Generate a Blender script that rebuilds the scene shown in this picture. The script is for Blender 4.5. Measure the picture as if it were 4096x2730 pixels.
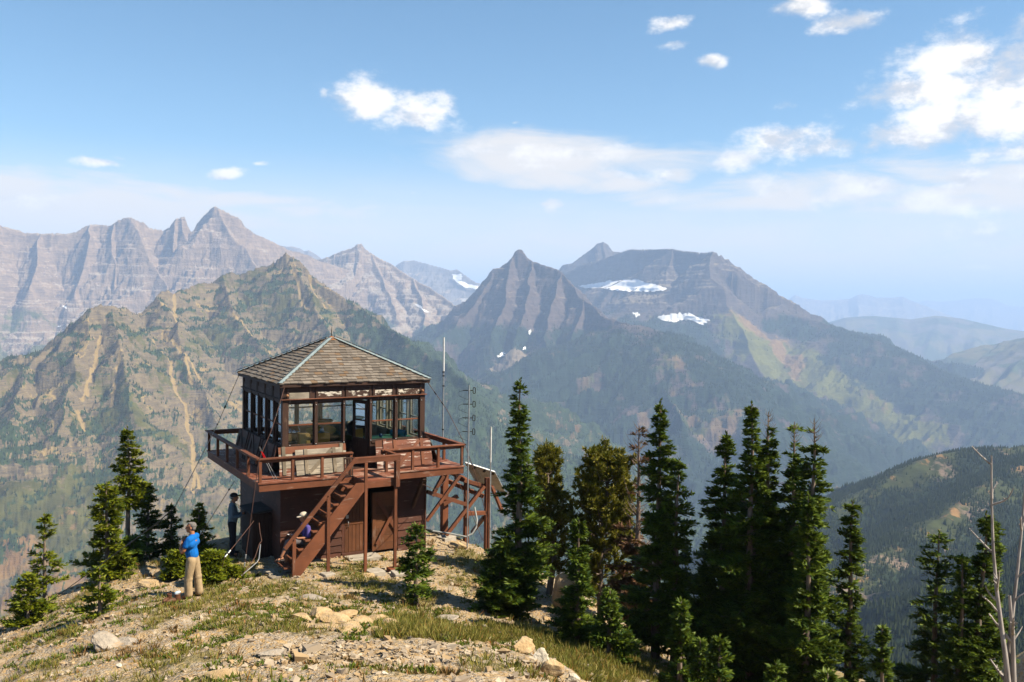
import bpy, bmesh, math, random
import numpy as np
from mathutils import Vector, Matrix
for o in list(bpy.data.objects):
    bpy.data.objects.remove(o, do_unlink=True)
scene = bpy.context.scene
COL = scene.collection
R = math.radians
# ------------------------------------------------------------------ camera
# solved from the lookout's corners: x along its front, y away from its front, z=0 at its doorstep
CAM = np.array([-9.4516, -26.7457, 7.2695])
YAW, PITCH, ROLL, FPX = 0.53383, -0.03943, 0.014135, 3673.4
PW, PH = 4096.0, 2730.0
FW = np.array([math.sin(YAW)*math.cos(PITCH), math.cos(YAW)*math.cos(PITCH), math.sin(PITCH)])
_r = np.cross(FW, [0, 0, 1]); _r /= np.linalg.norm(_r); _u = np.cross(_r, FW)
RT = _r*math.cos(ROLL)+_u*math.sin(ROLL)
UP = _u*math.cos(ROLL)-_r*math.sin(ROLL)
cd = bpy.data.cameras.new('camera'); cam = bpy.data.objects.new('camera', cd); COL.objects.link(cam)
cd.lens = 32.286; cd.sensor_width = 36.0; cd.sensor_fit = 'HORIZONTAL'
cd.clip_start = 0.2; cd.clip_end = 120000.0
M = Matrix.Identity(4)
for i in range(3):
    M[i][0] = RT[i]; M[i][1] = UP[i]; M[i][2] = -FW[i]; M[i][3] = CAM[i]
cam.matrix_world = M
scene.camera = cam

def ray(u, v):
    return FW+RT*(u-PW/2)/FPX-UP*(v-PH/2)/FPX
def at(u, v, D):
    """point seen at photo pixel (u,v) at horizontal distance D from the camera"""
    d = ray(u, v); return CAM+d*(D/math.hypot(d[0], d[1]))
def onz(u, v, z):
    d = ray(u, v); return CAM+d*((z-CAM[2])/d[2])
def ony(u, v, y):
    d = ray(u, v); return CAM+d*((y-CAM[1])/d[1])
def onx(u, v, x):
    d = ray(u, v); return CAM+d*((x-CAM[0])/d[0])
def proj(P):
    w = np.asarray(P)-CAM; z = w@FW
    return PW/2+FPX*(w@RT)/z, PH/2-FPX*(w@UP)/z

# ------------------------------------------------------------------ light
SUN_EL = R(46.0)
SUN_H = np.array([0.73, -0.683]); SUN_H /= np.linalg.norm(SUN_H)
SUN_DIR = np.array([SUN_H[0]*math.cos(SUN_EL), SUN_H[1]*math.cos(SUN_EL), math.sin(SUN_EL)])
sd = bpy.data.lights.new('sun', 'SUN'); sd.energy = 5.0; sd.angle = R(0.53); sd.color = (1.0, 0.875, 0.68)
sun = bpy.data.objects.new('sun', sd); COL.objects.link(sun)
sun.rotation_euler = Vector(-SUN_DIR).to_track_quat('-Z', 'Y').to_euler()
sun.location = (0, 0, 60)
scene.view_settings.view_transform = 'Standard'
scene.view_settings.look = 'None'
scene.view_settings.exposure = 1.35
ALB = 0.66
scene.view_settings.gamma = 1.0
scene.cycles.use_denoising = True
try:
    scene.cycles.denoiser = 'OPENIMAGEDENOISE'
except Exception:
    pass
scene.cycles.max_bounces = 8
scene.cycles.diffuse_bounces = 1
scene.cycles.transparent_max_bounces = 24
scene.cycles.volume_bounces = 1
scene.cycles.caustics_reflective = False
scene.cycles.caustics_refractive = False
scene.cycles.use_adaptive_sampling = False
# ------------------------------------------------------------------ node helper
class NT:
    def __init__(s, tree):
        s.t = tree
    def n(s, typ, **kw):
        nd = s.t.nodes.new(typ)
        for k, v in kw.items():
            setattr(nd, k, v)
        return nd
    def link(s, a, b):
        s.t.links.new(a, b)
    def put(s, sock, v):
        if hasattr(v, 'is_output') or isinstance(v, bpy.types.NodeSocket):
            s.t.links.new(v, sock)
        elif isinstance(v, (tuple, list)) and len(v) == 3 and sock.type == 'RGBA':
            sock.default_value = (*v, 1)
        else:
            sock.default_value = v
    def m(s, op, a, b=0.0, c=None, clamp=False):
        nd = s.n('ShaderNodeMath', operation=op); nd.use_clamp = clamp
        s.put(nd.inputs[0], a); s.put(nd.inputs[1], b)
        if c is not None: s.put(nd.inputs[2], c)
        return nd.outputs[0]
    def mix(s, f, a, b, mode='MIX'):
        nd = s.n('ShaderNodeMix', data_type='RGBA', blend_type=mode)
        s.put(nd.inputs[0], f); s.put(nd.inputs[6], a); s.put(nd.inputs[7], b)
        return nd.outputs[2]
    def ss(s, x, lo, hi, a=0.0, b=1.0):
        nd = s.n('ShaderNodeMapRange', interpolation_type='SMOOTHSTEP')
        s.put(nd.inputs[0], x); s.put(nd.inputs[1], lo); s.put(nd.inputs[2], hi); s.put(nd.inputs[3], a); s.put(nd.inputs[4], b)
        return nd.outputs[0]
    def noise(s, vec, scale, detail=4.0, rough=0.55, dist=0.0, out=0):
        nd = s.n('ShaderNodeTexNoise')
        if vec is not None: s.link(vec, nd.inputs['Vector'])
        nd.inputs['Scale'].default_value = scale; nd.inputs['Detail'].default_value = detail
        nd.inputs['Roughness'].default_value = rough; nd.inputs['Distortion'].default_value = dist
        return nd.outputs[out]
    def scale(s, vec, sc, loc=(0, 0, 0)):
        nd = s.n('ShaderNodeMapping'); s.link(vec, nd.inputs[0])
        nd.inputs['Scale'].default_value = sc; nd.inputs['Location'].default_value = loc
        return nd.outputs[0]
    def comb(s, x, y, z=0.0):
        nd = s.n('ShaderNodeCombineXYZ'); s.put(nd.inputs[0], x); s.put(nd.inputs[1], y); s.put(nd.inputs[2], z)
        return nd.outputs[0]
    def bump(s, h, strength=0.5, dist=0.1, normal=None):
        nd = s.n('ShaderNodeBump'); s.link(h, nd.inputs['Height'])
        nd.inputs['Strength'].default_value = strength; nd.inputs['Distance'].default_value = dist
        if normal is not None: s.link(normal, nd.inputs['Normal'])
        return nd.outputs[0]

# ------------------------------------------------------------------ sky with clouds
world = bpy.data.worlds.new('World'); scene.world = world; world.use_nodes = True
W_ = NT(world.node_tree); world.node_tree.nodes.clear()
sky = W_.n('ShaderNodeTexSky', sky_type='NISHITA')
sky.sun_disc = False; sky.sun_elevation = SUN_EL
sky.sun_rotation = math.atan2(SUN_H[0], SUN_H[1])
sky.altitude = 1900.0; sky.air_density = 1.0; sky.dust_density = 0.7; sky.ozone_density = 2.0
tc = W_.n('ShaderNodeTexCoord')
sep = W_.n('ShaderNodeSeparateXYZ'); W_.link(tc.outputs['Generated'], sep.inputs[0])
# azimuth (clockwise from the lookout's y axis) and elevation of a direction, in radians
az = W_.m('ARCTAN2', sep.outputs[0], sep.outputs[1])
el = W_.m('ARCSINE', sep.outputs[2])
def azel(u, v):
    d = ray(u, v); return math.atan2(d[0], d[1]), math.asin(d[2]/np.linalg.norm(d))
cv = W_.comb(az, W_.m('MULTIPLY', el, 1.6), 0.0)
wob = W_.noise(cv, 9.0, 5.0, 0.6, out=1)
wsep = W_.n('ShaderNodeSeparateXYZ'); W_.link(wob, wsep.inputs[0])
azw = W_.m('ADD', az, W_.m('MULTIPLY', W_.m('SUBTRACT', wsep.outputs[0], 0.5), 0.05))
elw = W_.m('ADD', el, W_.m('MULTIPLY', W_.m('SUBTRACT', wsep.outputs[1], 0.5), 0.03))
def blob(u, v, wu, wv, amp=1.0, warp=True):
    a0, e0 = azel(u, v)
    da = W_.m('MULTIPLY', W_.m('SUBTRACT', azw if warp else az, a0), FPX/wu)
    de = W_.m('MULTIPLY', W_.m('SUBTRACT', elw if warp else el, e0), FPX/wv)
    r2 = W_.m('ADD', W_.m('MULTIPLY', da, da), W_.m('MULTIPLY', de, de))
    g = W_.m('POWER', 2.718, W_.m('MULTIPLY', r2, -0.7))
    return W_.m('MULTIPLY', g, amp) if amp != 1.0 else g
def many(lst):
    acc = None
    for b in lst:
        g = blob(*b)
        acc = g if acc is None else W_.m('MAXIMUM', acc, g)
    return acc
# heaped clouds: centre, half size (photo pixels) and density
CUM = [(1500, 405, 165, 78), (1650, 440, 180, 82), (1690, 495, 95, 36, .8), (1400, 428, 60, 28, .7), (2685, 108, 75, 36), (2700, 195, 65, 18, .7), (2835, 258, 62, 24, .9),
       (3200, 20, 105, 42), (3400, 85, 125, 45), (3830, 230, 170, 110), (3680, 370, 230, 65), (4050, 350, 200, 130), (3830, 330, 170, 65),
       (3950, 455, 290, 110), (3760, 500, 200, 70), (4140, 250, 160, 110), (4090, 110, 110, 70, .9), (3620, 540, 180, 60), (3200, 575, 185, 75), (3120, 560, 80, 60),
       (3140, 420, 55, 20, .8), (3880, 90, 150, 40, .6), (400, 645, 85, 18, .85), (480, 625, 45, 12, .7), (905, 690, 72, 22, .9),
       (1055, 657, 40, 14, .7), (100, 800, 120, 50, .75), (1290, 362, 22, 24, .6), (3880, 1070, 80, 18, .75), (4000, 930, 170, 70, .7), (1640, 770, 16, 8, .6), (2080, 505, 20, 8, .7), (3890, 700, 110, 42, .75),
       (2950, 645, 120, 55, .66), (3080, 770, 160, 60, .64), (3300, 800, 140, 50, .6), (3480, 735, 180, 60, .68), (3700, 800, 160, 60, .64), (3930, 830, 150, 55, .62), (4060, 740, 130, 70, .72), (2650, 690, 90, 40, .66),
       (1900, 590, 170, 38, .6), (2110, 610, 220, 52, .68), (2360, 595, 190, 42, .64), (2430, 690, 130, 34, .58), (2620, 800, 150, 36, .55), (2215, 830, 50, 46, .6), (3560, 640, 120, 40, .6), (4000, 620, 180, 40, .7)]
# thin veil cloud
CIR = [(2150, 620, 380, 85, 1.0), (2700, 640, 420, 60, .6), (1890, 590, 160, 32, .8), (2330, 600, 270, 50, .8), (2440, 690, 120, 34, .7), (2700, 690, 90, 40, .8),
       (2600, 790, 220, 60, .75), (3060, 770, 260, 80, .8), (3480, 770, 260, 80, .8), (3800, 780, 250, 90, .85), (4080, 760, 220, 120, .9),
       (2215, 830, 60, 55, .65), (2960, 640, 130, 50, .8), (350, 880, 700, 140, 1.1), (0, 800, 480, 110, 1.0), (1000, 800, 420, 35, .75), (1500, 880, 240, 26, .6),
       (500, 760, 500, 60, .8), (1250, 850, 350, 60, .7), (2250, 700, 260, 60, .8), (2500, 740, 260, 60, .8), (3300, 740, 350, 70, .6), (3760, 690, 260, 80, .7), (2850, 800, 350, 70, .75)]
fbm = W_.noise(cv, 15.0, 12.0, 0.66)
fbs = W_.noise(W_.scale(cv, (0.55, 1.6, 1.0), (3.1, 1.7, 0)), 12.0, 8.0, 0.62, 0.6)
# the same sort of scattered cloud carries on outside the picture
gen = W_.noise(W_.scale(cv, (1.0, 1.5, 1.0), (7.3, 2.2, 0)), 3.0, 7.0, 0.58)
gen = W_.m('MULTIPLY', W_.ss(gen, 0.56, 0.74), 0.7)
a_c, e_c = azel(PW/2, PH/2)
inframe = W_.ss(W_.m('ABSOLUTE', W_.m('SUBTRACT', az, a_c)), 0.50, 0.75, 0.0, 1.0)
gen = W_.m('MULTIPLY', gen, W_.m('MAXIMUM', inframe, W_.ss(el, 0.36, 0.55)))
cum = W_.m('MAXIMUM', many(CUM), gen)
cden = W_.ss(W_.m('ADD', W_.m('MULTIPLY', cum, 0.95), W_.m('MULTIPLY', W_.m('SUBTRACT', fbm, 0.5), 2.1)), 0.34, 0.98)
cden = W_.m('MULTIPLY', cden, W_.ss(cum, 0.03, 0.38))
cir = many(CIR)
sden = W_.m('MULTIPLY', W_.ss(W_.m('ADD', W_.m('MULTIPLY', cir, 1.05), W_.m('MULTIPLY', W_.m('SUBTRACT', fbs, 0.5), 1.6)), 0.12, 0.95), 0.92)
sden = W_.m('MULTIPLY', sden, W_.ss(cir, 0.02, 0.45))
horz = W_.m('MULTIPLY', W_.ss(el, 0.17, 0.05), W_.m('ADD', 0.5, W_.m('MULTIPLY', fbs, 0.75)), clamp=True)
sden = W_.m('MAXIMUM', sden, W_.m('MULTIPLY', horz, 0.92))
# shaded undersides: density sampled a little higher means cloud above
cv2 = W_.comb(az, W_.m('MULTIPLY', W_.m('ADD', el, 0.012), 1.6), 0.0)
fb2 = W_.noise(cv2, 16.0, 6.0, 0.6)
relief = W_.m('SUBTRACT', fbm, fb2)
CLOUD = W_.mix(W_.ss(relief, -0.12, 0.10), (5.4, 5.4, 5.5), (8.8, 8.4, 7.9))
hsn = W_.n('ShaderNodeHueSaturation'); W_.link(sky.outputs[0], hsn.inputs['Color']); hsn.inputs['Saturation'].default_value = 1.12; hsn.inputs['Hue'].default_value = 0.487; hsn.inputs['Value'].default_value = 1.16
c1 = W_.mix(sden, hsn.outputs[0], (7.4, 6.8, 6.1))
c2 = W_.mix(cden, c1, CLOUD)
bg = W_.n('ShaderNodeBackground'); W_.link(c2, bg.inputs[0]); bg.inputs[1].default_value = 0.056
wo = W_.n('ShaderNodeOutputWorld'); W_.link(bg.outputs[0], wo.inputs[0])
try:
    world.cycles.sampling_method = 'MANUAL'; world.cycles.sample_map_resolution = 512
except Exception:
    pass
# ------------------------------------------------------------------ object helpers
def tag(o, label=None, cat=None, group=None, kind=None):
    if label: o['label'] = label
    if cat: o['category'] = cat
    if group: o['group'] = group
    if kind: o['kind'] = kind
    return o
def mesh_np(name, V, F, mat, parent=None, smooth=True, attrs=None, kind=None, mids=None):
    """V (n,3), F (m,3 or 4) -> one linked mesh object"""
    me = bpy.data.meshes.new(name)
    V = np.ascontiguousarray(V, dtype=np.float32); F = np.ascontiguousarray(F, dtype=np.int32)
    k = F.shape[1]
    me.vertices.add(len(V)); me.vertices.foreach_set('co', V.ravel())
    me.loops.add(F.size); me.loops.foreach_set('vertex_index', F.ravel())
    me.polygons.add(len(F)); me.polygons.foreach_set('loop_start', np.arange(0, F.size, k, dtype=np.int32))
    try:
        me.polygons.foreach_set('loop_total', np.full(len(F), k, dtype=np.int32))
    except Exception:
        pass
    me.polygons.foreach_set('use_smooth', np.full(len(F), smooth))
    for m in (mat if isinstance(mat, (list, tuple)) else [mat]):
        me.materials.append(m)
    if mids is not None:
        me.polygons.foreach_set('material_index', np.asarray(mids, dtype=np.int32))
    for an, av in (attrs or {}).items():
        a = me.attributes.new(an, 'FLOAT', 'POINT'); a.data.foreach_set('value', np.ascontiguousarray(av, dtype=np.float32).ravel())
    me.update(calc_edges=True)
    o = bpy.data.objects.new(name, me); COL.objects.link(o)
    if parent is not None: o.parent = parent
    if kind: o['kind'] = kind
    return o
def grid_faces(nu, nv):
    i = np.arange(nu*nv).reshape(nu, nv)
    return np.stack([i[:-1, :-1], i[1:, :-1], i[1:, 1:], i[:-1, 1:]], -1).reshape(-1, 4)

# ------------------------------------------------------------------ noise
_rs = np.random.RandomState(7)
_perm = np.concatenate([_rs.permutation(256)]*3)
_ga = _rs.rand(256)*2*np.pi; _gx = np.cos(_ga); _gy = np.sin(_ga)
def perlin(x, y):
    xi = np.floor(x).astype(np.int64); yi = np.floor(y).astype(np.int64)
    xf = x-xi; yf = y-yi; xi &= 255; yi &= 255
    u = xf*xf*xf*(xf*(xf*6-15)+10); v = yf*yf*yf*(yf*(yf*6-15)+10)
    def g(a, b, dx, dy):
        h = _perm[_perm[xi+a]+yi+b]; return _gx[h]*dx+_gy[h]*dy
    n0 = g(0, 0, xf, yf)*(1-u)+g(1, 0, xf-1, yf)*u
    n1 = g(0, 1, xf, yf-1)*(1-u)+g(1, 1, xf-1, yf-1)*u
    return (n0*(1-v)+n1*v)*1.5
def fbm2(x, y, oct=5, gain=0.5, lac=2.03):
    s = 0; a = 1; t = 0
    for i in range(oct):
        s = s+a*perlin(x+17.3*i, y-9.1*i); t += a; a *= gain; x = x*lac; y = y*lac
    return s/t
def ridged(x, y, oct=5, gain=0.55, lac=2.03):
    s = 0; a = 1; t = 0
    for i in range(oct):
        s = s+a*(1-2*np.abs(perlin(x+11.7*i, y+5.3*i))); t += a; a *= gain; x = x*lac; y = y*lac
    return s/t
def sstep(x, a, b):
    t = np.clip((x-a)/(b-a), 0, 1); return t*t*(3-2*t)

# ------------------------------------------------------------------ mountains: heights from measured crest lines
def crest(*pts):
    """crest line from (pixel u, pixel v, distance in m)"""
    return np.array([at(*p) for p in pts])
class Hill:
    def __init__(s, lines, prof, warp=(120., 14.), rib=(90., 0.35), rough=(60., 6.0), seed=0.0, strata=0.0, sa=0.08, cr=0.3):
        s.cr = cr
        s.sa = sa
        s.lines = lines; s.prof = prof; s.warp = warp; s.rib = rib; s.rough = rough; s.seed = seed; s.strata = strata
    def __call__(s, x, y):
        sh = x.shape; x = x.ravel(); y = y.ravel(); sd_ = s.seed
        lam, amp = s.warp
        wx = x+amp*fbm2(x/lam+sd_, y/lam, 4); wy = y+amp*fbm2(x/lam+40+sd_, y/lam+9, 4)
        H = np.full(x.shape, -1e9); Dm = np.zeros_like(x); T = np.zeros_like(x)
        for li, ln in enumerate(s.lines):
            pr = s.prof
            if isinstance(ln, tuple): ln, pr = ln
            pd, pz = pr
            acc = 0.0; best = np.full(x.shape, 1e18); bz = np.zeros_like(x); bt = np.zeros_like(x); bs = np.zeros_like(x)
            for a, b in zip(ln[:-1], ln[1:]):
                d = b[:2]-a[:2]; L2 = max(d@d, 1e-6); L = math.sqrt(L2)
                t = np.clip(((wx-a[0])*d[0]+(wy-a[1])*d[1])/L2, 0, 1)
                dx = wx-(a[0]+d[0]*t); dy = wy-(a[1]+d[1]*t); q = dx*dx+dy*dy
                m = q < best
                best[m] = q[m]; bz[m] = (a[2]+(b[2]-a[2])*t)[m]; bt[m] = (acc+L*t)[m]
                acc += L
            d = np.sqrt(best)
            side = bt/s.rib[0]+li*13.7+sd_
            g = ridged(side, d/(s.rib[0]*7), 3)
            de = d*(1-s.rib[1]*g*sstep(d, 4, 60))
            h = bz-np.interp(de, pd, pz)
            m = h > H
            H[m] = h[m]; Dm[m] = d[m]; T[m] = bt[m]
        rl, ra = s.rough
        damp = sstep(Dm, 0, 90)*(1-s.cr)+s.cr
        H = H+ra*damp*(ridged(x/rl+sd_, y/rl, 6, 0.6)-0.42)
        if s.strata:
            pz_ = s.strata; ph = H/pz_+0.25*fbm2(x/300+sd_, y/300, 2)
            H = H+pz_*s.sa*1.6*(perlin(ph*1.3, x/900+sd_)+0.7*perlin(ph*3.1+7, y/700)+0.5*perlin(ph*6.7, x/500))*sstep(Dm, 2, 40)
        return H.reshape(sh), Dm.reshape(sh)
def polar(u0, u1, nu, r0, r1, nr, power=1.0):
    a0 = math.atan2(ray(u0, 1300)[0], ray(u0, 1300)[1]); a1 = math.atan2(ray(u1, 1300)[0], ray(u1, 1300)[1])
    A = np.linspace(a0, a1, nu)[:, None]; r = (r0+(r1-r0)*np.linspace(0, 1, nr)**power)[None, :]
    return CAM[0]+np.sin(A)*r, CAM[1]+np.cos(A)*r
def slope_nz(X, Y, Z):
    P = np.stack([X, Y, Z], -1)
    a = np.gradient(P, axis=0); b = np.gradient(P, axis=1)
    n = np.cross(a, b); n /= np.linalg.norm(n, axis=-1, keepdims=True)+1e-12
    return np.abs(n[..., 2]), n
def hit(hill, u, v, r0, r1, n=600):
    """where the line of sight through (u,v) meets the hill: the distance comes from the hill itself"""
    d = ray(u, v); d = d/math.hypot(d[0], d[1]); r = np.linspace(r0, r1, n)
    x = CAM[0]+d[0]*r; y = CAM[1]+d[1]*r; z = CAM[2]+d[2]*r
    h, _ = hill(x, y); k = np.argmax(h >= z)
    if h[k] < z[k]: k = n-1
    return np.array([x[k], y[k], max(h[k], z[k])])
def hit_many(hill, us, vs, r0, r1, n=260):
    out = np.zeros((len(us), len(vs))); r = np.linspace(r0, r1, n)
    for i, u in enumerate(us):
        d = np.array([ray(u, v) for v in vs]); d /= np.hypot(d[:, 0], d[:, 1])[:, None]
        X = CAM[0]+d[:, 0:1]*r; Y = CAM[1]+d[:, 1:2]*r; Z = CAM[2]+d[:, 2:3]*r
        h, _ = hill(X, Y); ok = h >= Z; k = np.where(ok.any(1), ok.argmax(1), n-1); out[i] = r[k]
    return out
def dist_lines(X, Y, lines):
    D = np.full(X.shape, 1e9)
    for ln in lines:
        for a, b in zip(ln[:-1], ln[1:]):
            d = b[:2]-a[:2]; L2 = max(d@d, 1e-6)
            t = np.clip(((X-a[0])*d[0]+(Y-a[1])*d[1])/L2, 0, 1)
            D = np.minimum(D, np.hypot(X-a[0]-d[0]*t, Y-a[1]-d[1]*t))
    return D

# ------------------------------------------------------------------ land material: rock, scree, meadow, forest floor by stored masks
def land_mat(name, rockA, rockB, scree=(0.40, 0.33, 0.25), green=(0.045, 0.062, 0.028), meadow=(0.13, 0.14, 0.05), rust=(0.25, 0.14, 0.075), band=0.02, bump=6.0, fine=0.03):
    m = bpy.data.materials.new(name); m.use_nodes = True; t = NT(m.node_tree); m.node_tree.nodes.clear()
    geo = t.n('ShaderNodeNewGeometry'); pos = geo.outputs['Position']
    n1 = t.noise(pos, fine*0.25, 6, 0.6); n2 = t.noise(pos, fine, 5, 0.65)
    st = t.noise(t.scale(pos, (0.2, 0.2, 2.2)), band*1.6, 8, 0.75, 0.8)
    rock = t.mix(t.ss(st, 0.36, 0.64), rockA, rockB)
    rock = t.mix(t.ss(n2, 0.45, 0.75), rock, tuple(c*1.25 for c in rockB))
    def at_(n): 
        a = t.n('ShaderNodeAttribute'); a.attribute_name = n; return a.outputs['Fac']
    def msk(a, k=0.8, lo=0.42, hi=0.58):
        return t.ss(t.m('ADD', a, t.m('MULTIPLY', t.m('SUBTRACT', n2, 0.5), k)), lo, hi)
    c = t.mix(msk(at_('scree'), 1.1), rock, t.mix(n1, tuple(x*0.8 for x in scree), tuple(x*1.15 for x in scree)))
    c = t.mix(msk(at_('meadow')), c, t.mix(t.ss(n1, 0.4, 0.62), meadow, tuple(x*0.62 for x in meadow)))
    c = t.mix(msk(at_('rust')), c, t.mix(t.ss(n2, 0.4, 0.65), rust, (rust[0]*1.25, rust[1]*1.35, rust[2]*1.3)))
    c = t.mix(msk(at_('forest')), c, t.mix(t.ss(n2, 0.4, 0.7), green, tuple(x*1.7 for x in green)))
    b = t.n('ShaderNodeBsdfPrincipled'); t.link(c, b.inputs['Base Color']); b.inputs['Roughness'].default_value = 0.95
    b.inputs['Specular IOR Level'].default_value = 0.1
    h = t.m('ADD', t.m('MULTIPLY', st, 0.7), n2)
    t.link(t.bump(h, 0.8, bump), b.inputs['Normal'])
    o = t.n('ShaderNodeOutputMaterial'); t.link(b.outputs[0], o.inputs[0])
    return m
LAND = {}
def build_land(name, hill, grid, mat, masks, key=None):
    X, Y = grid; Z, D = hill(X, Y)
    nz, nrm = slope_nz(X, Y, Z)
    at_ = masks(X, Y, Z, nz, D)
    for k in ('scree', 'meadow', 'rust', 'forest'):
        at_.setdefault(k, np.zeros_like(Z))
    V = np.stack([X, Y, Z], -1).reshape(-1, 3)
    o = mesh_np(name, V, grid_faces(*X.shape), mat, attrs=at_, kind='structure')
    LAND[key or name] = (X, Y, Z, at_, nz)
    return o
def G(lam, x, y, s=0.0, oct=4):
    return fbm2(x/lam+s, y/lam-s, oct)

# --- left range, 6 km away: banded grey cliffs over scree
K = 6000.
lA = crest(*[(u, v, d) for u, v, d in [(-300, 880, 6300), (0, 899, 6250), (77, 923, 6250), (214, 936, 6230), (280, 929, 6220), (369, 896, 6200), (428, 902, 6180), (452, 891, 6150), (494, 872, 6120),
      (530, 869, 6100), (571, 887, 6120), (601, 911, 6150), (661, 922, 6170), (684, 908, 6120), (703, 872, 6100), (720, 866, 6100), (738, 868, 6100), (748, 905, 6130), (764, 934, 6180), (776, 930, 6150),
      (803, 875, 6070), (836, 838, 6020), (854, 824, 6000), (881, 835, 6000), (916, 851, 6010), (958, 878, 6030), (976, 908, 6040), (1023, 935, 6080), (1065, 953, 6120), (1113, 979, 6180),
      (1148, 997, 6230), (1226, 1017, 6350), (1300, 1050, 6500), (1420, 1090, 6700)]])
sA = [crest((369, 896, 6200), (362, 960, 6080), (340, 1060, 5980), (300, 1180, 5850)),
      crest((530, 872, 6100), (548, 930, 6000), (578, 1000, 5900), (630, 1090, 5790), (668, 1150, 5700)),
      crest((452, 891, 6150), (440, 980, 6020), (455, 1060, 5930), (450, 1150, 5830)),
      crest((725, 868, 6100), (742, 930, 6010), (762, 990, 5930), (795, 1075, 5830), (825, 1150, 5720)),
      crest((703, 872, 6100), (700, 980, 5960), (705, 1060, 5880), (700, 1140, 5800)),
      crest((870, 830, 6000), (905, 890, 5920), (952, 962, 5830), (1000, 1040, 5740), (1050, 1078, 5690), (1120, 1150, 5550)),
      crest((803, 880, 6070), (812, 980, 5960), (830, 1060, 5880), (850, 1140, 5800)),
      crest((165, 930, 6240), (150, 1030, 6050), (120, 1150, 5880)),
      crest((0, 899, 6250), (-10, 1000, 6100), (-40, 1150, 5900))]
pA = (np.array([0, 30, 120, 220, 420, 800, 5000]), np.array([0, 100, 380, 520, 650, 860, 3500]))
pAs = (np.array([0, 40, 130, 300, 700, 5000]), np.array([0, 85, 255, 450, 700, 3400]))
hA = Hill([(lA, pA)]+[(s_, pAs) for s_ in sA], pA, warp=(200, 36), rib=(260, 0.42), rough=(240, 44), seed=3.1, strata=46., sa=0.17)
mA = land_mat('banded_rock', (0.165, 0.125, 0.098), (0.315, 0.235, 0.168), scree=(0.40, 0.335, 0.265), band=0.022, bump=10)
def mkA(X, Y, Z, nz, D):
    low = sstep(-Z, -60, 120)
    return dict(scree=sstep(nz, 0.60, 0.78)*0.9, forest=low*sstep(nz, 0.6, 0.8)*(0.45+0.8*G(260, X, Y, 2)), meadow=low*(0.40+0.7*G(300, X, Y, 7)))
build_land('mountain', hA, polar(-330, 1420, 760, 4700, 6700, 330), mA, mkA, 'A')

# --- castle ridge behind and right of it
lA2 = crest((1060, 1100, 7300), (1130, 1080, 7200), (1220, 1050, 7100), (1289, 1034, 7000), (1349, 1013, 6950), (1396, 995, 6920), (1420, 984, 6900), (1428, 975, 6900), (1444, 973, 6900), (1454, 990, 6900), (1491, 1013, 6880), (1539, 1043, 6820),
            (1587, 1072, 6750), (1652, 1114, 6650), (1718, 1150, 6500), (1759, 1180, 6400), (1801, 1209, 6300), (1854, 1251, 6100), (1930, 1300, 5900))
sA2 = [crest((1340, 1015, 6950), (1330, 1090, 6750), (1380, 1180, 6450), (1420, 1260, 6150)), crest((1491, 1013, 6880), (1520, 1100, 6650), (1560, 1180, 6400), (1600, 1290, 6000)),
       crest((1652, 1114, 6650), (1690, 1200, 6300), (1700, 1280, 6000), (1700, 1340, 5800))]
pA2 = (np.array([0, 25, 70, 120, 400, 5000]), np.array([0, 35, 60, 130, 290, 2700]))
hA2 = Hill([(lA2, pA2)]+[(s_, pA2) for s_ in sA2], pA2, warp=(200, 30), rib=(150, 0.32), rough=(180, 26), seed=8.4, strata=52., sa=0.15)
def mkA2(X, Y, Z, nz, D):
    low = sstep(-Z, 0, 160)
    return dict(scree=sstep(nz, 0.62, 0.8)*0.8, forest=low*(0.45+0.7*G(240, X, Y, 12)), meadow=low*(0.42+0.6*G(200, X, Y, 5)))
build_land('mountain', hA2, polar(1050, 1960, 420, 5000, 7500, 260), mA, mkA2, 'A2')

# --- far blue summits between
pF = (np.array([0, 60, 200, 6000]), np.array([0, 80, 190, 3600]))
mF = land_mat('far_rock', (0.15, 0.14, 0.14), (0.22, 0.20, 0.19), band=0.014, bump=12, fine=0.012)
def mkF(X, Y, Z, nz, D):
    return dict(scree=sstep(nz, 0.7, 0.85)*0.5)
lA3 = crest((1540, 1110, 10300), (1587, 1060, 10200), (1616, 1042, 10200), (1652, 1042, 10200), (1735, 1061, 10100), (1813, 1083, 10000), (1831, 1078, 10000), (1854, 1096, 9900), (1908, 1132, 9800), (1953, 1137, 9800), (2010, 1150, 9800), (2120, 1170, 9800))
hA3 = Hill([lA3], pF, warp=(250, 25), rib=(160, .3), rough=(200, 26), seed=1.7, strata=70.)
build_land('mountain', hA3, polar(1530, 2130, 260, 8600, 10600, 110), mF, mkF, 'A3')
lA4 = crest((1050, 1010, 9600), (1113, 985, 9500), (1160, 982, 9500), (1195, 990, 9500), (1215, 1003, 9500), (1232, 998, 9500), (1262, 1016, 9500), (1300, 1045, 9500), (1380, 1090, 9500))
hA4 = Hill([lA4], pF, warp=(250, 25), rib=(160, .3), rough=(200, 24), seed=2.9)
build_land('mountain', hA4, polar(1040, 1390, 150, 8700, 9900, 60), mF, mkF, 'A4')

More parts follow.
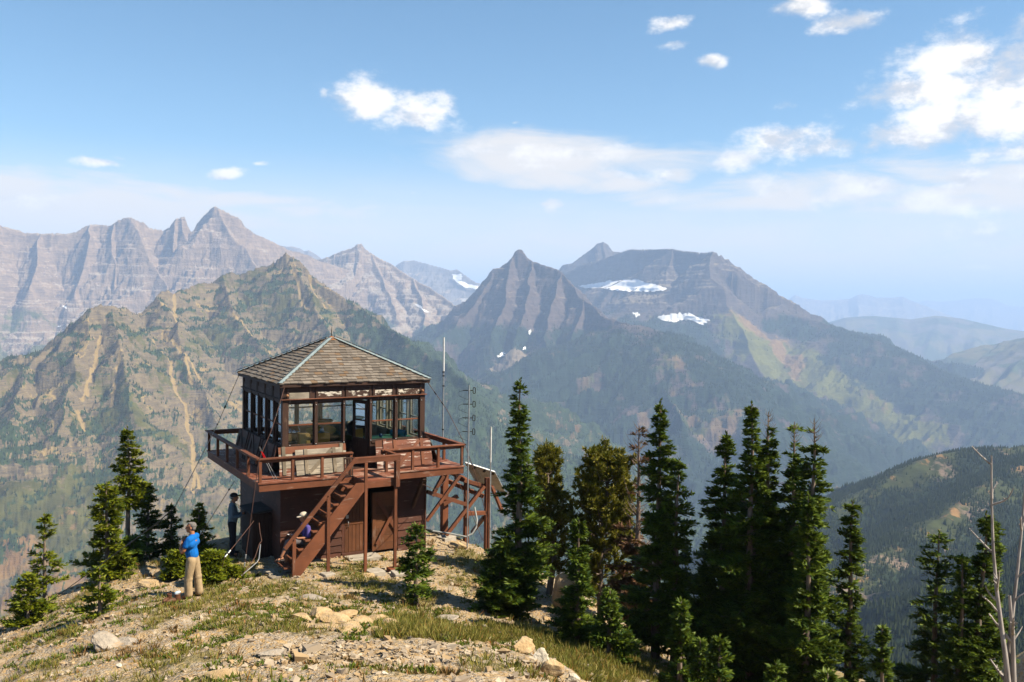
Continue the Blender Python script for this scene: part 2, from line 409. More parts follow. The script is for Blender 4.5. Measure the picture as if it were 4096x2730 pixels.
# --- wooded shoulder with gullies, 2.5-3 km, on the left
lB = crest((1880, 1545, 2370), (1795, 1471, 2450), (1706, 1418, 2520), (1646, 1370, 2580), (1557, 1317, 2680), (1468, 1257, 2760), (1379, 1203, 2850), (1297, 1137, 2920), (1244, 1095, 2950), (1196, 1048, 2980), (1154, 1030, 3000), (1136, 1018, 3000), (1125, 1026, 3000),
           (1101, 1054, 3010), (1053, 1075, 3020), (976, 1089, 3020), (904, 1092, 3000), (882, 1104, 2980), (872, 1135, 2950), (851, 1128, 2920), (827, 1131, 2910), (744, 1152, 2850), (672, 1167, 2760), (637, 1187, 2700), (607, 1238, 2680), (565, 1262, 2640),
           (535, 1256, 2580), (476, 1235, 2500), (440, 1226, 2450), (405, 1224, 2430), (375, 1238, 2430), (333, 1280, 2440), (286, 1315, 2430), (268, 1345, 2420), (208, 1375, 2400), (149, 1411, 2370), (113, 1452, 2340), (0, 1494, 2280), (-200, 1580, 2200), (-500, 1690, 2100))
sB = [crest((1154, 1030, 3000), (1230, 1130, 2860), (1270, 1230, 2740), (1330, 1340, 2580), (1420, 1500, 2400)),
      crest((880, 1104, 2980), (930, 1230, 2760), (1010, 1340, 2600), (1090, 1450, 2450)),
      crest((640, 1187, 2700), (700, 1290, 2570), (740, 1400, 2440), (800, 1560, 2260), (870, 1700, 2120)),
      crest((440, 1228, 2450), (470, 1330, 2330), (500, 1450, 2200), (520, 1560, 2100), (560, 1700, 1980)),
      crest((375, 1238, 2430), (330, 1400, 2280), (290, 1540, 2150), (240, 1700, 2000)),
      crest((113, 1452, 2340), (60, 1600, 2150), (20, 1720, 2000))]
pB = (np.array([0, 12, 50, 130, 420, 800, 1150, 4000]), np.array([0, 20, 74, 150, 330, 530, 660, 1900]))
pBs = (np.array([0, 15, 80, 300, 3000]), np.array([0, 14, 74, 205, 1700]))
hB0 = Hill([(lB, pB)]+[(s_, pBs) for s_ in sB], pB, warp=(150, 26), rib=(130, 0.36), rough=(130, 27), seed=5.5, strata=31., sa=0.09, cr=0.75)
_gb = [[(690, 1120), (702, 1300)], [(1180, 1090), (1205, 1190), (1232, 1230)], [(610, 1350), (680, 1440), (702, 1560)], [(702, 1560), (745, 1620), (750, 1700), (770, 1760), (775, 1850), (770, 1960)],
       [(400, 1340), (370, 1470), (330, 1600)], [(480, 1400), (465, 1500), (445, 1620)], [(650, 1330), (770, 1450), (850, 1560), (960, 1640)], [(930, 1250), (1010, 1340), (1090, 1420)], [(310, 1640), (340, 1720)], [(775, 1850), (800, 1950)], [(745, 1430), (770, 1530)], [(1240, 1105), (1260, 1170), (1300, 1230)]]
gB = [np.array([hit(hB0, u, v, 900, 3100) for u, v in g_]) for g_ in _gb]
def hB(x, y):
    z, d = hB0(x, y); w = 9*fbm2(x/25, y/25, 3)
    dl = dist_lines(x+w, y-w, gB)
    return z-7*np.exp(-(dl/9)**2), d
mB = land_mat('shoulder_ground', (0.115, 0.094, 0.068), (0.225, 0.180, 0.112), scree=(0.34, 0.255, 0.13), green=(0.034, 0.050, 0.022), meadow=(0.115, 0.112, 0.038), rust=(0.20, 0.125, 0.065), band=0.05, bump=4, fine=0.06)
def mkB(X, Y, Z, nz, D):
    w = 6*G(25, X, Y, 1, 3)
    dl = dist_lines(X+w, Y-w, gB)
    gul = 0.85*np.exp(-(dl/4.0)**2)
    alt = Z-CAM[2]
    n = 0.55*G(150, X, Y, 3, 5)+0.75*G(38, X, Y, 6, 4)
    veg = 0.64+0.85*n-0.75*sstep(0.72-nz, 0, 0.2)
    tread = 0.26*np.sin(2*np.pi*Z/27.0+7*G(160, X, Y, 2))*sstep(alt, -260, 20)
    low = sstep(-alt, 260, 420)
    ru = (X-CAM[0])*RT[0]+(Y-CAM[1])*RT[1]; qq = ru/np.hypot(X-CAM[0], Y-CAM[1]); gr = sstep(qq, -.23, -.10); veg = veg+gr*(.35+.6*sstep(0.72-nz, 0, 0.2))
    forest = (veg+tread-0.10+low*(-0.06+0.35*G(170, X, Y, 21)))*(1-gul)
    meadow = 0.38+0.6*G(170, X, Y, 9)+0.12*low
    rust = low*(0.46+0.9*G(120, X, Y, 31))-0.14
    return dict(scree=np.maximum(gul*1.3, 0.42+0.7*G(90, X, Y, 14)-0.4*sstep(0.75-nz, 0, .2)), forest=forest, meadow=meadow*(1-gul), rust=rust*(1-gul))
build_land('hillside', hB, polar(-420, 2900, 1200, 800, 3120, 430), mB, mkB, 'B')

# --- pyramid peak in the middle, 5 km: its dark face looks towards the valley on the left
lC = crest((1690, 1400, 4450), (1736, 1358, 4560), (1801, 1305, 4700), (1872, 1257, 4850), (1938, 1156, 5000), (1973, 1114, 5040), (1997, 1090, 5060), (2027, 1055, 5080), (2042, 1022, 5090), (2055, 996, 5100), (2072, 991, 5100), (2087, 1001, 5090), (2119, 1043, 5050),
           (2164, 1058, 4990), (2212, 1070, 4930), (2241, 1090, 4880), (2265, 1114, 4820), (2289, 1150, 4750), (2331, 1198, 4620), (2390, 1239, 4480), (2450, 1275, 4330), (2509, 1299, 4200), (2600, 1312, 4050), (2720, 1372, 3900), (2840, 1450, 3750), (2950, 1560, 3600), (3050, 1690, 3450))
sC = [crest((2042, 1030, 5085), (2030, 1130, 4880), (2010, 1230, 4700), (1960, 1340, 4480)), crest((2119, 1043, 5050), (2120, 1160, 4800), (2090, 1280, 4570), (2070, 1380, 4400)),
      crest((2241, 1090, 4880), (2220, 1190, 4680), (2180, 1300, 4480), (2170, 1420, 4270)), crest((2331, 1198, 4620), (2300, 1330, 4380), (2270, 1480, 4120)),
      crest((2600, 1312, 4050), (2560, 1420, 3880), (2600, 1500, 3700), (2680, 1580, 3500), (2730, 1680, 3300)), crest((2450, 1275, 4330), (2420, 1420, 4080), (2400, 1560, 3850))]
pC = (np.array([0, 30, 110, 330, 560, 5000]), np.array([0, 58, 215, 540, 700, 3050]))
pCs = (np.array([0, 40, 160, 420, 5000]), np.array([0, 60, 225, 460, 3000]))
hC = Hill([(lC[:22], pC), (lC[21:], (np.array([0, 120, 500, 5000]), np.array([0, 40, 240, 2700])))]+[(s_, pCs) for s_ in sC], pC, warp=(200, 42), rib=(130, 0.42), rough=(150, 30), seed=6.2, strata=38., sa=0.13)
mC = land_mat('dark_rock', (0.062, 0.050, 0.047), (0.125, 0.098, 0.086), scree=(0.26, 0.21, 0.15), green=(0.018, 0.030, 0.017), meadow=(0.085, 0.098, 0.034), rust=(0.155, 0.105, 0.06), band=0.026, bump=8)  # rock dark of itself, darkened further for the shade on its face
gC = [np.array([hit(hC, u, v, 3000, 5150) for u, v in g_]) for g_ in [[(2030, 1445), (2075, 1425), (2000, 1480)], [(2010, 1470), (2050, 1440)]]]
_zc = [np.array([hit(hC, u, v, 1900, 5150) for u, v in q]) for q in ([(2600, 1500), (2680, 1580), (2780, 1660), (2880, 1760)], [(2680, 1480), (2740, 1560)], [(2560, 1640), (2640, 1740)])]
def mkC(X, Y, Z, nz, D):
    w = 50*G(120, X, Y, 33, 3); sun_r = np.exp(-(dist_lines(X+w, Y-w, _zc)/70.)**2)*(0.45+0.9*G(70, X, Y, 71))  # sun_r: sunlit patches put in as rust cover with less forest
    alt = Z-CAM[2]; low = sstep(-alt, 20, 170)
    dl = dist_lines(X, Y, gC); fan = np.exp(-(dl/60.)**2)
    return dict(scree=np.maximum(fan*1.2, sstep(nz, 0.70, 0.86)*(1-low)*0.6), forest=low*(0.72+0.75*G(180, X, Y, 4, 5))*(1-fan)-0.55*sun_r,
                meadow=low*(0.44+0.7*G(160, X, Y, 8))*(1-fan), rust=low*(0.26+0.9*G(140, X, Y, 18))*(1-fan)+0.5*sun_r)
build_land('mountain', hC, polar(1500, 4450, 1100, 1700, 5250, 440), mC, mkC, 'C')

# --- table mountain with the glacier, 6 km, and its long wooded right shoulder
lD = crest((2180, 1130, 7000), (2253, 1092, 6900), (2330, 1060, 6780), (2400, 1039, 6680), (2481, 1010, 6560), (2532, 994, 6480), (2610, 996, 6360), (2686, 995, 6240), (2760, 1003, 6120), (2811, 1010, 6040), (2855, 1004, 5960), (2899, 1028, 5950), (2950, 1061, 5940),
           (3009, 1113, 5930), (3060, 1168, 5910), (3126, 1212, 5880), (3178, 1259, 5840), (3302, 1296, 5700), (3400, 1322, 5600), (3500, 1355, 5500), (3600, 1400, 5400), (3684, 1443, 5300), (3830, 1509, 5150), (4014, 1560, 5000), (4200, 1610, 4900), (4400, 1680, 4800))
sD = [crest((2855, 1006, 5960), (2830, 1060, 5840), (2840, 1110, 5740), (2890, 1140, 5640), (2905, 1210, 5540), (2930, 1260, 5440), (2975, 1320, 5300), (3000, 1400, 5130), (3060, 1520, 4950), (3130, 1650, 4650), (3180, 1780, 4400)),
      crest((3178, 1259, 5850), (3260, 1420, 5500), (3380, 1560, 5150), (3500, 1720, 4800), (3560, 1840, 4500)),
      crest((2686, 995, 6240), (2680, 1060, 6120)), crest((3500, 1355, 5500), (3640, 1520, 5150), (3800, 1680, 4800))]
pD = (np.array([0, 25, 90, 150, 250, 300, 400, 800, 6000]), np.array([0, 75, 235, 262, 290, 400, 480, 700, 3400]))
pDs = (np.array([0, 40, 200, 500, 6000]), np.array([0, 36, 165, 350, 3200]))
pDr = (np.array([0, 60, 400, 6000]), np.array([0, 30, 215, 3150]))
_i = 19
hD = Hill([(lD[:_i-1], pD), (lD[_i-4:], pDr), (sD[0], pDs), (sD[1], pDr), (sD[2], pDs), (sD[3], pDr)], pD, warp=(220, 30), rib=(160, 0.30), rough=(190, 26), seed=9.9, strata=44., sa=0.12)
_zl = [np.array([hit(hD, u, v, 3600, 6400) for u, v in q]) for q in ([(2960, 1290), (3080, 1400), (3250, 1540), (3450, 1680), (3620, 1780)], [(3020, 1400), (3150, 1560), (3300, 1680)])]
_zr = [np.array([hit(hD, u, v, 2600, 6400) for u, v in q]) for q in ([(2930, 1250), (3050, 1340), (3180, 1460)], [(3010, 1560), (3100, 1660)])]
mD = land_mat('table_rock', (0.058, 0.048, 0.046), (0.115, 0.093, 0.083), scree=(0.24, 0.195, 0.14), green=(0.018, 0.030, 0.017), meadow=(0.165, 0.165, 0.045), rust=(0.22, 0.14, 0.07), band=0.026, bump=8)  # shade put into the dark rock, sunlight into the bright meadow
def mkD(X, Y, Z, nz, D):
    w = 60*G(150, X, Y, 13, 3); sun_m = np.exp(-(dist_lines(X+w, Y-w, _zl)/150.)**2); sun_r = np.exp(-(dist_lines(X-w, Y+w, _zr)/70.)**2)  # sunlit slopes put in as brighter meadow and rust, less forest
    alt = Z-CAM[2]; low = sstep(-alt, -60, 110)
    lit = G(420, X, Y, 44, 3)  # broad sunlit stretches put in as more meadow, less forest
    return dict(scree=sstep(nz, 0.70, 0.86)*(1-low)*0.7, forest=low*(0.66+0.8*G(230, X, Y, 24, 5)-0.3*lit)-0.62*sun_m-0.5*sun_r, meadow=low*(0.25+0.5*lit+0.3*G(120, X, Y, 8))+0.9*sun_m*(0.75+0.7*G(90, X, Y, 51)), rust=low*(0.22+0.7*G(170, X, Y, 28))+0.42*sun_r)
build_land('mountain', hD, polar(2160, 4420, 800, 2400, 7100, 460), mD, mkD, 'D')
lD2 = crest((2180, 1110, 7500), (2232, 1080, 7500), (2253, 1060, 7500), (2289, 1053, 7450), (2313, 1035, 7420), (2354, 1007, 7400), (2390, 974, 7400), (2411, 966, 7400), (2432, 980, 7400), (2450, 1004, 7400), (2479, 1007, 7400), (2520, 1030, 7400), (2640, 1090, 7400))
hD2 = Hill([lD2, crest((2411, 968, 7400), (2420, 1040, 7220), (2440, 1100, 7050))], pF, warp=(220, 24), rib=(120, .3), rough=(160, 22), seed=4.4, strata=50.)
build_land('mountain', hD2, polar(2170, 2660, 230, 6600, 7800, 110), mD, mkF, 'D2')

# --- hazy hills to the right
pH = (np.array([0, 200, 900, 9000]), np.array([0, 30, 230, 3600]))
mH = land_mat('far_forest', (0.13, 0.12, 0.10), (0.16, 0.14, 0.12), green=(0.05, 0.065, 0.035), meadow=(0.17, 0.155, 0.08), band=0.01, bump=14, fine=0.008)
def mkH(X, Y, Z, nz, D):
    return dict(forest=0.48+0.8*G(500, X, Y, 3, 4), meadow=0.5+0.6*G(700, X, Y, 6))
lF = crest((3150, 1330, 12300), (3302, 1294, 12000), (3383, 1270, 12000), (3500, 1265, 12000), (3647, 1278, 12000), (3742, 1263, 12000), (3838, 1274, 12000), (4014, 1314, 12000), (4200, 1340, 12000), (4450, 1370, 12000))
hF = Hill([lF], pH, warp=(500, 40), rib=(500, .25), rough=(350, 16), seed=1.1)
build_land('hillside', hF, polar(3140, 4460, 260, 7600, 12800, 130), mH, mkH, 'F')
lG = crest((3560, 1500, 7600), (3720, 1446, 7600), (3830, 1428, 7500), (3904, 1413, 7500), (3977, 1377, 7400), (4040, 1362, 7400), (4096, 1351, 7350), (4200, 1330, 7300), (4450, 1290, 7200))
hG = Hill([lG], pH, warp=(300, 30), rib=(260, .25), rough=(200, 14), seed=2.2)
build_land('hillside', hG, polar(3550, 4460, 200, 5300, 7900, 120), mH, mkH, 'G')
lI = crest((3060, 1240, 20500), (3134, 1213, 20400), (3170, 1186, 20400), (3185, 1179, 20400), (3214, 1193, 20400), (3288, 1201, 20400), (3398, 1197, 20400), (3430, 1180, 20400), (3456, 1177, 20400), (3508, 1190, 20400), (3610, 1186, 20400), (3676, 1215, 20400), (3740, 1240, 20400), (3900, 1300, 20400))
hI = Hill([lI], (np.array([0, 300, 900, 9000]), np.array([0, 200, 480, 3600])), warp=(500, 50), rib=(400, .3), rough=(400, 30), seed=3.3)
build_land('mountain', hI, polar(3040, 3910, 200, 18000, 21000, 60), mF, mkF, 'I')
lJ = crest((3560, 1235, 29000), (3640, 1215, 29000), (3700, 1200, 29000), (3770, 1205, 29000), (3830, 1200, 29000), (3904, 1191, 29000), (3970, 1193, 29000), (4036, 1223, 29000), (4096, 1226, 29000), (4300, 1215, 29000), (4450, 1230, 29000))
hJ = Hill([lJ], (np.array([0, 300, 900, 9000]), np.array([0, 200, 480, 3600])), warp=(500, 50), rib=(400, .3), rough=(400, 30), seed=7.3)
build_land('mountain', hJ, polar(3540, 4460, 160, 26500, 29600, 50), mF, mkF, 'J')

# --- near wooded spur on the right, 1-1.5 km, and the steep flank this side of it
lS = crest((4700, 1700, 1600), (4400, 1755, 1560), (4200, 1778, 1530), (4096, 1783, 1500), (4006, 1793, 1480), (3920, 1797, 1460), (3843, 1801, 1440), (3761, 1817, 1410), (3700, 1842, 1390), (3639, 1866, 1370), (3557, 1915, 1340), (3500, 1940, 1320), (3435, 1972, 1300), (3337, 2038, 1260), (3200, 2140, 1200), (3050, 2270, 1130), (2900, 2430, 1060))
sS = [crest((4250, 1780, 1500), (4100, 1850, 1370), (3960, 1930, 1260), (3870, 2000, 1180), (3780, 2060, 1120), (3680, 2120, 1060), (3580, 2180, 1000), (3480, 2240, 950), (3380, 2330, 890)),
      crest((5200, 1900, 900), (4800, 2050, 780), (4500, 2250, 640), (4250, 2500, 520), (3900, 2850, 400))]
pS = (np.array([0, 20, 80, 300, 3000]), np.array([0, 7, 42, 190, 1900]))
hS = Hill([(lS, pS), (sS[0], pS), (sS[1], pS)], pS, warp=(70, 12), rib=(60, .25), rough=(45, 7), seed=12.5)
mS = land_mat('spur_ground', (0.17, 0.13, 0.10), (0.24, 0.19, 0.15), green=(0.016, 0.026, 0.014), meadow=(0.06, 0.072, 0.03), rust=(0.24, 0.145, 0.075), band=0.06, bump=2, fine=0.10)
def mkS(X, Y, Z, nz, D):
    crestd = dist_lines(X, Y, [lS, sS[0]])
    dry = np.exp(-(crestd/28.)**2)
    return dict(forest=0.80+0.8*G(90, X, Y, 4, 5)-0.45*dry, meadow=0.66+0.5*G(80, X, Y, 8), rust=dry*0.36+0.6*G(45, X, Y, 18)*dry)
build_land('hillside', hS, polar(2700, 4700, 620, 380, 1650, 300), mS, mkS, 'S')

# --- valley floor closing the gaps
vx, vy = np.meshgrid(np.linspace(-16000, 34000, 90), np.linspace(-9000, 40000, 90), indexing='ij')
vz = -1120+70*fbm2(vx/2500, vy/2500, 4)
_nv = np.zeros_like(vz)
mesh_np('valley_floor', np.stack([vx, vy, vz], -1).reshape(-1, 3), grid_faces(*vx.shape), mH, attrs=dict(forest=_nv+0.6, meadow=_nv+0.4, rust=_nv, scree=_nv), kind='structure')

# --- snowfields lying on the rock
def snow_mat():
    m = bpy.data.materials.new('old_snow'); m.use_nodes = True; t = NT(m.node_tree); b = m.node_tree.nodes['Principled BSDF']
    g = t.n('ShaderNodeNewGeometry'); n = t.noise(g.outputs['Position'], 0.03, 5, 0.6)
    t.link(t.mix(n, (0.70, 0.71, 0.73), (0.86, 0.86, 0.85)), b.inputs['Base Color']); b.inputs['Roughness'].default_value = 0.8
    return m
mSnow = snow_mat()
def snow(hill, poly, r0, r1, n=26, lift=4.0):
    poly = np.array(poly, float); u0, v0 = poly.min(0); u1, v1 = poly.max(0)
    us = np.linspace(u0, u1, n); vs = np.linspace(v0, v1, max(8, int(n*(v1-v0)/(u1-u0)*2)))
    def inside(px, py):
        q_ = float(perlin(np.array([px/14.0]), np.array([py/7.0]))[0]); px += 9*q_; py += 5*q_
        c = False; j = len(poly)-1
        for i in range(len(poly)):
            if (poly[i, 1] > py) != (poly[j, 1] > py) and px < (poly[j, 0]-poly[i, 0])*(py-poly[i, 1])/(poly[j, 1]-poly[i, 1])+poly[i, 0]: c = not c
            j = i
        return c
    idx = {}; V = []; F = []
    RR = hit_many(hill, us, vs, r0, r1)
    for _ in range(4):
        Pd = np.pad(RR, 1, mode='edge'); RR = (Pd[1:-1, 1:-1]*2+Pd[:-2, 1:-1]+Pd[2:, 1:-1]+Pd[1:-1, :-2]+Pd[1:-1, 2:])/6
    def vert(i, j):
        if (i, j) not in idx:
            p = at(us[i], vs[j], RR[i, j]); d = CAM-p; d /= np.linalg.norm(d)
            idx[(i, j)] = len(V); V.append(p+d*lift*5)
        return idx[(i, j)]
    for i in range(len(us)-1):
        for j in range(len(vs)-1):
            if inside((us[i]+us[i+1])/2, (vs[j]+vs[j+1])/2):
                F.append([vert(i, j), vert(i, j+1), vert(i+1, j+1), vert(i+1, j)])
    if F:
        mesh_np('snowfield', np.array(V), np.array(F), mSnow, kind='structure')
snow(hD, [(2313, 1146), (2380, 1134), (2440, 1125), (2550, 1118), (2580, 1131), (2613, 1135), (2671, 1157), (2620, 1168), (2495, 1165), (2440, 1160), (2400, 1152), (2340, 1153)], 5000, 6950, 90)
snow(hD, [(2628, 1268), (2700, 1256), (2722, 1250), (2735, 1264), (2752, 1248), (2785, 1267), (2840, 1281), (2803, 1300), (2767, 1281), (2722, 1281), (2705, 1290), (2640, 1280)], 4700, 6300, 80)
snow(hD, [(2530, 1250), (2550, 1250), (2560, 1258), (2546, 1270)], 4700, 6300, 8)
snow(hA3, [(1808, 1098), (1845, 1096), (1852, 1110), (1830, 1120), (1870, 1135), (1935, 1152), (1930, 1160), (1860, 1150), (1820, 1125)], 8700, 10300, 34, 12)
snow(hA2, [(1660, 1218), (1675, 1218), (1705, 1245), (1720, 1250), (1700, 1248)], 5200, 7000, 14)
snow(hC, [(1988, 1430), (2010, 1408), (2022, 1408), (2012, 1425)], 3500, 5150, 10)
snow(hC, [(2091, 1400), (2098, 1385), (2103, 1387), (2098, 1404)], 3500, 5150, 6)
snow(hC, [(2115, 1335), (2122, 1318), (2126, 1318), (2120, 1340)], 3500, 5150, 6)
snow(hA, [(248, 1220), (262, 1224), (266, 1236), (256, 1232)], 4800, 6300, 8)
snow(hA, [(230, 1304), (247, 1303), (248, 1308), (232, 1309)], 4800, 6300, 6)
snow(hA2, [(1840, 1195), (1870, 1196), (1884, 1216), (1850, 1206)], 5200, 7000, 8)

# --- far forest: thousands of small firs, one mass for each slope
def forest_mat(name, c1, c2):
    m = bpy.data.materials.new(name); m.use_nodes = True; t = NT(m.node_tree); b = m.node_tree.nodes['Principled BSDF']
    g = t.n('ShaderNodeNewGeometry'); n = t.noise(g.outputs['Position'], 0.02, 3, 0.6)
    rn = g.outputs['Random Per Island']
    t.link(t.mix(t.m('MULTIPLY', t.m('ADD', n, rn), 0.5), c1, c2), b.inputs['Base Color']); b.inputs['Roughness'].default_value = 0.9
    b.inputs['Specular IOR Level'].default_value = 0.1
    return m
mFor = forest_mat('far_fir', (0.022, 0.035, 0.016), (0.06, 0.078, 0.032))
def far_forest(key, n, hmin, hmax, thr, seed, urange=(-100, 4200), vmax=2800, vmin=0, power=1.0):
    X, Y, Z, a, nz = LAND[key]; rs = np.random.RandomState(seed)
    nu, nv = X.shape; f = a['forest']; got = []
    N = n*10
    i = rs.randint(0, nu-1, N); j = rs.randint(0, nv-1, N)
    fu = rs.rand(N); fv = rs.rand(N)
    def bl(A):
        return A[i, j]*(1-fu)*(1-fv)+A[i+1, j]*fu*(1-fv)+A[i, j+1]*(1-fu)*fv+A[i+1, j+1]*fu*fv
    P = np.stack([bl(X), bl(Y), bl(Z)], -1); ff = bl(f)+rs.randn(N)*0.16
    area = np.hypot(P[:, 0]-CAM[0], P[:, 1]-CAM[1]); area = area/area.max()
    u, v = proj(P)
    ok = (ff > thr) & (rs.rand(N) < area**power) & (u > urange[0]) & (u < urange[1]) & (v < vmax) & (v > vmin) & (nz[i, j] > 0.5)
    P = P[ok][:n]
    m = len(P); h = (hmin+(hmax-hmin)*rs.rand(m)**1.5); r = h*(0.17+0.07*rs.rand(m)); k = 5
    ang = np.arange(k)*2*np.pi/k
    ring = P[:, None, :]+np.stack([np.cos(ang)[None]*r[:, None], np.sin(ang)[None]*r[:, None], np.zeros((m, k))+0.06*h[:, None]], -1)
    top = P+np.stack([np.zeros(m), np.zeros(m), h], -1)
    low = P-np.stack([np.zeros(m), np.zeros(m), h*0.15], -1)
    V = np.concatenate([ring, top[:, None], low[:, None]], 1).reshape(-1, 3)
    b = (np.arange(m)*(k+2))[:, None, None]
    q = np.arange(k); T = np.stack([q, (q+1) % k, np.full(k, k)], -1)[None]; B_ = np.stack([(q+1) % k, q, np.full(k, k+1)], -1)[None]
    F = np.concatenate([(b+T).reshape(-1, 3), (b+B_).reshape(-1, 3)])
    return mesh_np('far_forest', V, F, mFor, smooth=False, kind='stuff')
far_forest('B', 34000, 3.5, 9, 0.44, 1, vmax=2600)
far_forest('C', 22000, 7, 15, 0.50, 2, urange=(1550, 3100), vmin=1200)
far_forest('D', 20000, 7, 16, 0.48, 3, urange=(2200, 4150), vmin=1240)
far_forest('S', 60000, 2.5, 7, 0.44, 4, urange=(2700, 4200))
for o_ in list(COL.objects):
    if o_.name.startswith('far_forest'):
        tag(o_, 'dark fir forest covering the far valley slopes', 'forest')

# ------------------------------------------------------------------ smoky air
hz = bpy.data.materials.new('smoky_air'); hz.use_nodes = True; hz.node_tree.nodes.clear()
_t = NT(hz.node_tree); pv = _t.n('ShaderNodeVolumePrincipled')
pv.inputs['Color'].default_value = (0.45, 0.63, 0.96, 1); pv.inputs['Density'].default_value = 1.0e-4; pv.inputs['Anisotropy'].default_value = 0.0
_o = _t.n('ShaderNodeOutputMaterial'); _t.link(pv.outputs[0], _o.inputs['Volume'])
bx = np.array([[x, y, z] for x in (-17000, 35000) for y in (-10000, 41000) for z in (-1300, 705)], float)
hazeo = mesh_np('haze', bx, [[0, 1, 3, 2], [4, 6, 7, 5], [0, 4, 5, 1], [2, 3, 7, 6], [0, 2, 6, 4], [1, 5, 7, 3]], hz, smooth=False, kind='stuff')
tag(hazeo, 'thin smoky haze filling the mountain valley', 'haze')
# ------------------------------------------------------------------ the ridge top we stand on
GC = [onz(u, v, z) for u, v, z in [
    (1165, 2301, .20), (1310, 2293, .14), (1455, 2297, .03), (1580, 2280, .02), (1701, 2210, -.05), (1785, 2145, .08), (1900, 2205, -.15), (1990, 2240, -.25), (1690, 2270, -.10),
    (768, 2392, .32), (900, 2380, .28), (1000, 2330, .12), (620, 2330, .0), (560, 2306, -.3), (400, 2318, -.6), (250, 2376, -.95), (80, 2446, -1.2), (0, 2505, -1.35),
    (500, 2420, .05), (300, 2480, -.25), (400, 2560, .55), (800, 2500, .85), (200, 2650, .25), (0, 2640, -.2), (0, 2730, .35), (400, 2730, 1.5), (800, 2730, 2.25), (600, 2620, 1.2),
    (1200, 2730, 2.75), (1600, 2730, 2.8), (2000, 2730, 2.55), (2250, 2730, 1.95), (1200, 2585, 2.05), (1500, 2575, 2.05), (1900, 2600, 2.0), (2130, 2630, 1.75), (1000, 2620, 1.95),
    (1150, 2490, .98), (1400, 2480, .92), (1570, 2500, .82), (1000, 2480, .95), (1200, 2400, .5), (1500, 2400, .35), (1800, 2400, .05), (1700, 2340, -.02),
    (1800, 2545, .72), (2000, 2545, .3), (2200, 2570, .0), (2400, 2610, -.25), (2600, 2680, -.6), (2700, 2730, -.75), (2500, 2730, .1), (2000, 2430, -.5), (2200, 2470, -.9),
    (3000, 2730, -2.6), (3500, 2730, -5.5), (4096, 2730, -7.2), (3000, 2560, -5.0), (3600, 2560, -9)]]
GC += [np.array(q, float) for q in [(-2.2, -2.2, .05), (0, -2.2, -.02), (2.2, -2.2, -.05), (-2.2, 2.2, -.05), (2.2, 2.2, -.3), (0, 2.5, -.3), (-3.2, 0, 0.0), (3.4, -.4, -.1), (4.7, -1.6, -.6), (0, -3.5, .05),
    (-9.45, -26.7, 5.65), (-4, -30, 6.6), (-14, -30, 6.2), (-17, -24, 3.2), (-3.5, -24.5, 4.6), (-9, -21.5, 4.45), (-13, -20, 3.0), (-5, -20.5, 4.0), (8, -18, -1.6), (-20, -18, -.8),
    (-11, 3, -3.5), (-14, -5, -3.5), (-7, 6, -3.5), (0, 6.5, -3.2), (6, 4, -3.5), (10, -2, -3.8), (13, -8, -6.5), (-18, -10, -3.8), (16, -14, -8.0), (-26, -16, -6), (-18, 2, -9), (-8, 14, -10), (6, 14, -12), (16, 6, -11), (24, -6, -13), (22, -20, -9)]]
GC += [at(3000, 2730, 14)-[0, 0, 1.3], at(3600, 2730, 14)-[0, 0, 2.6], at(4096, 2730, 14)-[0, 0, 3.8], at(3200, 2730, 8)-[0, 0, 1.5], at(3900, 2730, 8)-[0, 0, 2.2], at(2750, 2730, 10)-[0, 0, .9], at(4300, 2730, 20)-[0, 0, 4]]
GC = np.array(GC)
def _tps(P, Q):
    d2 = ((P[:, None, :]-Q[None, :, :])**2).sum(-1); return 0.5*d2*np.log(d2+1e-9)
_n = len(GC); _A = np.zeros((_n+3, _n+3)); _A[:_n, :_n] = _tps(GC[:, :2], GC[:, :2])+np.eye(_n)*0.8
_A[:_n, _n] = 1; _A[:_n, _n+1:] = GC[:, :2]; _A[_n, :_n] = 1; _A[_n+1:, :_n] = GC[:, :2].T
_w = np.linalg.solve(_A, np.concatenate([GC[:, 2], [0, 0, 0]]))
def ground0(x, y):
    sh = np.shape(x); P = np.stack([np.ravel(x), np.ravel(y)], -1)
    out = np.empty(len(P))
    for i in range(0, len(P), 40000):
        Q = P[i:i+40000]; out[i:i+40000] = _tps(Q, GC[:, :2])@_w[:_n]+_w[_n]+Q@_w[_n+1:]
    cx, cy = P[:, 0]+3, P[:, 1]+11
    rr = np.sqrt((cx/1.25)**2+cy**2); far = np.maximum(rr-24, 0)
    out = np.where(far > 0, np.minimum(out, -2.0)-0.75*far, out)
    return out.reshape(sh)
def ground(x, y):
    x = np.asarray(x, float); y = np.asarray(y, float)
    z = ground0(x, y)
    pad = np.exp(-((x/3.4)**4+((y+0.6)/3.6)**4))
    n = 0.16*fbm2(x/2.6, y/2.6, 3)+0.075*ridged(x/1.1+3, y/0.8, 4)+0.025*fbm2(x/0.3, y/0.3, 3)
    st = 0.10*np.sin(2*np.pi*(z/0.5+0.5*fbm2(x/3, y/3, 2)))
    return z+(n+0.4*st)*(1-0.8*pad)
def gz(x, y):
    return float(ground(np.array([x]), np.array([y]))[0])
def gpt(u, v, r0=6, r1=45, n=900):
    """point of the ridge-top ground seen at pixel (u,v)"""
    d = ray(u, v); d = d/math.hypot(d[0], d[1]); r = np.linspace(r0, r1, n)
    x = CAM[0]+d[0]*r; y = CAM[1]+d[1]*r; z = CAM[2]+d[2]*r; h = ground(x, y)
    k = int(np.argmax(h >= z))
    if h[k] < z[k]: k = n-1
    return np.array([x[k], y[k], h[k]])
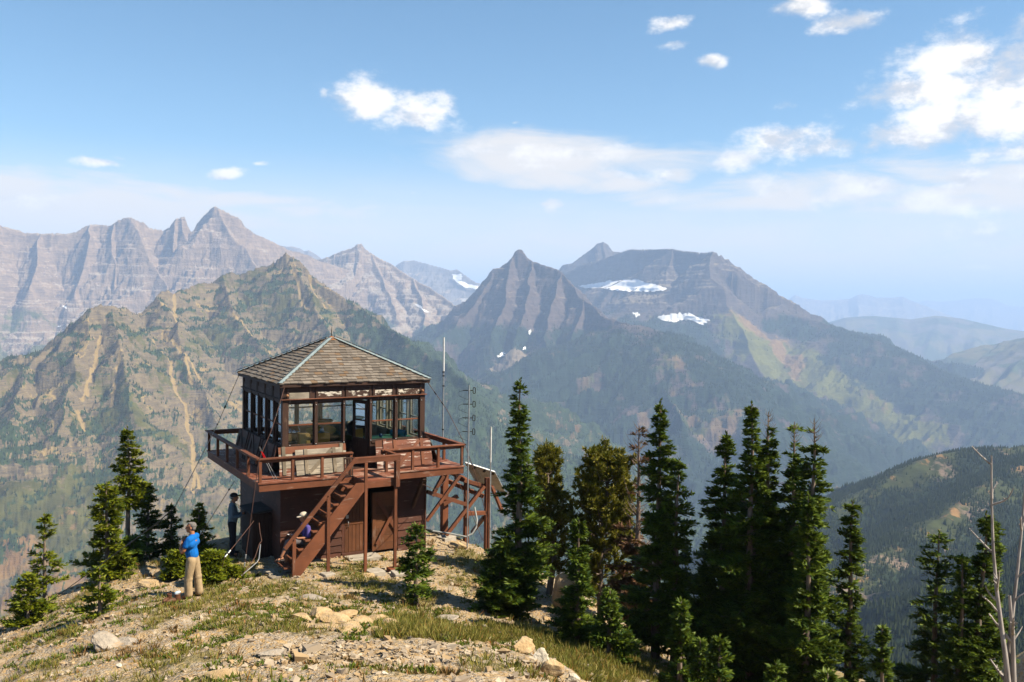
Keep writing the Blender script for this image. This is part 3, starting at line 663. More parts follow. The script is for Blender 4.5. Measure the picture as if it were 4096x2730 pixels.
def pix_zone(X, Y, Z, poly):
    """points of the ground inside the patch of ground whose outline is given by pixels (outline laid on the ground first)"""
    P = np.array([gpt(*q)[:2] for q in poly]); ins = np.zeros(X.shape, bool); j = len(P)-1
    for i in range(len(P)):
        c = ((P[i, 1] > Y) != (P[j, 1] > Y)) & (X < (P[j, 0]-P[i, 0])*(Y-P[i, 1])/(P[j, 1]-P[i, 1]+1e-12)+P[i, 0])
        ins ^= c; j = i
    return ins
ZGRASS = [(1480, 2560), (1560, 2470), (1700, 2470), (1900, 2510), (2200, 2540), (2500, 2620), (2750, 2725), (2560, 2728), (2330, 2728), (2200, 2640), (2050, 2560), (1800, 2575)]
ZGRAVEL = [(700, 2728), (1000, 2630), (1150, 2585), (1500, 2578), (1900, 2600), (2120, 2640), (2250, 2728)]
ZTUFT = [(560, 2480), (700, 2400), (900, 2330), (1350, 2320), (1700, 2290), (1850, 2200), (1980, 2240), (1980, 2420), (1700, 2440), (1250, 2420), (900, 2470)]
def grassiness(X, Y, Z):
    g = 0.42+0.75*fbm2(X/1.3+5, Y/1.3, 4)+0.3*fbm2(X/4, Y/4, 2)
    g = g+0.62*pix_zone(X, Y, Z, ZGRASS)+0.22*pix_zone(X, Y, Z, ZTUFT)-0.25*pix_zone(X, Y, Z, ZGRAVEL)
    pad = np.exp(-((X/2.5)**6+((Y)/2.6)**6)); return g-1.2*pad
gx, gy = np.meshgrid(np.concatenate([np.linspace(-70, -20, 40)[:-1], np.linspace(-20, 13, 470), np.linspace(13, 75, 45)[1:]]),
                     np.concatenate([np.linspace(-60, -22, 40)[:-1], np.linspace(-22, 4, 430), np.linspace(4, 70, 45)[1:]]), indexing='ij')
gzz = ground(gx, gy)
gg = grassiness(gx, gy, gzz)
def ground_mat():
    m = bpy.data.materials.new('stony_ground'); m.use_nodes = True; t = NT(m.node_tree); b = m.node_tree.nodes['Principled BSDF']
    g = t.n('ShaderNodeNewGeometry'); p = g.outputs['Position']
    n1 = t.noise(p, 0.9, 5, 0.6); n2 = t.noise(p, 7.0, 5, 0.65); n3 = t.noise(p, 40.0, 3, 0.6)
    vo = t.n('ShaderNodeTexVoronoi'); t.link(p, vo.inputs['Vector']); vo.inputs['Scale'].default_value = 22.0
    vo2 = t.n('ShaderNodeTexVoronoi'); t.link(p, vo2.inputs['Vector']); vo2.inputs['Scale'].default_value = 60.0
    c = t.mix(t.ss(n1, 0.36, 0.64), (0.53, 0.36, 0.185), (0.52, 0.405, 0.26))
    c = t.mix(t.ss(n2, 0.35, 0.7), c, (0.33, 0.235, 0.14))
    sepc = t.n('ShaderNodeSeparateColor'); t.link(vo.outputs['Color'], sepc.inputs[0])
    st = t.mix(sepc.outputs[0], (0.30, 0.27, 0.235), (0.55, 0.48, 0.39))
    c = t.mix(t.m('MULTIPLY', t.ss(sepc.outputs[1], 0.45, 0.6), 0.75), c, st)
    a = t.n('ShaderNodeAttribute'); a.attribute_name = 'grass'
    c = t.mix(t.m('MULTIPLY', t.ss(t.m('ADD', a.outputs['Fac'], t.m('MULTIPLY', t.m('SUBTRACT', n2, 0.5), 0.8)), 0.42, 0.75), 0.75), c, t.mix(n2, (0.15, 0.14, 0.05), (0.24, 0.195, 0.09)))
    t.link(c, b.inputs['Base Color']); b.inputs['Roughness'].default_value = 0.95; b.inputs['Specular IOR Level'].default_value = 0.15
    h = t.m('ADD', t.m('MULTIPLY', t.m('SUBTRACT', 1.0, vo.outputs['Distance']), 1.0), t.m('ADD', t.m('MULTIPLY', vo2.outputs['Distance'], -0.4), t.m('MULTIPLY', n2, 1.6)))
    t.link(t.bump(h, 0.9, 0.03), b.inputs['Normal'])
    return m
mGround = ground_mat()
mesh_np('ground', np.stack([gx, gy, gzz], -1).reshape(-1, 3), grid_faces(*gx.shape), mGround, attrs=dict(grass=gg), kind='structure')

# ------------------------------------------------------------------ simple materials
def mat(name, c1, c2=None, rough=0.8, scale=6.0, metal=0.0, bump=0.0, stretch=None, spec=0.25, detail=5, lo=0.35, hi=0.65, trans=0.0, coords='Object', rnd=0.0):
    m = bpy.data.materials.new(name); m.use_nodes = True; t = NT(m.node_tree); b = m.node_tree.nodes['Principled BSDF']
    tcn = t.n('ShaderNodeTexCoord'); p = tcn.outputs['Object']
    if coords == 'World': p = t.n('ShaderNodeNewGeometry').outputs['Position']
    if stretch: p = t.scale(p, stretch)
    n = t.noise(p, scale, detail, 0.6)
    c = t.mix(t.ss(n, lo, hi), c1, c2 if c2 else tuple(x*0.75 for x in c1))
    if rnd:
        oi = t.n('ShaderNodeObjectInfo'); k = t.m('ADD', 1.0-rnd, t.m('MULTIPLY', oi.outputs['Random'], 2*rnd))
        c = t.mix(1.0, c, t.comb(k, k, k), 'MULTIPLY')
    t.link(c, b.inputs['Base Color']); b.inputs['Roughness'].default_value = rough; b.inputs['Metallic'].default_value = metal
    b.inputs['Specular IOR Level'].default_value = spec
    if bump: t.link(t.bump(n, 0.6, bump), b.inputs['Normal'])
    if trans:
        pass
    return m
def stone_mat(name, c1, c2, c3):
    m = bpy.data.materials.new(name); m.use_nodes = True; t = NT(m.node_tree); b = m.node_tree.nodes['Principled BSDF']
    p = t.n('ShaderNodeNewGeometry').outputs['Position']
    n = t.noise(p, 5.0, 6, 0.65); n2 = t.noise(p, 28.0, 4, 0.6); st = t.noise(t.scale(p, (1, 1, 6)), 3.0, 4, 0.6)
    c = t.mix(t.ss(n, 0.35, 0.65), c1, c2); c = t.mix(t.ss(st, 0.52, 0.66), c, c3); c = t.mix(t.ss(n2, 0.55, 0.8), c, tuple(x*0.6 for x in c1))
    t.link(c, b.inputs['Base Color']); b.inputs['Roughness'].default_value = 0.9; b.inputs['Specular IOR Level'].default_value = 0.2
    t.link(t.bump(t.m('ADD', n, t.m('MULTIPLY', n2, 0.4)), 0.8, 0.06), b.inputs['Normal'])
    return m
mStone = stone_mat('tan_stone', (0.50, 0.355, 0.205), (0.60, 0.46, 0.29), (0.40, 0.31, 0.22))
mGrey = stone_mat('grey_stone', (0.33, 0.295, 0.25), (0.47, 0.41, 0.34), (0.42, 0.32, 0.22))
mWhite = stone_mat('white_stone', (0.62, 0.55, 0.44), (0.72, 0.66, 0.56), (0.52, 0.44, 0.33))

# ------------------------------------------------------------------ rocks
def rock_mesh(seed, flat=1.0, sub=3, cuts=9):
    rs = np.random.RandomState(seed); bm = bmesh.new(); bmesh.ops.create_icosphere(bm, subdivisions=sub, radius=1.0)
    V = np.array([v.co[:] for v in bm.verts]); F = np.array([[v.index for v in f.verts] for f in bm.faces]); bm.free()
    for k in range(cuts):
        n = rs.randn(3); n /= np.linalg.norm(n); c = 0.48+0.35*rs.rand(); d = V@n; V = V-np.outer(np.maximum(d-c, 0), n)
    if sub > 3: V = V*(1+0.07*ridged(V[:, 0]*3+seed, V[:, 1]*3+V[:, 2]*2.3, 4)[:, None])
    V = V*(1+0.10*perlin(V[:, 0]*2+seed, V[:, 1]*2+V[:, 2]*1.7)[:, None]+0.05*perlin(V[:, 0]*5+V[:, 2]*4, V[:, 1]*5+seed)[:, None])
    return V*np.array([1, 1, flat]), F
_rockm = {}
def rock_at(P, size, rz, seed, m, label, group=None, name='rock', flat=1.0, sink=0.35, tilt=(0, 0), sub=3):
    key = (seed, flat, m.name, sub)
    if key not in _rockm:
        V, F = rock_mesh(seed, flat, sub); o = mesh_np(name, V, F, m, smooth=False); _rockm[key] = o.data
    else:
        o = bpy.data.objects.new(name, _rockm[key]); COL.objects.link(o)
    o.scale = size; o.rotation_euler = (tilt[0], tilt[1], rz)
    o.location = (P[0], P[1], P[2]+size[2]*(0.6-sink)*min(1, flat+0.3))
    return tag(o, label, 'rock', group)
def rock_px(u, v, w_px, h_px, seed, m, label, group=None, name='rock', **kw):
    P = gpt(u, v); k = np.linalg.norm(P-CAM)/FPX
    sx = w_px*k/2; sz = h_px*k/2
    return rock_at(P, (sx, sx*0.75, max(sz, 0.3*sx)), YAW*-1+kw.pop('rz', 0.0), seed, m, label, group, name, **kw)
# ------------------------------------------------------------------ foliage materials
def leaf_mat(name, c1, c2, c3=None):
    m = bpy.data.materials.new(name); m.use_nodes = True; t = NT(m.node_tree); m.node_tree.nodes.clear()
    g = t.n('ShaderNodeNewGeometry'); n = t.noise(g.outputs['Position'], 1.6, 3, 0.6); rn = g.outputs['Random Per Island']
    c = t.mix(t.ss(t.m('MULTIPLY', t.m('ADD', n, rn), 0.5), 0.25, 0.75), c1, c2)
    if c3: c = t.mix(t.ss(rn, 0.90, 0.97), c, c3)
    d = t.n('ShaderNodeBsdfPrincipled'); t.link(c, d.inputs['Base Color']); d.inputs['Roughness'].default_value = 0.6; d.inputs['Specular IOR Level'].default_value = 0.25
    tr = t.n('ShaderNodeBsdfTranslucent'); t.link(t.mix(0.5, c, (0.14, 0.16, 0.03)), tr.inputs[0])
    mx = t.n('ShaderNodeMixShader'); mx.inputs[0].default_value = 0.22; t.link(d.outputs[0], mx.inputs[1]); t.link(tr.outputs[0], mx.inputs[2])
    o = t.n('ShaderNodeOutputMaterial'); t.link(mx.outputs[0], o.inputs[0])
    return m
mFir = leaf_mat('fir_needles', (0.040, 0.080, 0.016), (0.150, 0.205, 0.030))
mFirY = leaf_mat('sun_tinted_fir_needles', (0.095, 0.140, 0.018), (0.250, 0.265, 0.036))  # lighter, yellower copy: sunlight on these firs put into the needle colour
mPine = leaf_mat('pine_needles', (0.110, 0.125, 0.020), (0.290, 0.250, 0.048))
mDead = leaf_mat('dead_needles', (0.10, 0.048, 0.026), (0.17, 0.09, 0.05))
mGrass = leaf_mat('dry_grass', (0.15, 0.17, 0.035), (0.36, 0.30, 0.10), (0.36, 0.18, 0.07))
mHerb = leaf_mat('low_herbs', (0.08, 0.13, 0.02), (0.20, 0.22, 0.045), (0.30, 0.14, 0.06))
mBrown = leaf_mat('withered_herbs', (0.16, 0.105, 0.045), (0.27, 0.17, 0.075), (0.30, 0.12, 0.05))
mBark = mat('bark', (0.16, 0.12, 0.09), (0.27, 0.22, 0.18), 0.95, 18, bump=0.02, stretch=(1, 1, 0.25), coords='World')
mSnag = mat('bleached_wood', (0.30, 0.27, 0.255), (0.50, 0.46, 0.43), 0.85, 12, bump=0.01, stretch=(1, 1, 0.15), coords='World')
mTwig = mat('bare_twigs', (0.17, 0.12, 0.095), (0.27, 0.21, 0.17), 0.9, 14, coords='World')

def tube(pts, rad, n=6):
    """tapered tube through points -> V, F (quads)"""
    pts = np.asarray(pts, float); rad = np.asarray(rad, float); m = len(pts)
    tg = np.gradient(pts, axis=0); tg /= np.linalg.norm(tg, axis=1, keepdims=True)+1e-9
    ref = np.array([0.31, 0.77, 0.11]) if abs(tg[0, 2]) > 0.7 else np.array([0., 0, 1])
    a = np.cross(tg, ref); a /= np.linalg.norm(a, axis=1, keepdims=True)+1e-9; b = np.cross(tg, a)
    th = np.arange(n)*2*np.pi/n
    V = pts[:, None]+rad[:, None, None]*(np.cos(th)[None, :, None]*a[:, None]+np.sin(th)[None, :, None]*b[:, None])
    i = np.arange(m*n).reshape(m, n); j = np.roll(i, -1, 1)
    F = np.stack([i[:-1], j[:-1], j[1:], i[1:]], -1).reshape(-1, 4)
    return V.reshape(-1, 3), F
class Bag:
    def __init__(s): s.V = []; s.F = []; s.n = 0
    def add(s, V, F):
        if len(V): s.V.append(np.asarray(V, float)); s.F.append(np.asarray(F)+s.n); s.n += len(V)
    def obj(s, name, m, parent=None, **kw):
        return mesh_np(name, np.concatenate(s.V), np.concatenate(s.F), m, parent, **kw)
def blades(base, dirv, length, width, rs, flat=2.5):
    """needle sprays: leaf-shaped quads along dirv; base/dirv (n,3)"""
    n = len(base); d = dirv/(np.linalg.norm(dirv, axis=1, keepdims=True)+1e-9)
    r = rs.randn(n, 3)*flat+np.array([0, 0, 1.]); s = np.cross(d, r); s /= np.linalg.norm(s, axis=1, keepdims=True)+1e-9
    L = length[:, None]; w = width[:, None]
    mid = base+d*L*0.45
    V = np.stack([base, mid+s*w*0.5, base+d*L, mid-s*w*0.5], 1).reshape(-1, 3)
    F = (np.arange(n)*4)[:, None]+np.arange(4)[None]
    return V, F
def fir_data(H, Rb, seed, crown0=0.06, dens=1.0, droop=0.25, shape=0.85, gap=0.15, dead_top=0.0, lean=0.0, tw=0.046):
    """-> trunk bag, crown bag, bare-twig bag, in metres with the foot at the origin"""
    rs = np.random.RandomState(seed); tr = Bag(); cr = Bag(); tw_ = Bag()
    zs = np.linspace(-0.4, H, 12); bend = lean*(np.clip(zs, 0, H)/H)**1.6
    tp = np.stack([bend+0.02*H*perlin(zs*0.5+seed, zs*0)*0.5, 0.02*H*perlin(zs*0.5, zs*0+seed)*0.5, zs], -1)
    r0 = 0.014*H+0.025
    tr.add(*tube(tp, r0*(1-np.clip(zs, 0, H)/H)**0.85+0.008, 8))
    B = []; D_ = []; LL = []; Wd = []
    z = H*crown0
    while z < H*0.985:
        t = (z/H-crown0)/(1-crown0)
        Lmax = Rb*((1-t)**shape)*(0.35+0.65*min(1, (t+0.10)*5))+0.05
        sect = 0.82+0.28*perlin(np.array([z*1.3+seed]), np.array([seed*0.7]))[0]
        nb = rs.poisson((5.6 if t < 0.85 else 4.4)*dens*(1.4 if t > 1-dead_top else 1))
        for k in range(nb):
            if rs.rand() < gap*0.5: continue
            a = rs.rand()*2*np.pi; L = Lmax*(0.55+0.55*rs.rand())*(sect+0.25*math.sin(a*2+z*2+seed))
            L = max(L, 0.20 if t > 1-dead_top else 0.07)
            c0 = np.array([np.interp(z, zs, tp[:, 0]), np.interp(z, zs, tp[:, 1]), z])
            ho = np.array([math.cos(a), math.sin(a), 0])
            dr = droop*(1-t)*(0.7+0.6*rs.rand())-0.25*t
            s = np.linspace(0, 1, 5)
            bp = c0+ho*(s*L)[:, None]+np.array([0, 0, 1])*(L*(-dr*s+0.75*dr*s**2.5+0.06*rs.randn()*s))[:, None]
            dead = (t > 1-dead_top) and rs.rand() < 0.93
            if dead:
                k2 = L*(0.4+0.9*rs.rand()); bp = c0+ho*(s*k2)[:, None]*0.8+np.array([0, 0, 1])*(k2*(0.25*s+(0.2+0.7*rs.rand())*s**2))[:, None]+rs.randn(5, 3)*0.012*s[:, None]
            (tw_ if dead else tr).add(*tube(bp, (0.006+0.012*L)*(1-0.85*s), 3))
            if dead: continue
            m = max(6, int(L/0.034*min(1.3, 0.7+dens*0.45)))
            ss = 0.16+0.84*np.sort(rs.rand(m)); ss[-1] = 1.0
            pb = np.stack([np.interp(ss, s, bp[:, i]) for i in range(3)], -1)
            tg = np.stack([np.interp(ss, s, np.gradient(bp[:, i], s)) for i in range(3)], -1); tg /= np.linalg.norm(tg, axis=1, keepdims=True)
            side = np.cross(tg, [0, 0, 1.]); side /= np.linalg.norm(side, axis=1, keepdims=True)+1e-9
            for sg in (-1, 1):
                sl = (0.10+0.30*L*(1-ss)**0.8)*(0.7+0.6*rs.rand(m)); sl = np.minimum(sl, 0.34)
                dv = tg*0.75+side*sg*(0.85+0.2*rs.randn(m))[:, None]+np.array([0, 0, 1])*(0.12+0.28*rs.randn(m))[:, None]
                dv /= np.linalg.norm(dv, axis=1, keepdims=True)
                for rep in range(2):
                    B.append(pb+rs.randn(m, 3)*0.012); D_.append(dv+rs.randn(m, 3)*0.16); LL.append(sl*(0.8+0.4*rs.rand(m))); Wd.append(np.full(m, tw)*(0.8+0.5*rs.rand(m)))
            B.append(pb); D_.append(tg+np.array([0, 0, 0.5])+0.3*rs.randn(m, 3)); LL.append(np.full(m, 0.11)); Wd.append(np.full(m, tw))
        z += (0.070+0.014*H*0.5)*(0.8+0.4*rs.rand())*(1 if t < 0.8 else 0.8)
    # leader
    if dead_top == 0:
        m = 14; zz = H-rs.rand(m)*0.3; B.append(np.stack([np.full(m, tp[-1, 0]), np.full(m, tp[-1, 1]), zz], -1)); a = rs.rand(m)*6.28
        D_.append(np.stack([np.cos(a)*0.5, np.sin(a)*0.5, np.ones(m)], -1)); LL.append(np.full(m, 0.10)); Wd.append(np.full(m, 0.04))
    cr.add(*blades(np.concatenate(B), np.concatenate(D_), np.concatenate(LL), np.concatenate(Wd), rs, 0.42))
    return tr, cr, tw_
def pine_data(H, Rb, seed, crown0=0.35, nb=46, tuft=26):
    rs = np.random.RandomState(seed); tr = Bag(); cr = Bag()
    zs = np.linspace(-0.4, H*0.95, 10); tp = np.stack([0.05*H*perlin(zs*0.4+seed, zs*0), 0.05*H*perlin(zs*0.4, zs*0+seed), zs], -1)
    tr.add(*tube(tp, (0.016*H+0.02)*(1-np.clip(zs, 0, H)/H)**0.8+0.012, 8))
    B = []; D_ = []; LL = []; Wd = []
    for k in range(nb):
        t = crown0+(1-crown0)*rs.rand()**0.9*0.98; z = H*0.95*t; a = rs.rand()*2*np.pi
        q = (t-crown0)/(1-crown0); L = Rb*(0.45+0.8*math.sin(math.pi*min(1, 0.18+q*0.78)))*(0.6+0.5*rs.rand())
        c0 = np.array([np.interp(z, zs, tp[:, 0]), np.interp(z, zs, tp[:, 1]), z]); s = np.linspace(0, 1, 5)
        up = 0.35+0.6*q
        bp = c0+np.array([math.cos(a), math.sin(a), 0])*(L*s)[:, None]+np.array([0, 0, 1])*(L*up*s**1.7)[:, None]+rs.randn(5, 3)*0.02*s[:, None]
        tr.add(*tube(bp, (0.010+0.016*L)*(1-0.8*s), 4))
        for c in range(7):
            sc = 0.45+0.55*rs.rand() if c else 1.0
            p0 = np.array([np.interp(sc, s, bp[:, i]) for i in range(3)])
            dd = bp[-1]-bp[-2]; dd = dd/np.linalg.norm(dd)+np.array([0, 0, 0.5])+0.6*rs.randn(3); dd /= np.linalg.norm(dd)
            p1 = p0+dd*(0.12+0.14*rs.rand()); tr.add(*tube([p0, p1], [0.007, 0.004], 3))
            m = tuft; ax = p0+(p1-p0)*rs.rand(m)[:, None]
            v = rs.randn(m, 3); v /= np.linalg.norm(v, axis=1, keepdims=True)
            B.append(ax); D_.append(v*0.8+dd); LL.append(0.08+0.07*rs.rand(m)); Wd.append(np.full(m, 0.034))
    cr.add(*blades(np.concatenate(B), np.concatenate(D_), np.concatenate(LL), np.concatenate(Wd), rs))
    return tr, cr, Bag()
def plant_tree(P, data, label, cat='tree', name='fir_tree', m=None, group=None, rz=0.0, scale=1.0, bark=None, tilt=(0, 0)):
    e = bpy.data.objects.new(name, None); COL.objects.link(e); e.location = tuple(P); e.rotation_euler = (tilt[0], tilt[1], rz); e.scale = (scale,)*3
    e.empty_display_size = 0.3
    tag(e, label, cat, group); tr, cr, tw = data
    tr.obj('trunk', bark or mBark, e)
    if cr.n: cr.obj('crown', m or mFir, e, smooth=False)
    if tw.n: tag(tw.obj('bare_branches', mTwig, e, kind='stuff'), 'dead bare twigs at the top')
    return e
def copy_tree(src, P, label, rz, scale, group=None):
    e = src.copy(); COL.objects.link(e); e.location = tuple(P); e.rotation_euler = (0, 0, rz); e.scale = (scale,)*3 if np.isscalar(scale) else tuple(scale)
    e['label'] = label
    if group: e['group'] = group
    elif 'group' in e: del e['group']
    for c in list(src.children):
        d = c.copy(); COL.objects.link(d); d.parent = e
    return e
def tree_px(u_top, v_top, D, u_base=None, v_base=None, zb=None):
    """foot and height of a tree standing at distance D whose tip is seen at (u_top, v_top); the foot stands on the ground"""
    T = at(u_top, v_top, D)
    g = gz(T[0], T[1]) if zb is None else zb
    return np.array([T[0], T[1], g-0.05]), T[2]-g+0.05
def fir(u, v, D, half_px, seed, label, **kw):
    zb = kw.pop('zb', None); nm = kw.pop('name', 'fir_tree'); mm = kw.pop('m', None); grp = kw.pop('group', None); rz = kw.pop('rz', 0.0)
    P, H = tree_px(u, v, D, zb=zb); Rb = half_px*D/FPX
    print('tree', nm, round(D, 1), 'foot', np.round(P, 2), 'H %.2f R %.2f' % (H, Rb))
    return plant_tree(P, fir_data(H, Rb, seed, **kw), label, name=nm, m=mm, group=grp, rz=rz)
# right of the lookout
T1 = fir(2083, 1520, 21.8, 200, 11, 'tall dense dark fir beside the solar panel stand', dens=1.1, gap=.15, shape=.95, crown0=.03)
fir(2000, 2170, 21.6, 150, 12, 'low bushy fir skirting the foot of the tall dense fir', dens=1.2, gap=.05, shape=.6, crown0=.02)
fir(2643, 1600, 21.0, 165, 13, 'slender dark fir with thin spire next to the dead brown tree', dens=1.0, gap=.25, shape=.75, crown0=.10)
fir(2712, 1835, 20.7, 130, 14, 'shorter fir growing against the slender spire fir', dens=1.0, gap=.2, shape=.7, crown0=.12)
fir(2315, 2080, 19.6, 120, 15, 'young green fir in front of the round-topped pine', dens=.9, gap=.2, shape=.8, crown0=.06)
fir(2440, 2360, 18.8, 130, 16, 'small bushy fir on the grass slope below the pine', dens=1.0, gap=.15, shape=.7, crown0=.03)
P_, H_ = tree_px(2205, 1790, 25.5)
plant_tree(P_, pine_data(H_, 50*25.5/FPX, 21, crown0=.15, nb=120), 'narrow yellowish pine behind the tall dense fir', name='pine_tree', m=mPine)
P_, H_ = tree_px(2415, 1815, 25.0)
plant_tree(P_, pine_data(H_, 104*25/FPX, 22, crown0=.10, nb=210, tuft=36), 'round-topped yellow-green pine with open branches', name='pine_tree', m=mPine)
P_, H_ = tree_px(2560, 1705, 23.4)
dt, dc, dw = fir_data(H_, 1.0, 23, crown0=.08, dens=.85, droop=.45, gap=.3, shape=.45, dead_top=.55, tw=.035)
plant_tree(P_, (dt, dc, dw), 'dead brown conifer with bare grey upper limbs', name='dead_tree', m=mDead, bark=mTwig)
# the dark cluster
fir(2905, 1735, 21.0, 300, 31, 'dark fir at the pine side of the dense clump', dens=1.15, gap=.1, shape=1.0, crown0=.02)
fir(3012, 1612, 20.4, 300, 32, 'tallest live-topped fir in the dense dark clump', dens=1.15, gap=.1, shape=1.0, crown0=.02)
fir(3075, 1648, 20.8, 280, 33, 'dark fir with a dead needle-less tip in the dense clump', dens=1.1, gap=.1, shape=.95, crown0=.02, dead_top=.09)
fir(3180, 1688, 20.6, 240, 34, 'fir with broken bare twin tips in the dense clump', dens=1.1, gap=.15, shape=.95, crown0=.02, dead_top=.11)
fir(3262, 1675, 20.0, 250, 35, 'sunlit outer fir of the clump with a bare forked top', dens=1.1, gap=.15, shape=.95, crown0=.02, dead_top=.08)
fir(3240, 1980, 19.0, 190, 38, 'lower green fir in front of the dense dark clump', dens=1.1, gap=.1, shape=.75, crown0=.04)
fir(3412, 2005, 20.5, 75, 36, 'thin ragged fir with browning needles beside the clump', dens=.9, gap=.3, shape=.35, crown0=.05)
fir(3535, 2510, 18.5, 80, 37, 'little pointed fir below the ragged thin fir', dens=.9, gap=.15, shape=.8)
# far right
fir(3755, 2125, 22.0, 200, 41, 'open-branched fir with a blunt tip left of the bleached snag', dens=.75, gap=.35, shape=.55, crown0=.05)
fir(3850, 2225, 21.0, 170, 42, 'fir with a long bare leader between two taller firs', dens=1.0, gap=.15, shape=.75, crown0=.05)
fir(3938, 2050, 21.3, 190, 43, 'dense pointed fir standing in front of the bleached snag', dens=1.2, gap=.1, shape=.75, crown0=.05)
fir(3968, 2058, 22.2, 150, 44, 'fir with orange-tinged needles tucked behind the pointed fir', dens=1.0, gap=.2, shape=.7, crown0=.05)
# seedlings at the lower edge
sd0 = fir(2880, 2550, 16.0, 80, 51, 'blue-green fir seedling below the dense dark clump', dens=.8, gap=.1, name='fir_sapling')
for u_, v_, D_, lb, r_ in [(3105, 2655, 15.5, 'tiny fir seedling under the lit outer fir', 1.0), (2725, 2405, 18.5, 'fir seedling in the grass below the slender spire fir', 2.2), (2800, 2560, 16.8, 'fir seedling between the grass slope and the dark clump', 3.1), (3310, 2690, 15.8, 'fir seedling at the foot of the ragged thin fir', 4.1)]:
    P_, H_ = tree_px(u_, v_, D_); s0 = 1.0
    copy_tree(sd0, P_, lb, r_, max(0.3, H_)/max(0.3, tree_px(2880, 2550, 16.0)[1]))
# sapling by the lookout wall
P_ = gpt(1665, 2425); T_ = at(1682, 2095, math.hypot(P_[0]-CAM[0], P_[1]-CAM[1]))
plant_tree(P_, fir_data(T_[2]-P_[2], 0.62, 61, crown0=.12, dens=.55, gap=.3, shape=.7, droop=.15), 'thin fir sapling in front of the lookout wall', name='fir_sapling')
# left side
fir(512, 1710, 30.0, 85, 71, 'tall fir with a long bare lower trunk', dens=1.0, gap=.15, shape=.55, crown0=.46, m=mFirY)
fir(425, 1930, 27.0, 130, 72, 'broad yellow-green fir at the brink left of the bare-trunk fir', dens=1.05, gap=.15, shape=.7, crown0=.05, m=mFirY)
fir(592, 1935, 31.0, 95, 73, 'dark shaded fir right of the bare-trunk fir', dens=.9, gap=.2, shape=.75, crown0=.05)
fir(686, 2020, 31.0, 70, 74, 'small dark fir behind the man in blue', dens=.8, gap=.2, shape=.8, crown0=.05)
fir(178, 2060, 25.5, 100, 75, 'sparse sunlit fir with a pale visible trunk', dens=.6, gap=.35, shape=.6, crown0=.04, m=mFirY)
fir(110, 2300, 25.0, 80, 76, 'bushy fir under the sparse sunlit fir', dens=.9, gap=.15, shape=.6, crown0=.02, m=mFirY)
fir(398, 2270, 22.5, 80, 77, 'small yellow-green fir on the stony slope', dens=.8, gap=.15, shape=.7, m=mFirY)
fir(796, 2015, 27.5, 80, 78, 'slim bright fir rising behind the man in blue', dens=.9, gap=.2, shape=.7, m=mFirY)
fir(520, 2150, 28.5, 150, 79, 'low dark fir filling the gap below the bare-trunk fir', dens=1.1, gap=.05, shape=.6)
# spreading shrubs of fir by the man
def fir_shrub(u, v, half_px, h, seed, label):
    P = gpt(u, v); D = math.hypot(P[0]-CAM[0], P[1]-CAM[1])
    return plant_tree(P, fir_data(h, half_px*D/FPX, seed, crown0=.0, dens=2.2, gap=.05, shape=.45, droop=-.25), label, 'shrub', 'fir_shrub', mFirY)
fir_shrub(845, 2325, 95, .75, 81, 'low spreading fir shrub right of the man in blue')
fir_shrub(715, 2320, 70, .75, 82, 'low spreading fir shrub left of the man in blue')
fir_shrub(930, 2318, 50, .3, 83, 'ground-hugging fir shrub beside the cable anchor')

# bleached snag
def snag(P, H, seed):
    rs = np.random.RandomState(seed); b = Bag()
    def limb(p, d, L, r, depth):
        n = 7; s = np.linspace(0, 1, n); d = d/np.linalg.norm(d); side = rs.randn(3)*0.10
        pts = p+d*(L*s)[:, None]+np.array([0, 0, 1])*(0.22*L*s**2)[:, None]+side*(L*np.sin(s*5+rs.rand()*6))[:, None]*0.35
        b.add(*tube(pts, r*(1-0.8*s)+0.006, 6 if depth < 2 else 4))
        if depth < 3:
            for k in range((9, 7, 4)[depth]):
                t = 0.30+0.68*rs.rand(); q = np.array([np.interp(t, s, pts[:, i]) for i in range(3)])
                a = rs.rand()*6.28; dv = np.array([math.cos(a), math.sin(a), 0.55+0.5*rs.rand()])
                limb(q, dv, L*(0.09+0.13*rs.rand())*(1.15-t*0.5), r*(0.5-0.2*t), depth+1)
    limb(np.array([0, 0, -0.4]), np.array([-.03, 0, 1.]), H*0.62, 0.115, 0)
    top = np.array([-0.02*H, 0, H*0.50])
    for a, k in ((2.6, .50), (0.3, .44)):
        limb(top+np.array([0, 0, -0.12*H*rs.rand()]), np.array([math.cos(a)*.14, math.sin(a)*.1, 1.]), H*k, 0.055, 1)
    return b
P_, H_ = tree_px(4030, 1900, 20.5)
e_ = bpy.data.objects.new('dead_snag', None); COL.objects.link(e_); e_.location = tuple(P_+np.array([.22, -.1, 0])); tag(e_, 'bleached bare dead tree with forked grey limbs', 'dead tree')
snag(P_, H_, 5).obj('trunk', mSnag, e_)
P_ = at(2165, 1900, 25.8); b_ = Bag()

# ------------------------------------------------------------------ grass, herbs, pebbles
def scatter(n, dens, seed, xr=(-19, 12), yr=(-21, 1.5)):
    rs = np.random.RandomState(seed); out = []; need = n
    while need > 0:
        x = xr[0]+(xr[1]-xr[0])*rs.rand(60000); y = yr[0]+(yr[1]-yr[0])*rs.rand(60000); z = ground(x, y)
        u, v = proj(np.stack([x, y, z], -1)); ok = (u > -250) & (u < 4300) & (v < 3000) & (rs.rand(60000) < dens(x, y, z))
        q = np.stack([x, y, z], -1)[ok][:need]; out.append(q); need -= len(q)
        if len(q) == 0: break
    return np.concatenate(out)
def inside_house(x, y):
    return (np.abs(x) < 2.3) & (np.abs(y) < 2.4)
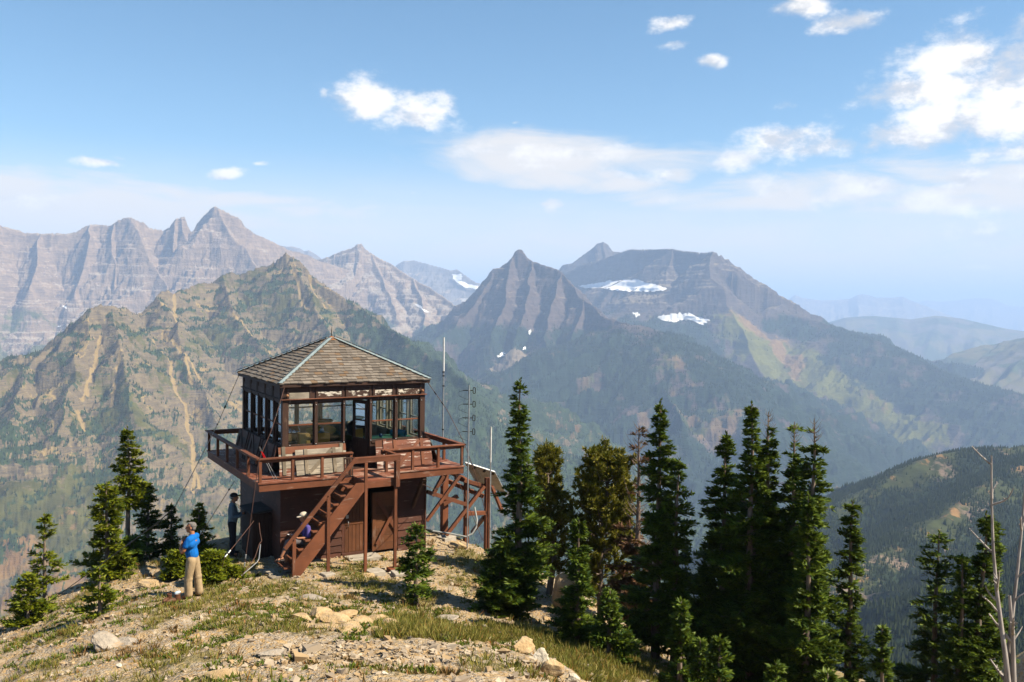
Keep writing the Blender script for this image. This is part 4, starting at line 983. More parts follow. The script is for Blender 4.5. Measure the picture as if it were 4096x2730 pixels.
# blade counts fall off with grassiness so that the tufts stay in patches
def tufts(name, n, nb, h, w, dens, seed, m, label, cat, spread=.05):
    rs = np.random.RandomState(seed+1); P = scatter(n, dens, seed)
    hs = (0.5+0.8*rs.rand(len(P)))*h
    b = np.repeat(P, nb, 0); k = len(b); a = rs.rand(k)*6.28
    b = b+np.stack([np.cos(a), np.sin(a), np.zeros(k)], -1)*(spread*rs.rand(k))[:, None]-np.array([0, 0, .015])
    d = np.stack([np.cos(a)*0.5, np.sin(a)*0.5, np.ones(k)], -1)+rs.randn(k, 3)*0.22
    L = np.repeat(hs, nb)*(0.5+0.6*rs.rand(k))
    V, F = blades(b, d, L, np.full(k, w)*(0.7+0.6*rs.rand(k)), rs)
    return tag(mesh_np(name, V, F, m, smooth=False, kind='stuff'), label, cat)
tufts('grass', 4200, 12, .17, .013, lambda x, y, z: sstep(grassiness(x, y, z), .38, .85)*(~inside_house(x, y)), 101, mGrass, 'dry yellow-green grass growing on the stony ridge', 'grass')
tufts('tall_grass', 2300, 10, .20, .012, lambda x, y, z: (pix_zone(x, y, z, ZGRASS)*0.9).astype(float), 105, mGrass, 'tall seeding grass on the slope below the gravel mound', 'grass')
tufts('low_herbs', 2200, 22, .09, .028, lambda x, y, z: sstep(grassiness(x+3, y-2, z)-.1*pix_zone(x, y, z, ZGRAVEL), .42, .8)*(~inside_house(x, y)), 102, mHerb, 'low green herbs spreading between the stones', 'ground cover', .10)
tufts('withered_herbs', 420, 24, .13, .02, lambda x, y, z: sstep(fbm2(x/1.6+20, y/1.6, 3), .12, .4)*(~inside_house(x, y)), 103, mBrown, 'withered rusty-brown herbs on the ridge', 'ground cover', .10)
def pebbles(name, n, s0, s1, dens, seed, m, label):
    rs = np.random.RandomState(seed); P = scatter(n, dens, seed); n = len(P)
    c = np.array([[x, y, z] for x in (-1, 1) for y in (-1, 1) for z in (-1, 1)], float)
    V = c[None]*(0.50+0.6*rs.rand(n, 8, 1))+0.34*rs.randn(n, 8, 3)
    s = (s0+(s1-s0)*rs.rand(n)**3.2); V = V*s[:, None, None]*np.stack([0.8+0.6*rs.rand(n), 0.7+0.5*rs.rand(n), 0.55+0.4*rs.rand(n)], -1)[:, None]
    a = rs.rand(n)*6.28; ca, sa = np.cos(a)[:, None], np.sin(a)[:, None]
    V = np.stack([V[..., 0]*ca-V[..., 1]*sa, V[..., 0]*sa+V[..., 1]*ca, V[..., 2]], -1)+P[:, None]+np.array([0, 0, 1])*(s*0.25)[:, None, None]
    q = np.array([[0, 1, 3, 2], [4, 6, 7, 5], [0, 4, 5, 1], [2, 3, 7, 6], [0, 2, 6, 4], [1, 5, 7, 3]])
    F = ((np.arange(n)*8)[:, None, None]+q[None]).reshape(-1, 4)
    return tag(mesh_np(name, V.reshape(-1, 3), F, m, smooth=False, kind='stuff'), label, 'gravel')
def pebmat():
    m = bpy.data.materials.new('gravel'); m.use_nodes = True; t = NT(m.node_tree); b = m.node_tree.nodes['Principled BSDF']
    g = t.n('ShaderNodeNewGeometry'); rn = g.outputs['Random Per Island']; n = t.noise(g.outputs['Position'], 25, 3, .6)
    c = t.mix(rn, (0.33, 0.27, 0.205), (0.62, 0.52, 0.40)); c = t.mix(t.ss(t.m('FRACT', t.m('MULTIPLY', rn, 7.3)), .6, .8), c, (0.47, 0.34, 0.20)); c = t.mix(t.m('MULTIPLY', n, .4), c, (0.2, .17, .14))
    t.link(c, b.inputs['Base Color']); b.inputs['Roughness'].default_value = .9; b.inputs['Specular IOR Level'].default_value = .2
    return m
mPeb = pebmat()
pebbles('gravel', 14000, .006, .045, lambda x, y, z: 0.10+0.9*pix_zone(x, y, z, ZGRAVEL), 111, mPeb, 'loose grey and tan gravel strewn over the slope')
pebbles('rubble', 800, .02, .075, lambda x, y, z: sstep(fbm2(x/2+9, y/2, 3)+.35*pix_zone(x, y, z, ZGRAVEL), .05, .4)*(~inside_house(x, y)), 112, mPeb, 'broken stone rubble scattered among the gravel')

# ------------------------------------------------------------------ single rocks one can point at
oc = bpy.data.objects.new('rock_outcrop', None); COL.objects.link(oc); oc.location = tuple(gpt(1390, 2495)); tag(oc, 'long broken tan bedrock outcrop behind the gravel mound', 'outcrop')
for k_, (u_, v_, w_, h_, f_) in enumerate([(1205, 2478, 120, 60, .6), (1275, 2468, 130, 66, .7), (1340, 2488, 140, 60, .5), (1385, 2470, 110, 50, .6), (1440, 2500, 130, 58, .55), (1500, 2488, 110, 56, .7), (1550, 2508, 100, 60, .7), (1300, 2512, 120, 40, .4), (1400, 2522, 140, 40, .4), (1230, 2510, 90, 36, .4), (1490, 2528, 100, 34, .4)]):
    r_ = rock_px(u_, v_, w_, h_, 140+k_, mStone, None, flat=f_, sink=.38, rz=k_*1.3, tilt=(.12*math.sin(k_*2.1), .15*math.cos(k_*1.7)))
    del r_['category']; r_.parent = oc; r_.matrix_parent_inverse = Matrix.Translation(-Vector(oc.location))
rock_px(2085, 2610, 130, 80, 3, mStone, 'flat-faced tan boulder at the end of the gravel mound', sink=.2, rz=.4)
rock_px(2170, 2650, 78, 72, 4, mWhite, 'pale cream block beside the flat-faced boulder', sink=.15)
rock_px(2215, 2705, 100, 90, 5, mStone, 'angular tan rock below the pale cream block', sink=.2)
rock_px(2290, 2725, 55, 45, 6, mWhite, 'small white stone in the grass below the cream block')
rock_px(2255, 2440, 130, 190, 7, mStone, 'tall sunlit rock standing between the firs', sink=.1, tilt=(0, .1))
rock_px(430, 2590, 120, 80, 8, mGrey, 'leaning grey-tan rock slab on the left slope', sink=.25, tilt=(.3, .5), flat=.6)
rock_px(505, 2580, 100, 60, 9, mGrey, 'smooth grey slab lying against the leaning one', sink=.35, flat=.5)
rock_px(600, 2345, 90, 60, 10, mStone, 'sunlit block ledge at the brink left of the man', sink=.3, flat=.6)
rock_px(655, 2320, 80, 70, 11, mStone, 'shaded block on the brink behind the man', sink=.3)
rock_px(940, 2320, 60, 34, 12, mStone, 'flat tan rock right of the man at the shrub foot', flat=.5)
rock_px(735, 2395, 60, 36, 13, mStone, 'orange-tan rock at the man’s feet', flat=.6)
rock_px(1475, 2310, 70, 36, 14, mStone, 'ochre rock between the two tall stair posts', flat=.5)
rock_px(1500, 2335, 60, 34, 15, mStone, 'ochre rock in front of the brick footing', flat=.5)
rock_px(1250, 2395, 110, 40, 16, mGrey, 'low buried rock in the path before the stairs', flat=.4, sink=.4)
rock_px(1790, 2480, 110, 40, 17, mGrey, 'flat buried slab right of the sapling', flat=.4, sink=.4)
rock_px(900, 2700, 150, 60, 18, mStone, 'ledge of tan rock at the left edge of the mound', flat=.45, sink=.35)
rock_px(1080, 2620, 110, 45, 19, mGrey, 'grey ledge rock on the mound’s near rim', flat=.45, sink=.35)
rock_px(1830, 2190, 90, 50, 20, mStone, 'ochre rock by the timber brace foot', flat=.6)
rock_px(1760, 2240, 70, 36, 21, mStone, 'tan rock beside the lookout’s concrete corner', flat=.6)
rs_ = random.Random(5)
for i in range(30):
    u_ = rs_.uniform(250, 2250); v_ = rs_.uniform(2420, 2725) if u_ < 1000 or u_ > 1650 else rs_.uniform(2300, 2440) if rs_.random() < .4 else rs_.uniform(2580, 2725)
    rock_px(u_, v_, rs_.uniform(22, 48), rs_.uniform(14, 26), 30+i % 6, rs_.choice([mStone, mGrey, mGrey, mWhite]), 'fist-sized loose stone lying on the stony slope', 'loose stones on the slope', name='stone', rz=rs_.uniform(0, 6), flat=.7, sub=2)
for i in range(14):
    u_ = rs_.uniform(1560, 1700); v_ = rs_.uniform(2265, 2335)
    rock_px(u_, v_, rs_.uniform(25, 48), rs_.uniform(14, 24), 30+i % 6, rs_.choice([mStone, mStone, mWhite]), 'ochre stone in the litter around the brick footing', 'stones by the brick footing', name='stone', rz=rs_.uniform(0, 6), flat=.6, sub=2)
# ------------------------------------------------------------------ building helpers
_boxcache = {}
def unit_box(bev):
    k = round(bev, 3)
    if k not in _boxcache:
        bm = bmesh.new(); bmesh.ops.create_cube(bm, size=1.0)
        _boxcache[k] = bm
    return _boxcache[k]
QBOX = [[0, 1, 3, 2], [4, 6, 7, 5], [0, 4, 5, 1], [2, 3, 7, 6], [0, 2, 6, 4], [1, 5, 7, 3]]
def box_vf(x0, x1, y0, y1, z0, z1):
    return np.array([[x, y, z] for x in (x0, x1) for y in (y0, y1) for z in (z0, z1)], float), np.array(QBOX)
def box(name, x0, x1, y0, y1, z0, z1, m, parent=None, bev=0.004, **kw):
    V, F = box_vf(x0, x1, y0, y1, z0, z1); o = mesh_np(name, V, F, m, parent, smooth=False, **kw)
    if bev and min(x1-x0, y1-y0, z1-z0) > 3*bev: bevel(o, bev)
    return o
def bevel(o, w):
    bm = bmesh.new(); bm.from_mesh(o.data)
    bmesh.ops.bevel(bm, geom=list(bm.edges), offset=w, segments=1, affect='EDGES', profile=0.5)
    bmesh.ops.recalc_face_normals(bm, faces=list(bm.faces)); bm.to_mesh(o.data); bm.free()
def beam_vf(p, q, w, h, up=(0, 0, 1)):
    """square-cut timber from p to q, w wide (across), h deep (along up)"""
    p = np.array(p, float); q = np.array(q, float); d = q-p; L = np.linalg.norm(d); d /= L
    up = np.array(up, float); s = np.cross(d, up); s /= np.linalg.norm(s); t = np.cross(s, d)
    V = np.array([p+d*a*L+s*b*w/2+t*c*h/2 for a in (0, 1) for b in (-1, 1) for c in (-1, 1)])
    return V, np.array(QBOX)
def beam(name, p, q, w, h, m, parent=None, up=(0, 0, 1), bev=0.004, **kw):
    V, F = beam_vf(p, q, w, h, up); o = mesh_np(name, V, F, m, parent, smooth=False, **kw)
    if bev: bevel(o, bev)
    return o
def prism(name, pts, axis, a0, a1, m, parent=None, **kw):
    """polygon pts (2-D) extruded along axis 'x','y' or 'z' from a0 to a1"""
    n = len(pts); V = []
    for a in (a0, a1):
        for p, q in pts:
            V.append({'x': (a, p, q), 'y': (p, a, q), 'z': (p, q, a)}[axis])
    me = bpy.data.meshes.new(name); F = [list(range(n)), list(range(2*n-1, n-1, -1))]+[[i, (i+1) % n, n+(i+1) % n, n+i] for i in range(n)]
    me.from_pydata(V, [], F); me.materials.append(m); bm = bmesh.new(); bm.from_mesh(me); bmesh.ops.recalc_face_normals(bm, faces=list(bm.faces)); bm.to_mesh(me); bm.free()
    o = bpy.data.objects.new(name, me); COL.objects.link(o)
    if parent is not None: o.parent = parent
    return o
def lathe(name, prof, m, parent=None, n=16, loc=(0, 0, 0), smooth=True):
    prof = np.array(prof, float); th = np.arange(n)*2*np.pi/n
    V = np.stack([prof[:, None, 0]*np.cos(th), prof[:, None, 0]*np.sin(th), np.repeat(prof[:, 1:2], n, 1)], -1).reshape(-1, 3)+np.array(loc)
    i = np.arange(len(prof)*n).reshape(-1, n); j = np.roll(i, -1, 1); F = np.stack([i[:-1], j[:-1], j[1:], i[1:]], -1).reshape(-1, 4)
    return mesh_np(name, V, F, m, parent, smooth=smooth)
def tubeo(name, pts, r, m, parent=None, n=6):
    r = np.full(len(pts), r) if np.isscalar(r) else r
    V, F = tube(pts, r, n); return mesh_np(name, V, F, m, parent)
def empty(name, loc, label, cat, group=None):
    e = bpy.data.objects.new(name, None); COL.objects.link(e); e.location = tuple(loc); e.empty_display_size = .3
    return tag(e, label, cat, group)
def put(o, e):
    """parent a mesh made in place (z-up axes of the scene) to an empty"""
    o.parent = e; o.matrix_parent_inverse = Matrix.Translation(-Vector(e.location)); return o

def paint(name, c, fleck=0.3, fleckc=(0.50, 0.40, 0.34), dirt=0.65, grain=(1, 1, 1), rough=.7, scale=5.0, lo=.60):
    """weathered paint on boards: worn pale flecks along the grain, grime, board-to-board change"""
    m = bpy.data.materials.new(name); m.use_nodes = True; t = NT(m.node_tree); b = m.node_tree.nodes['Principled BSDF']
    p = t.n('ShaderNodeNewGeometry').outputs['Position']; g = t.scale(p, grain)
    n = t.noise(p, 2.2, 5, .6); f = t.noise(g, scale*3.2, 6, .7); f2 = t.noise(p, 1.3, 3, .5)
    oi = t.n('ShaderNodeObjectInfo'); k = t.m('ADD', .82, t.m('MULTIPLY', oi.outputs['Random'], .36))
    col = t.mix(t.ss(n, .3, .7), tuple(x*dirt for x in c), c)
    col = t.mix(1.0, col, t.comb(k, k, k), 'MULTIPLY')
    fl = t.m('MULTIPLY', t.ss(t.m('ADD', f, t.m('MULTIPLY', t.m('SUBTRACT', f2, .5), .35)), lo, lo+.08), fleck)
    col = t.mix(fl, col, fleckc)
    t.link(col, b.inputs['Base Color']); b.inputs['Roughness'].default_value = rough; b.inputs['Specular IOR Level'].default_value = .3
    t.link(t.bump(t.m('ADD', f, t.m('MULTIPLY', t.noise(g, scale*9, 3, .6), .5)), .35, .012), b.inputs['Normal'])
    return m
RED = (0.205, 0.082, 0.047)
GX, GY, GZ = (.12, 1, 1), (1, .12, 1), (1, 1, .12)
mRed = paint('red_paint', RED, .35, grain=GX)
mRedZ = paint('red_paint_upright', RED, .30, grain=GZ)
mRedY = paint('red_paint_side', RED, .35, grain=GY)
mDeck = paint('worn_deck_paint', (0.24, 0.092, 0.058), .85, (0.50, 0.37, 0.30), grain=GX, lo=.54)
mDeckY = paint('worn_deck_paint_side', (0.24, 0.092, 0.058), .75, (0.50, 0.37, 0.30), grain=GY, lo=.55)
mSide = paint('siding_paint', (0.115, 0.048, 0.032), .35, grain=GX)
mSideY = paint('siding_paint_side', (0.10, 0.043, 0.029), .35, grain=GY)  # side boards darker than the front: the left wall's shade put in the paint
mDark = paint('dark_brown_paint', (0.062, 0.031, 0.021), .35, (.34, .25, .19), grain=GZ)
mFrz = paint('peeling_white_paint', (0.075, 0.040, 0.028), 1.0, (0.72, 0.66, 0.57), grain=(.3, 1, .8), lo=.50, scale=3.5)
mFrzD = paint('frieze_paint', (0.070, 0.034, 0.024), .3, (.6, .54, .46), grain=GX, lo=.62)
mGreyW = paint('weathered_plank', (0.36, 0.315, 0.255), .6, (0.55, 0.48, 0.38), grain=GX, dirt=.6, lo=.52)
mGreyD = paint('dark_weathered_plank', (0.25, 0.205, 0.15), .4, (0.42, 0.36, 0.28), grain=GZ, dirt=.6, lo=.55)
mFleckR = paint('flaking_red_paint', (0.225, 0.092, 0.060), .9, (0.62, 0.52, 0.46), grain=GX, lo=.52)
mCream = paint('cream_paint', (0.62, 0.59, 0.47), .1, grain=GZ)
mDoor = paint('brown_door_paint', (0.16, 0.068, 0.035), .2, grain=GZ)
mConc = mat('concrete', (0.46, 0.42, 0.36), (0.36, 0.32, 0.27), .9, 7, bump=.02, coords='World')
mBlackM = mat('black_metal', (0.02, 0.02, 0.021), rough=.5)
mSteel = mat('galvanised_steel', (0.52, 0.54, 0.55), (0.40, 0.42, 0.44), .45, 9, metal=.6)
mFlash = mat('flashing_metal', (0.36, 0.43, 0.45), (0.28, 0.35, 0.37), .5, 5, metal=.25, coords='World')
mRust = mat('rusty_metal', (0.27, 0.13, 0.075), (0.36, 0.20, 0.12), .8, 9, coords='World')
mCable = mat('rusty_cable', (0.16, 0.085, 0.065), (0.10, 0.06, 0.05), .7, 20, metal=.3)
mGreen = mat('green_table_paint', (0.16, 0.42, 0.30), (0.13, 0.36, 0.26), .6, 4)
def shingle_mat(name, joined):
    m = bpy.data.materials.new(name); m.use_nodes = True; t = NT(m.node_tree); b = m.node_tree.nodes['Principled BSDF']
    g = t.n('ShaderNodeNewGeometry'); p = g.outputs['Position']
    rn = g.outputs['Random Per Island'] if joined else t.n('ShaderNodeObjectInfo').outputs['Random']
    f = t.noise(t.scale(p, (6, 6, 1)), 6, 5, .65); n = t.noise(p, 1.2, 3, .6)
    c = t.mix(rn, (0.088, 0.077, 0.069), (0.255, 0.226, 0.198))
    c = t.mix(t.ss(t.m('FRACT', t.m('MULTIPLY', rn, 9.7)), .88, .95), c, (0.19, 0.125, 0.078))
    c = t.mix(t.m('MULTIPLY', t.ss(f, .45, .7), .55), c, (0.17, 0.125, 0.09)); c = t.mix(t.m('MULTIPLY', n, .25), c, (0.30, 0.27, 0.23))
    t.link(c, b.inputs['Base Color']); b.inputs['Roughness'].default_value = .9; b.inputs['Specular IOR Level'].default_value = .15
    t.link(t.bump(f, .5, .01), b.inputs['Normal']); return m
mShS = shingle_mat('cedar_shingle', False); mShJ = shingle_mat('cedar_shingles', True)
def glass_mat():
    m = bpy.data.materials.new('window_glass'); m.use_nodes = True; t = NT(m.node_tree); m.node_tree.nodes.clear()
    tr = t.n('ShaderNodeBsdfTransparent'); tr.inputs[0].default_value = (.96, .975, .97, 1); gl = t.n('ShaderNodeBsdfGlossy'); gl.inputs['Roughness'].default_value = .01
    gl.inputs[0].default_value = (.9, .95, 1, 1)
    fr = t.n('ShaderNodeFresnel'); fr.inputs[0].default_value = 1.5; mx = t.n('ShaderNodeMixShader'); t.link(t.m('MULTIPLY', fr.outputs[0], 0.7, clamp=True), mx.inputs[0]); t.link(tr.outputs[0], mx.inputs[1]); t.link(gl.outputs[0], mx.inputs[2])
    o = t.n('ShaderNodeOutputMaterial'); t.link(mx.outputs[0], o.inputs[0]); return m
mGlass = glass_mat()

# ------------------------------------------------------------------ the fire lookout
LK = empty('fire_lookout', (0, 0, 0), 'brown wooden fire lookout cabin with shingled roof and wraparound deck', 'cabin')
Wd, DK, RF = 2.134, 3.0, 2.242
ZB, ZF, ZDK = 2.30, 2.491, 2.537       # deck: fascia bottom, fascia top, board top
ZR = 3.173                            # rail top
rnd = random.Random(3)
# lower storey
fnd = box('foundation', -2.20, 2.22, -2.22, 2.25, -.55, -.012, mConc, LK, .02)
def clap(parent, axis, a0, a1, off, z0, z1, m, sgn):
    """one lapped board: along x at y=off or along y at x=off, thick edge down, slightly wavy lower edge"""
    n = max(3, int((a1-a0)/.16)); s = np.linspace(a0, a1, n); w = np.array([rnd.uniform(-.012, .012) for _ in s])
    V = []
    for i, a in enumerate(s):
        for (o_, z) in ((0.0, z1), (.034, z0+w[i]), (.0, z0+w[i])):
            q = off+sgn*o_
            V.append((a, q, z) if axis == 'x' else (q, a, z))
    F = []
    for i in range(n-1):
        b = i*3; c = b+3
        F += [[b, b+1, c+1, c], [b+1, b+2, c+2, c+1]]
    return mesh_np('siding_board', np.array(V), np.array(F), m, parent, smooth=False)
core_f = box('front_wall', -2.15, -.42, -2.11, -2.03, 0, 2.30, mSide, LK, 0)
core_f2 = box('front_wall', 1.27, 2.15, -2.11, -2.03, 0, 2.30, mSide, LK, 0)
core_f3 = box('front_wall', -.42, 1.27, -2.11, -2.03, 2.02, 2.30, mSide, LK, 0)
core_l = box('side_wall', -2.15, -2.09, -2.03, 2.15, 0, 2.30, mSideY, LK, 0)
core_r = box('side_wall', 2.09, 2.15, -2.03, 2.15, 0, 2.30, mSideY, LK, 0)
core_b = box('back_wall', -2.09, 2.09, 2.09, 2.15, 0, 2.30, mSide, LK, 0)
box('lower_floor', -2.09, 2.09, -2.03, 2.09, .0, .03, mDark, LK, 0)
NB = 11
for i in range(NB):
    z0 = -.005+i*.2085; z1 = z0+.235
    clap(core_f, 'x', -2.18, -.42, -2.112, z0, min(z1, 2.30), mSide, -1)
    clap(core_f2, 'x', 1.31, 2.19, -2.112, z0, min(z1, 2.30), mSide, -1)
    clap(core_l, 'y', -2.13, 2.15, -2.152, z0, min(z1, 2.30), mSideY, -1)
    clap(core_r, 'y', -2.13, 2.15, 2.152, z0, min(z1, 2.30), mSideY, 1)
    clap(core_b, 'x', -2.18, 2.18, 2.152, z0, min(z1, 2.30), mSide, 1)
box('corner_board', 2.155, 2.20, -2.165, -2.115, 0, 2.3, mSide, LK)
# plank door and its frame
dr = box('plank_door', -.325, .225, -2.10, -2.065, .16, 1.98, mDoor, LK)
for k in range(5):
    box('door_plank', -.322+k*.110, -.218+k*.110, -2.125, -2.101, .16, 1.98, mDoor, dr, .004)
box('door_rail', -.32, .22, -2.14, -2.126, .95, 1.05, mDoor, dr)
hd = tubeo('door_handle', [(-.235, -2.128, .88), (-.235, -2.17, .90), (-.235, -2.17, 1.05), (-.235, -2.128, 1.07)], .010, mSteel, dr)
box('lock_plate', -.30, -.22, -2.152, -2.127, 1.14, 1.24, mSteel, dr)
box('door_frame', -.42, -.33, -2.135, -2.05, 0, 2.02, mSide, LK); box('door_frame', .23, .32, -2.135, -2.05, 0, 2.02, mSide, LK); box('door_sill', -.42, .32, -2.16, -2.05, .04, .155, mSide, LK)
# braced shed door, half of a wide opening
lf = box('braced_door', .50, 1.285, -2.11, -2.075, .10, 1.80, mDoor, LK)
for k in range(8): box('door_board', .505, 1.28, -2.13, -2.111, .105+k*.211, .105+k*.211+.205, mDoor, lf, .003)
box('door_stile', .50, .60, -2.155, -2.131, .10, 1.80, mDoor, lf); box('door_stile', 1.185, 1.285, -2.155, -2.131, .10, 1.80, mDoor, lf)
beam('door_brace', (.62, -2.166, 1.66), (1.25, -2.166, .62), .024, .10, mRedZ, lf); beam('door_brace', (.62, -2.190, .30), (1.22, -2.190, 1.36), .024, .10, mRedZ, lf)
# deck frame and boards
fr = box('deck_frame', -DK, DK, -DK, -DK+.045, ZB, ZF, mRed, LK)
box('fascia_board', -DK, -DK+.045, -DK+.047, DK, ZB, ZF, mRedY, fr); box('fascia_board', DK-.045, DK, -DK+.047, DK, ZB, ZF, mRedY, fr); box('fascia_board', -DK+.047, DK-.047, DK-.045, DK, ZB, ZF, mRed, fr)
for k in range(15):
    x = -2.8+k*.4; box('joist', x-.022, x+.022, -DK+.047, DK-.047, ZB+.012, ZF-.002, mDark, fr, 0)
def boards(axis, a0, a1, c0, c1, n, m, parent):
    w = (c1-c0)/n
    for k in range(n):
        q0 = c0+k*w+.005; q1 = c0+(k+1)*w-.005; dz = rnd.uniform(-.004, .004); e0, e1 = rnd.uniform(-.012, .012), rnd.uniform(-.012, .012)
        if axis == 'x': box('deck_board', a0+e0, a1+e1, q0, q1, ZF+.001, ZDK+dz, m, parent, .004)
        else: box('deck_board', q0, q1, a0+e0, a1+e1, ZF+.001, ZDK+dz, m, parent, .004)
boards('x', -DK-.02, DK+.02, -DK-.03, -2.12, 7, mDeck, fr)
boards('y', -2.10, DK+.02, -DK-.03, -2.12, 7, mDeckY, fr); boards('y', -2.10, DK+.02, 2.12, DK+.03, 7, mDeckY, fr); boards('x', -2.10, 2.10, 2.12, DK+.03, 7, mDeck, fr)
# under-deck braces
for x in (1.75,):
    beam('deck_brace', (x, -2.16, 1.28), (x, -2.92, 2.27), .09, .14, mDark, LK, up=(0, 1, 0)); beam('deck_brace', (x, 2.2, 1.28), (x, 2.92, 2.27), .09, .14, mRedZ, LK, up=(0, 1, 0))
# railing
PY = -DK+.05
def fx(u, v, y): return float(ony(u, v, y)[0])
def rail_run(name, p, q, parent, inner, m):
    """flat cap with a board under it; inner = unit vector to the deck side"""
    p = np.array(p, float); q = np.array(q, float); up = np.array([0, 0, 1.])
    cap = beam(name, p+up*(ZR-.02), q+up*(ZR-.02), .135, .040, m, parent)
    i3 = np.array([inner[0], inner[1], 0.])
    beam('rail_board', p+i3*.055+up*(ZR-.09), q+i3*.055+up*(ZR-.09), .036, .095, m, cap); return cap
def rpost(x, y, parent, z0=ZF+.001, z1=ZR-.041, w=.075):
    return box('rail_post', x-w/2, x+w/2, y-w/2, y+w/2, z0, z1, mRedZ, parent)
xl_end = fx(1413, 1812, -DK); xr0 = fx(1529, 1800, -DK)
cL = rail_run('railing', (-DK, -DK+.115, 0), (-DK, DK+.06, 0), LK, (1, 0), mRedY)
cF = rail_run('railing', (-DK-.065, -DK+.045, 0), (xl_end, -DK+.045, 0), LK, (0, 1), mRed)
cF2 = rail_run('railing', (xr0, -DK+.045, 0), (DK+.065, -DK+.045, 0), LK, (0, 1), mRed)
cR = rail_run('railing', (DK, -DK+.115, 0), (DK, DK+.06, 0), LK, (-1, 0), mRedY)
cB = rail_run('railing', (-DK+.07, DK, 0), (DK-.07, DK, 0), LK, (0, -1), mRed)
for u in (1170, 1288): rpost(fx(u, 1900, PY), PY, cF)
rpost(-DK+.04, PY, cF); rpost(xl_end-.05, PY, cF)
for u in (1545, 1650, 1752): rpost(fx(u, 1880, PY), PY, cF2)
rpost(DK-.04, PY, cF2)
for k in range(1, 6): rpost(-DK+.04, PY+k*(2*DK-.08)/5, cL); rpost(DK-.04, PY+k*(2*DK-.08)/5, cR)
for k in range(1, 5): rpost(-DK+k*2*DK/5, DK-.04, cB)
# stair landing
lx0, lx1, ly = -.445, .545, -3.905
ld = box('landing', lx0, lx1, ly+.04, ly+.085, ZB+.02, ZF, mRed, LK)
for k in range(7):
    q0 = ly+.045+k*.121; box('landing_board', lx0-.01+rnd.uniform(-.01, .01), lx1+.02+rnd.uniform(-.01, .01), q0, q0+.113, ZF+.001, ZDK+.002, mDeck, ld)
box('landing_joist', lx0, lx0+.045, ly+.087, -3.05, ZB+.02, ZF-.001, mRedY, ld); box('landing_joist', lx1-.045, lx1, ly+.087, -3.05, ZB+.02, ZF-.001, mRedY, ld)
cap = beam('landing_rail', (-.765, ly+.02, ZR-.02), (.585, ly+.02, ZR-.02), .11, .042, mRed, ld)
box('rail_board', -.755, .575, ly-.03, ly+.006, ZR-.155, ZR-.042, mRed, ld)
beam('landing_rail', (.53, ly+.075, ZR-.021), (.53, -DK-.03, ZR-.021), .11, .040, mRedY, ld); box('rail_board', .545, .58, ly+.02, -DK-.03, ZR-.15, ZR-.042, mRedY, ld)
zg1 = gz(-.40, ly)-.05
box('landing_post', -.445, -.365, ly-.03, ly+.05-.012, zg1, ZR-.157, mRedZ, LK); box('landing_post', .415, .495, ly-.02, ly+.05, .09, ZR-.157, mRedZ, LK); box('post_plate', .435, .555, ly-.062, ly-.032, ZB, ZR-.157, mRedZ, LK)
# slatted gate standing open on the landing
gt = box('stair_gate', -.72, -.44, -3.075, -3.05, 3.00, 3.05, mDark, LK)
for k in range(5): box('gate_slat', -.715+k*.058, -.680+k*.058, -3.074, -3.052, 2.56, 2.999, mDark, gt, 0)
box('gate_rail', -.72, -.44, -3.074, -3.052, 2.545, 2.559, mDark, gt, 0)
# stairs
SL = (2.529-.659)/(-.686+2.304)
def stringer(y0, y1, nm='stair_stringer'):
    return prism(nm, [(-2.403, .18), (-2.403, .60), (-2.304, .659), (-.686, 2.488), (-.450, 2.488), (-.450, 2.27), (-2.215, .18)], 'y', y0, y1, mRed, LK)
st = stringer(ly-.02, ly+.025); stringer(-3.075, -3.03)
for k in range(10):
    z = 2.385-k*.215; x = -.70-(2.50-z)/SL*1.0
    box('tread', x-.12, x+.14, ly+.028, -3.078, z-.02, z+.02, mRed, st)
zn = gz(-2.36, ly)-.08
box('stair_post', -2.405, -2.31, ly-.068, ly-.022, zn, 1.20, mRedZ, st); box('stair_post', -1.495, -1.405, ly-.068, ly-.022, gz(-1.45, ly)-.08, 2.245, mRedZ, st)
beam('handrail', (-2.60, ly-.045, .985), (-.70, ly-.045, 3.17), .046, .11, mRed, st)
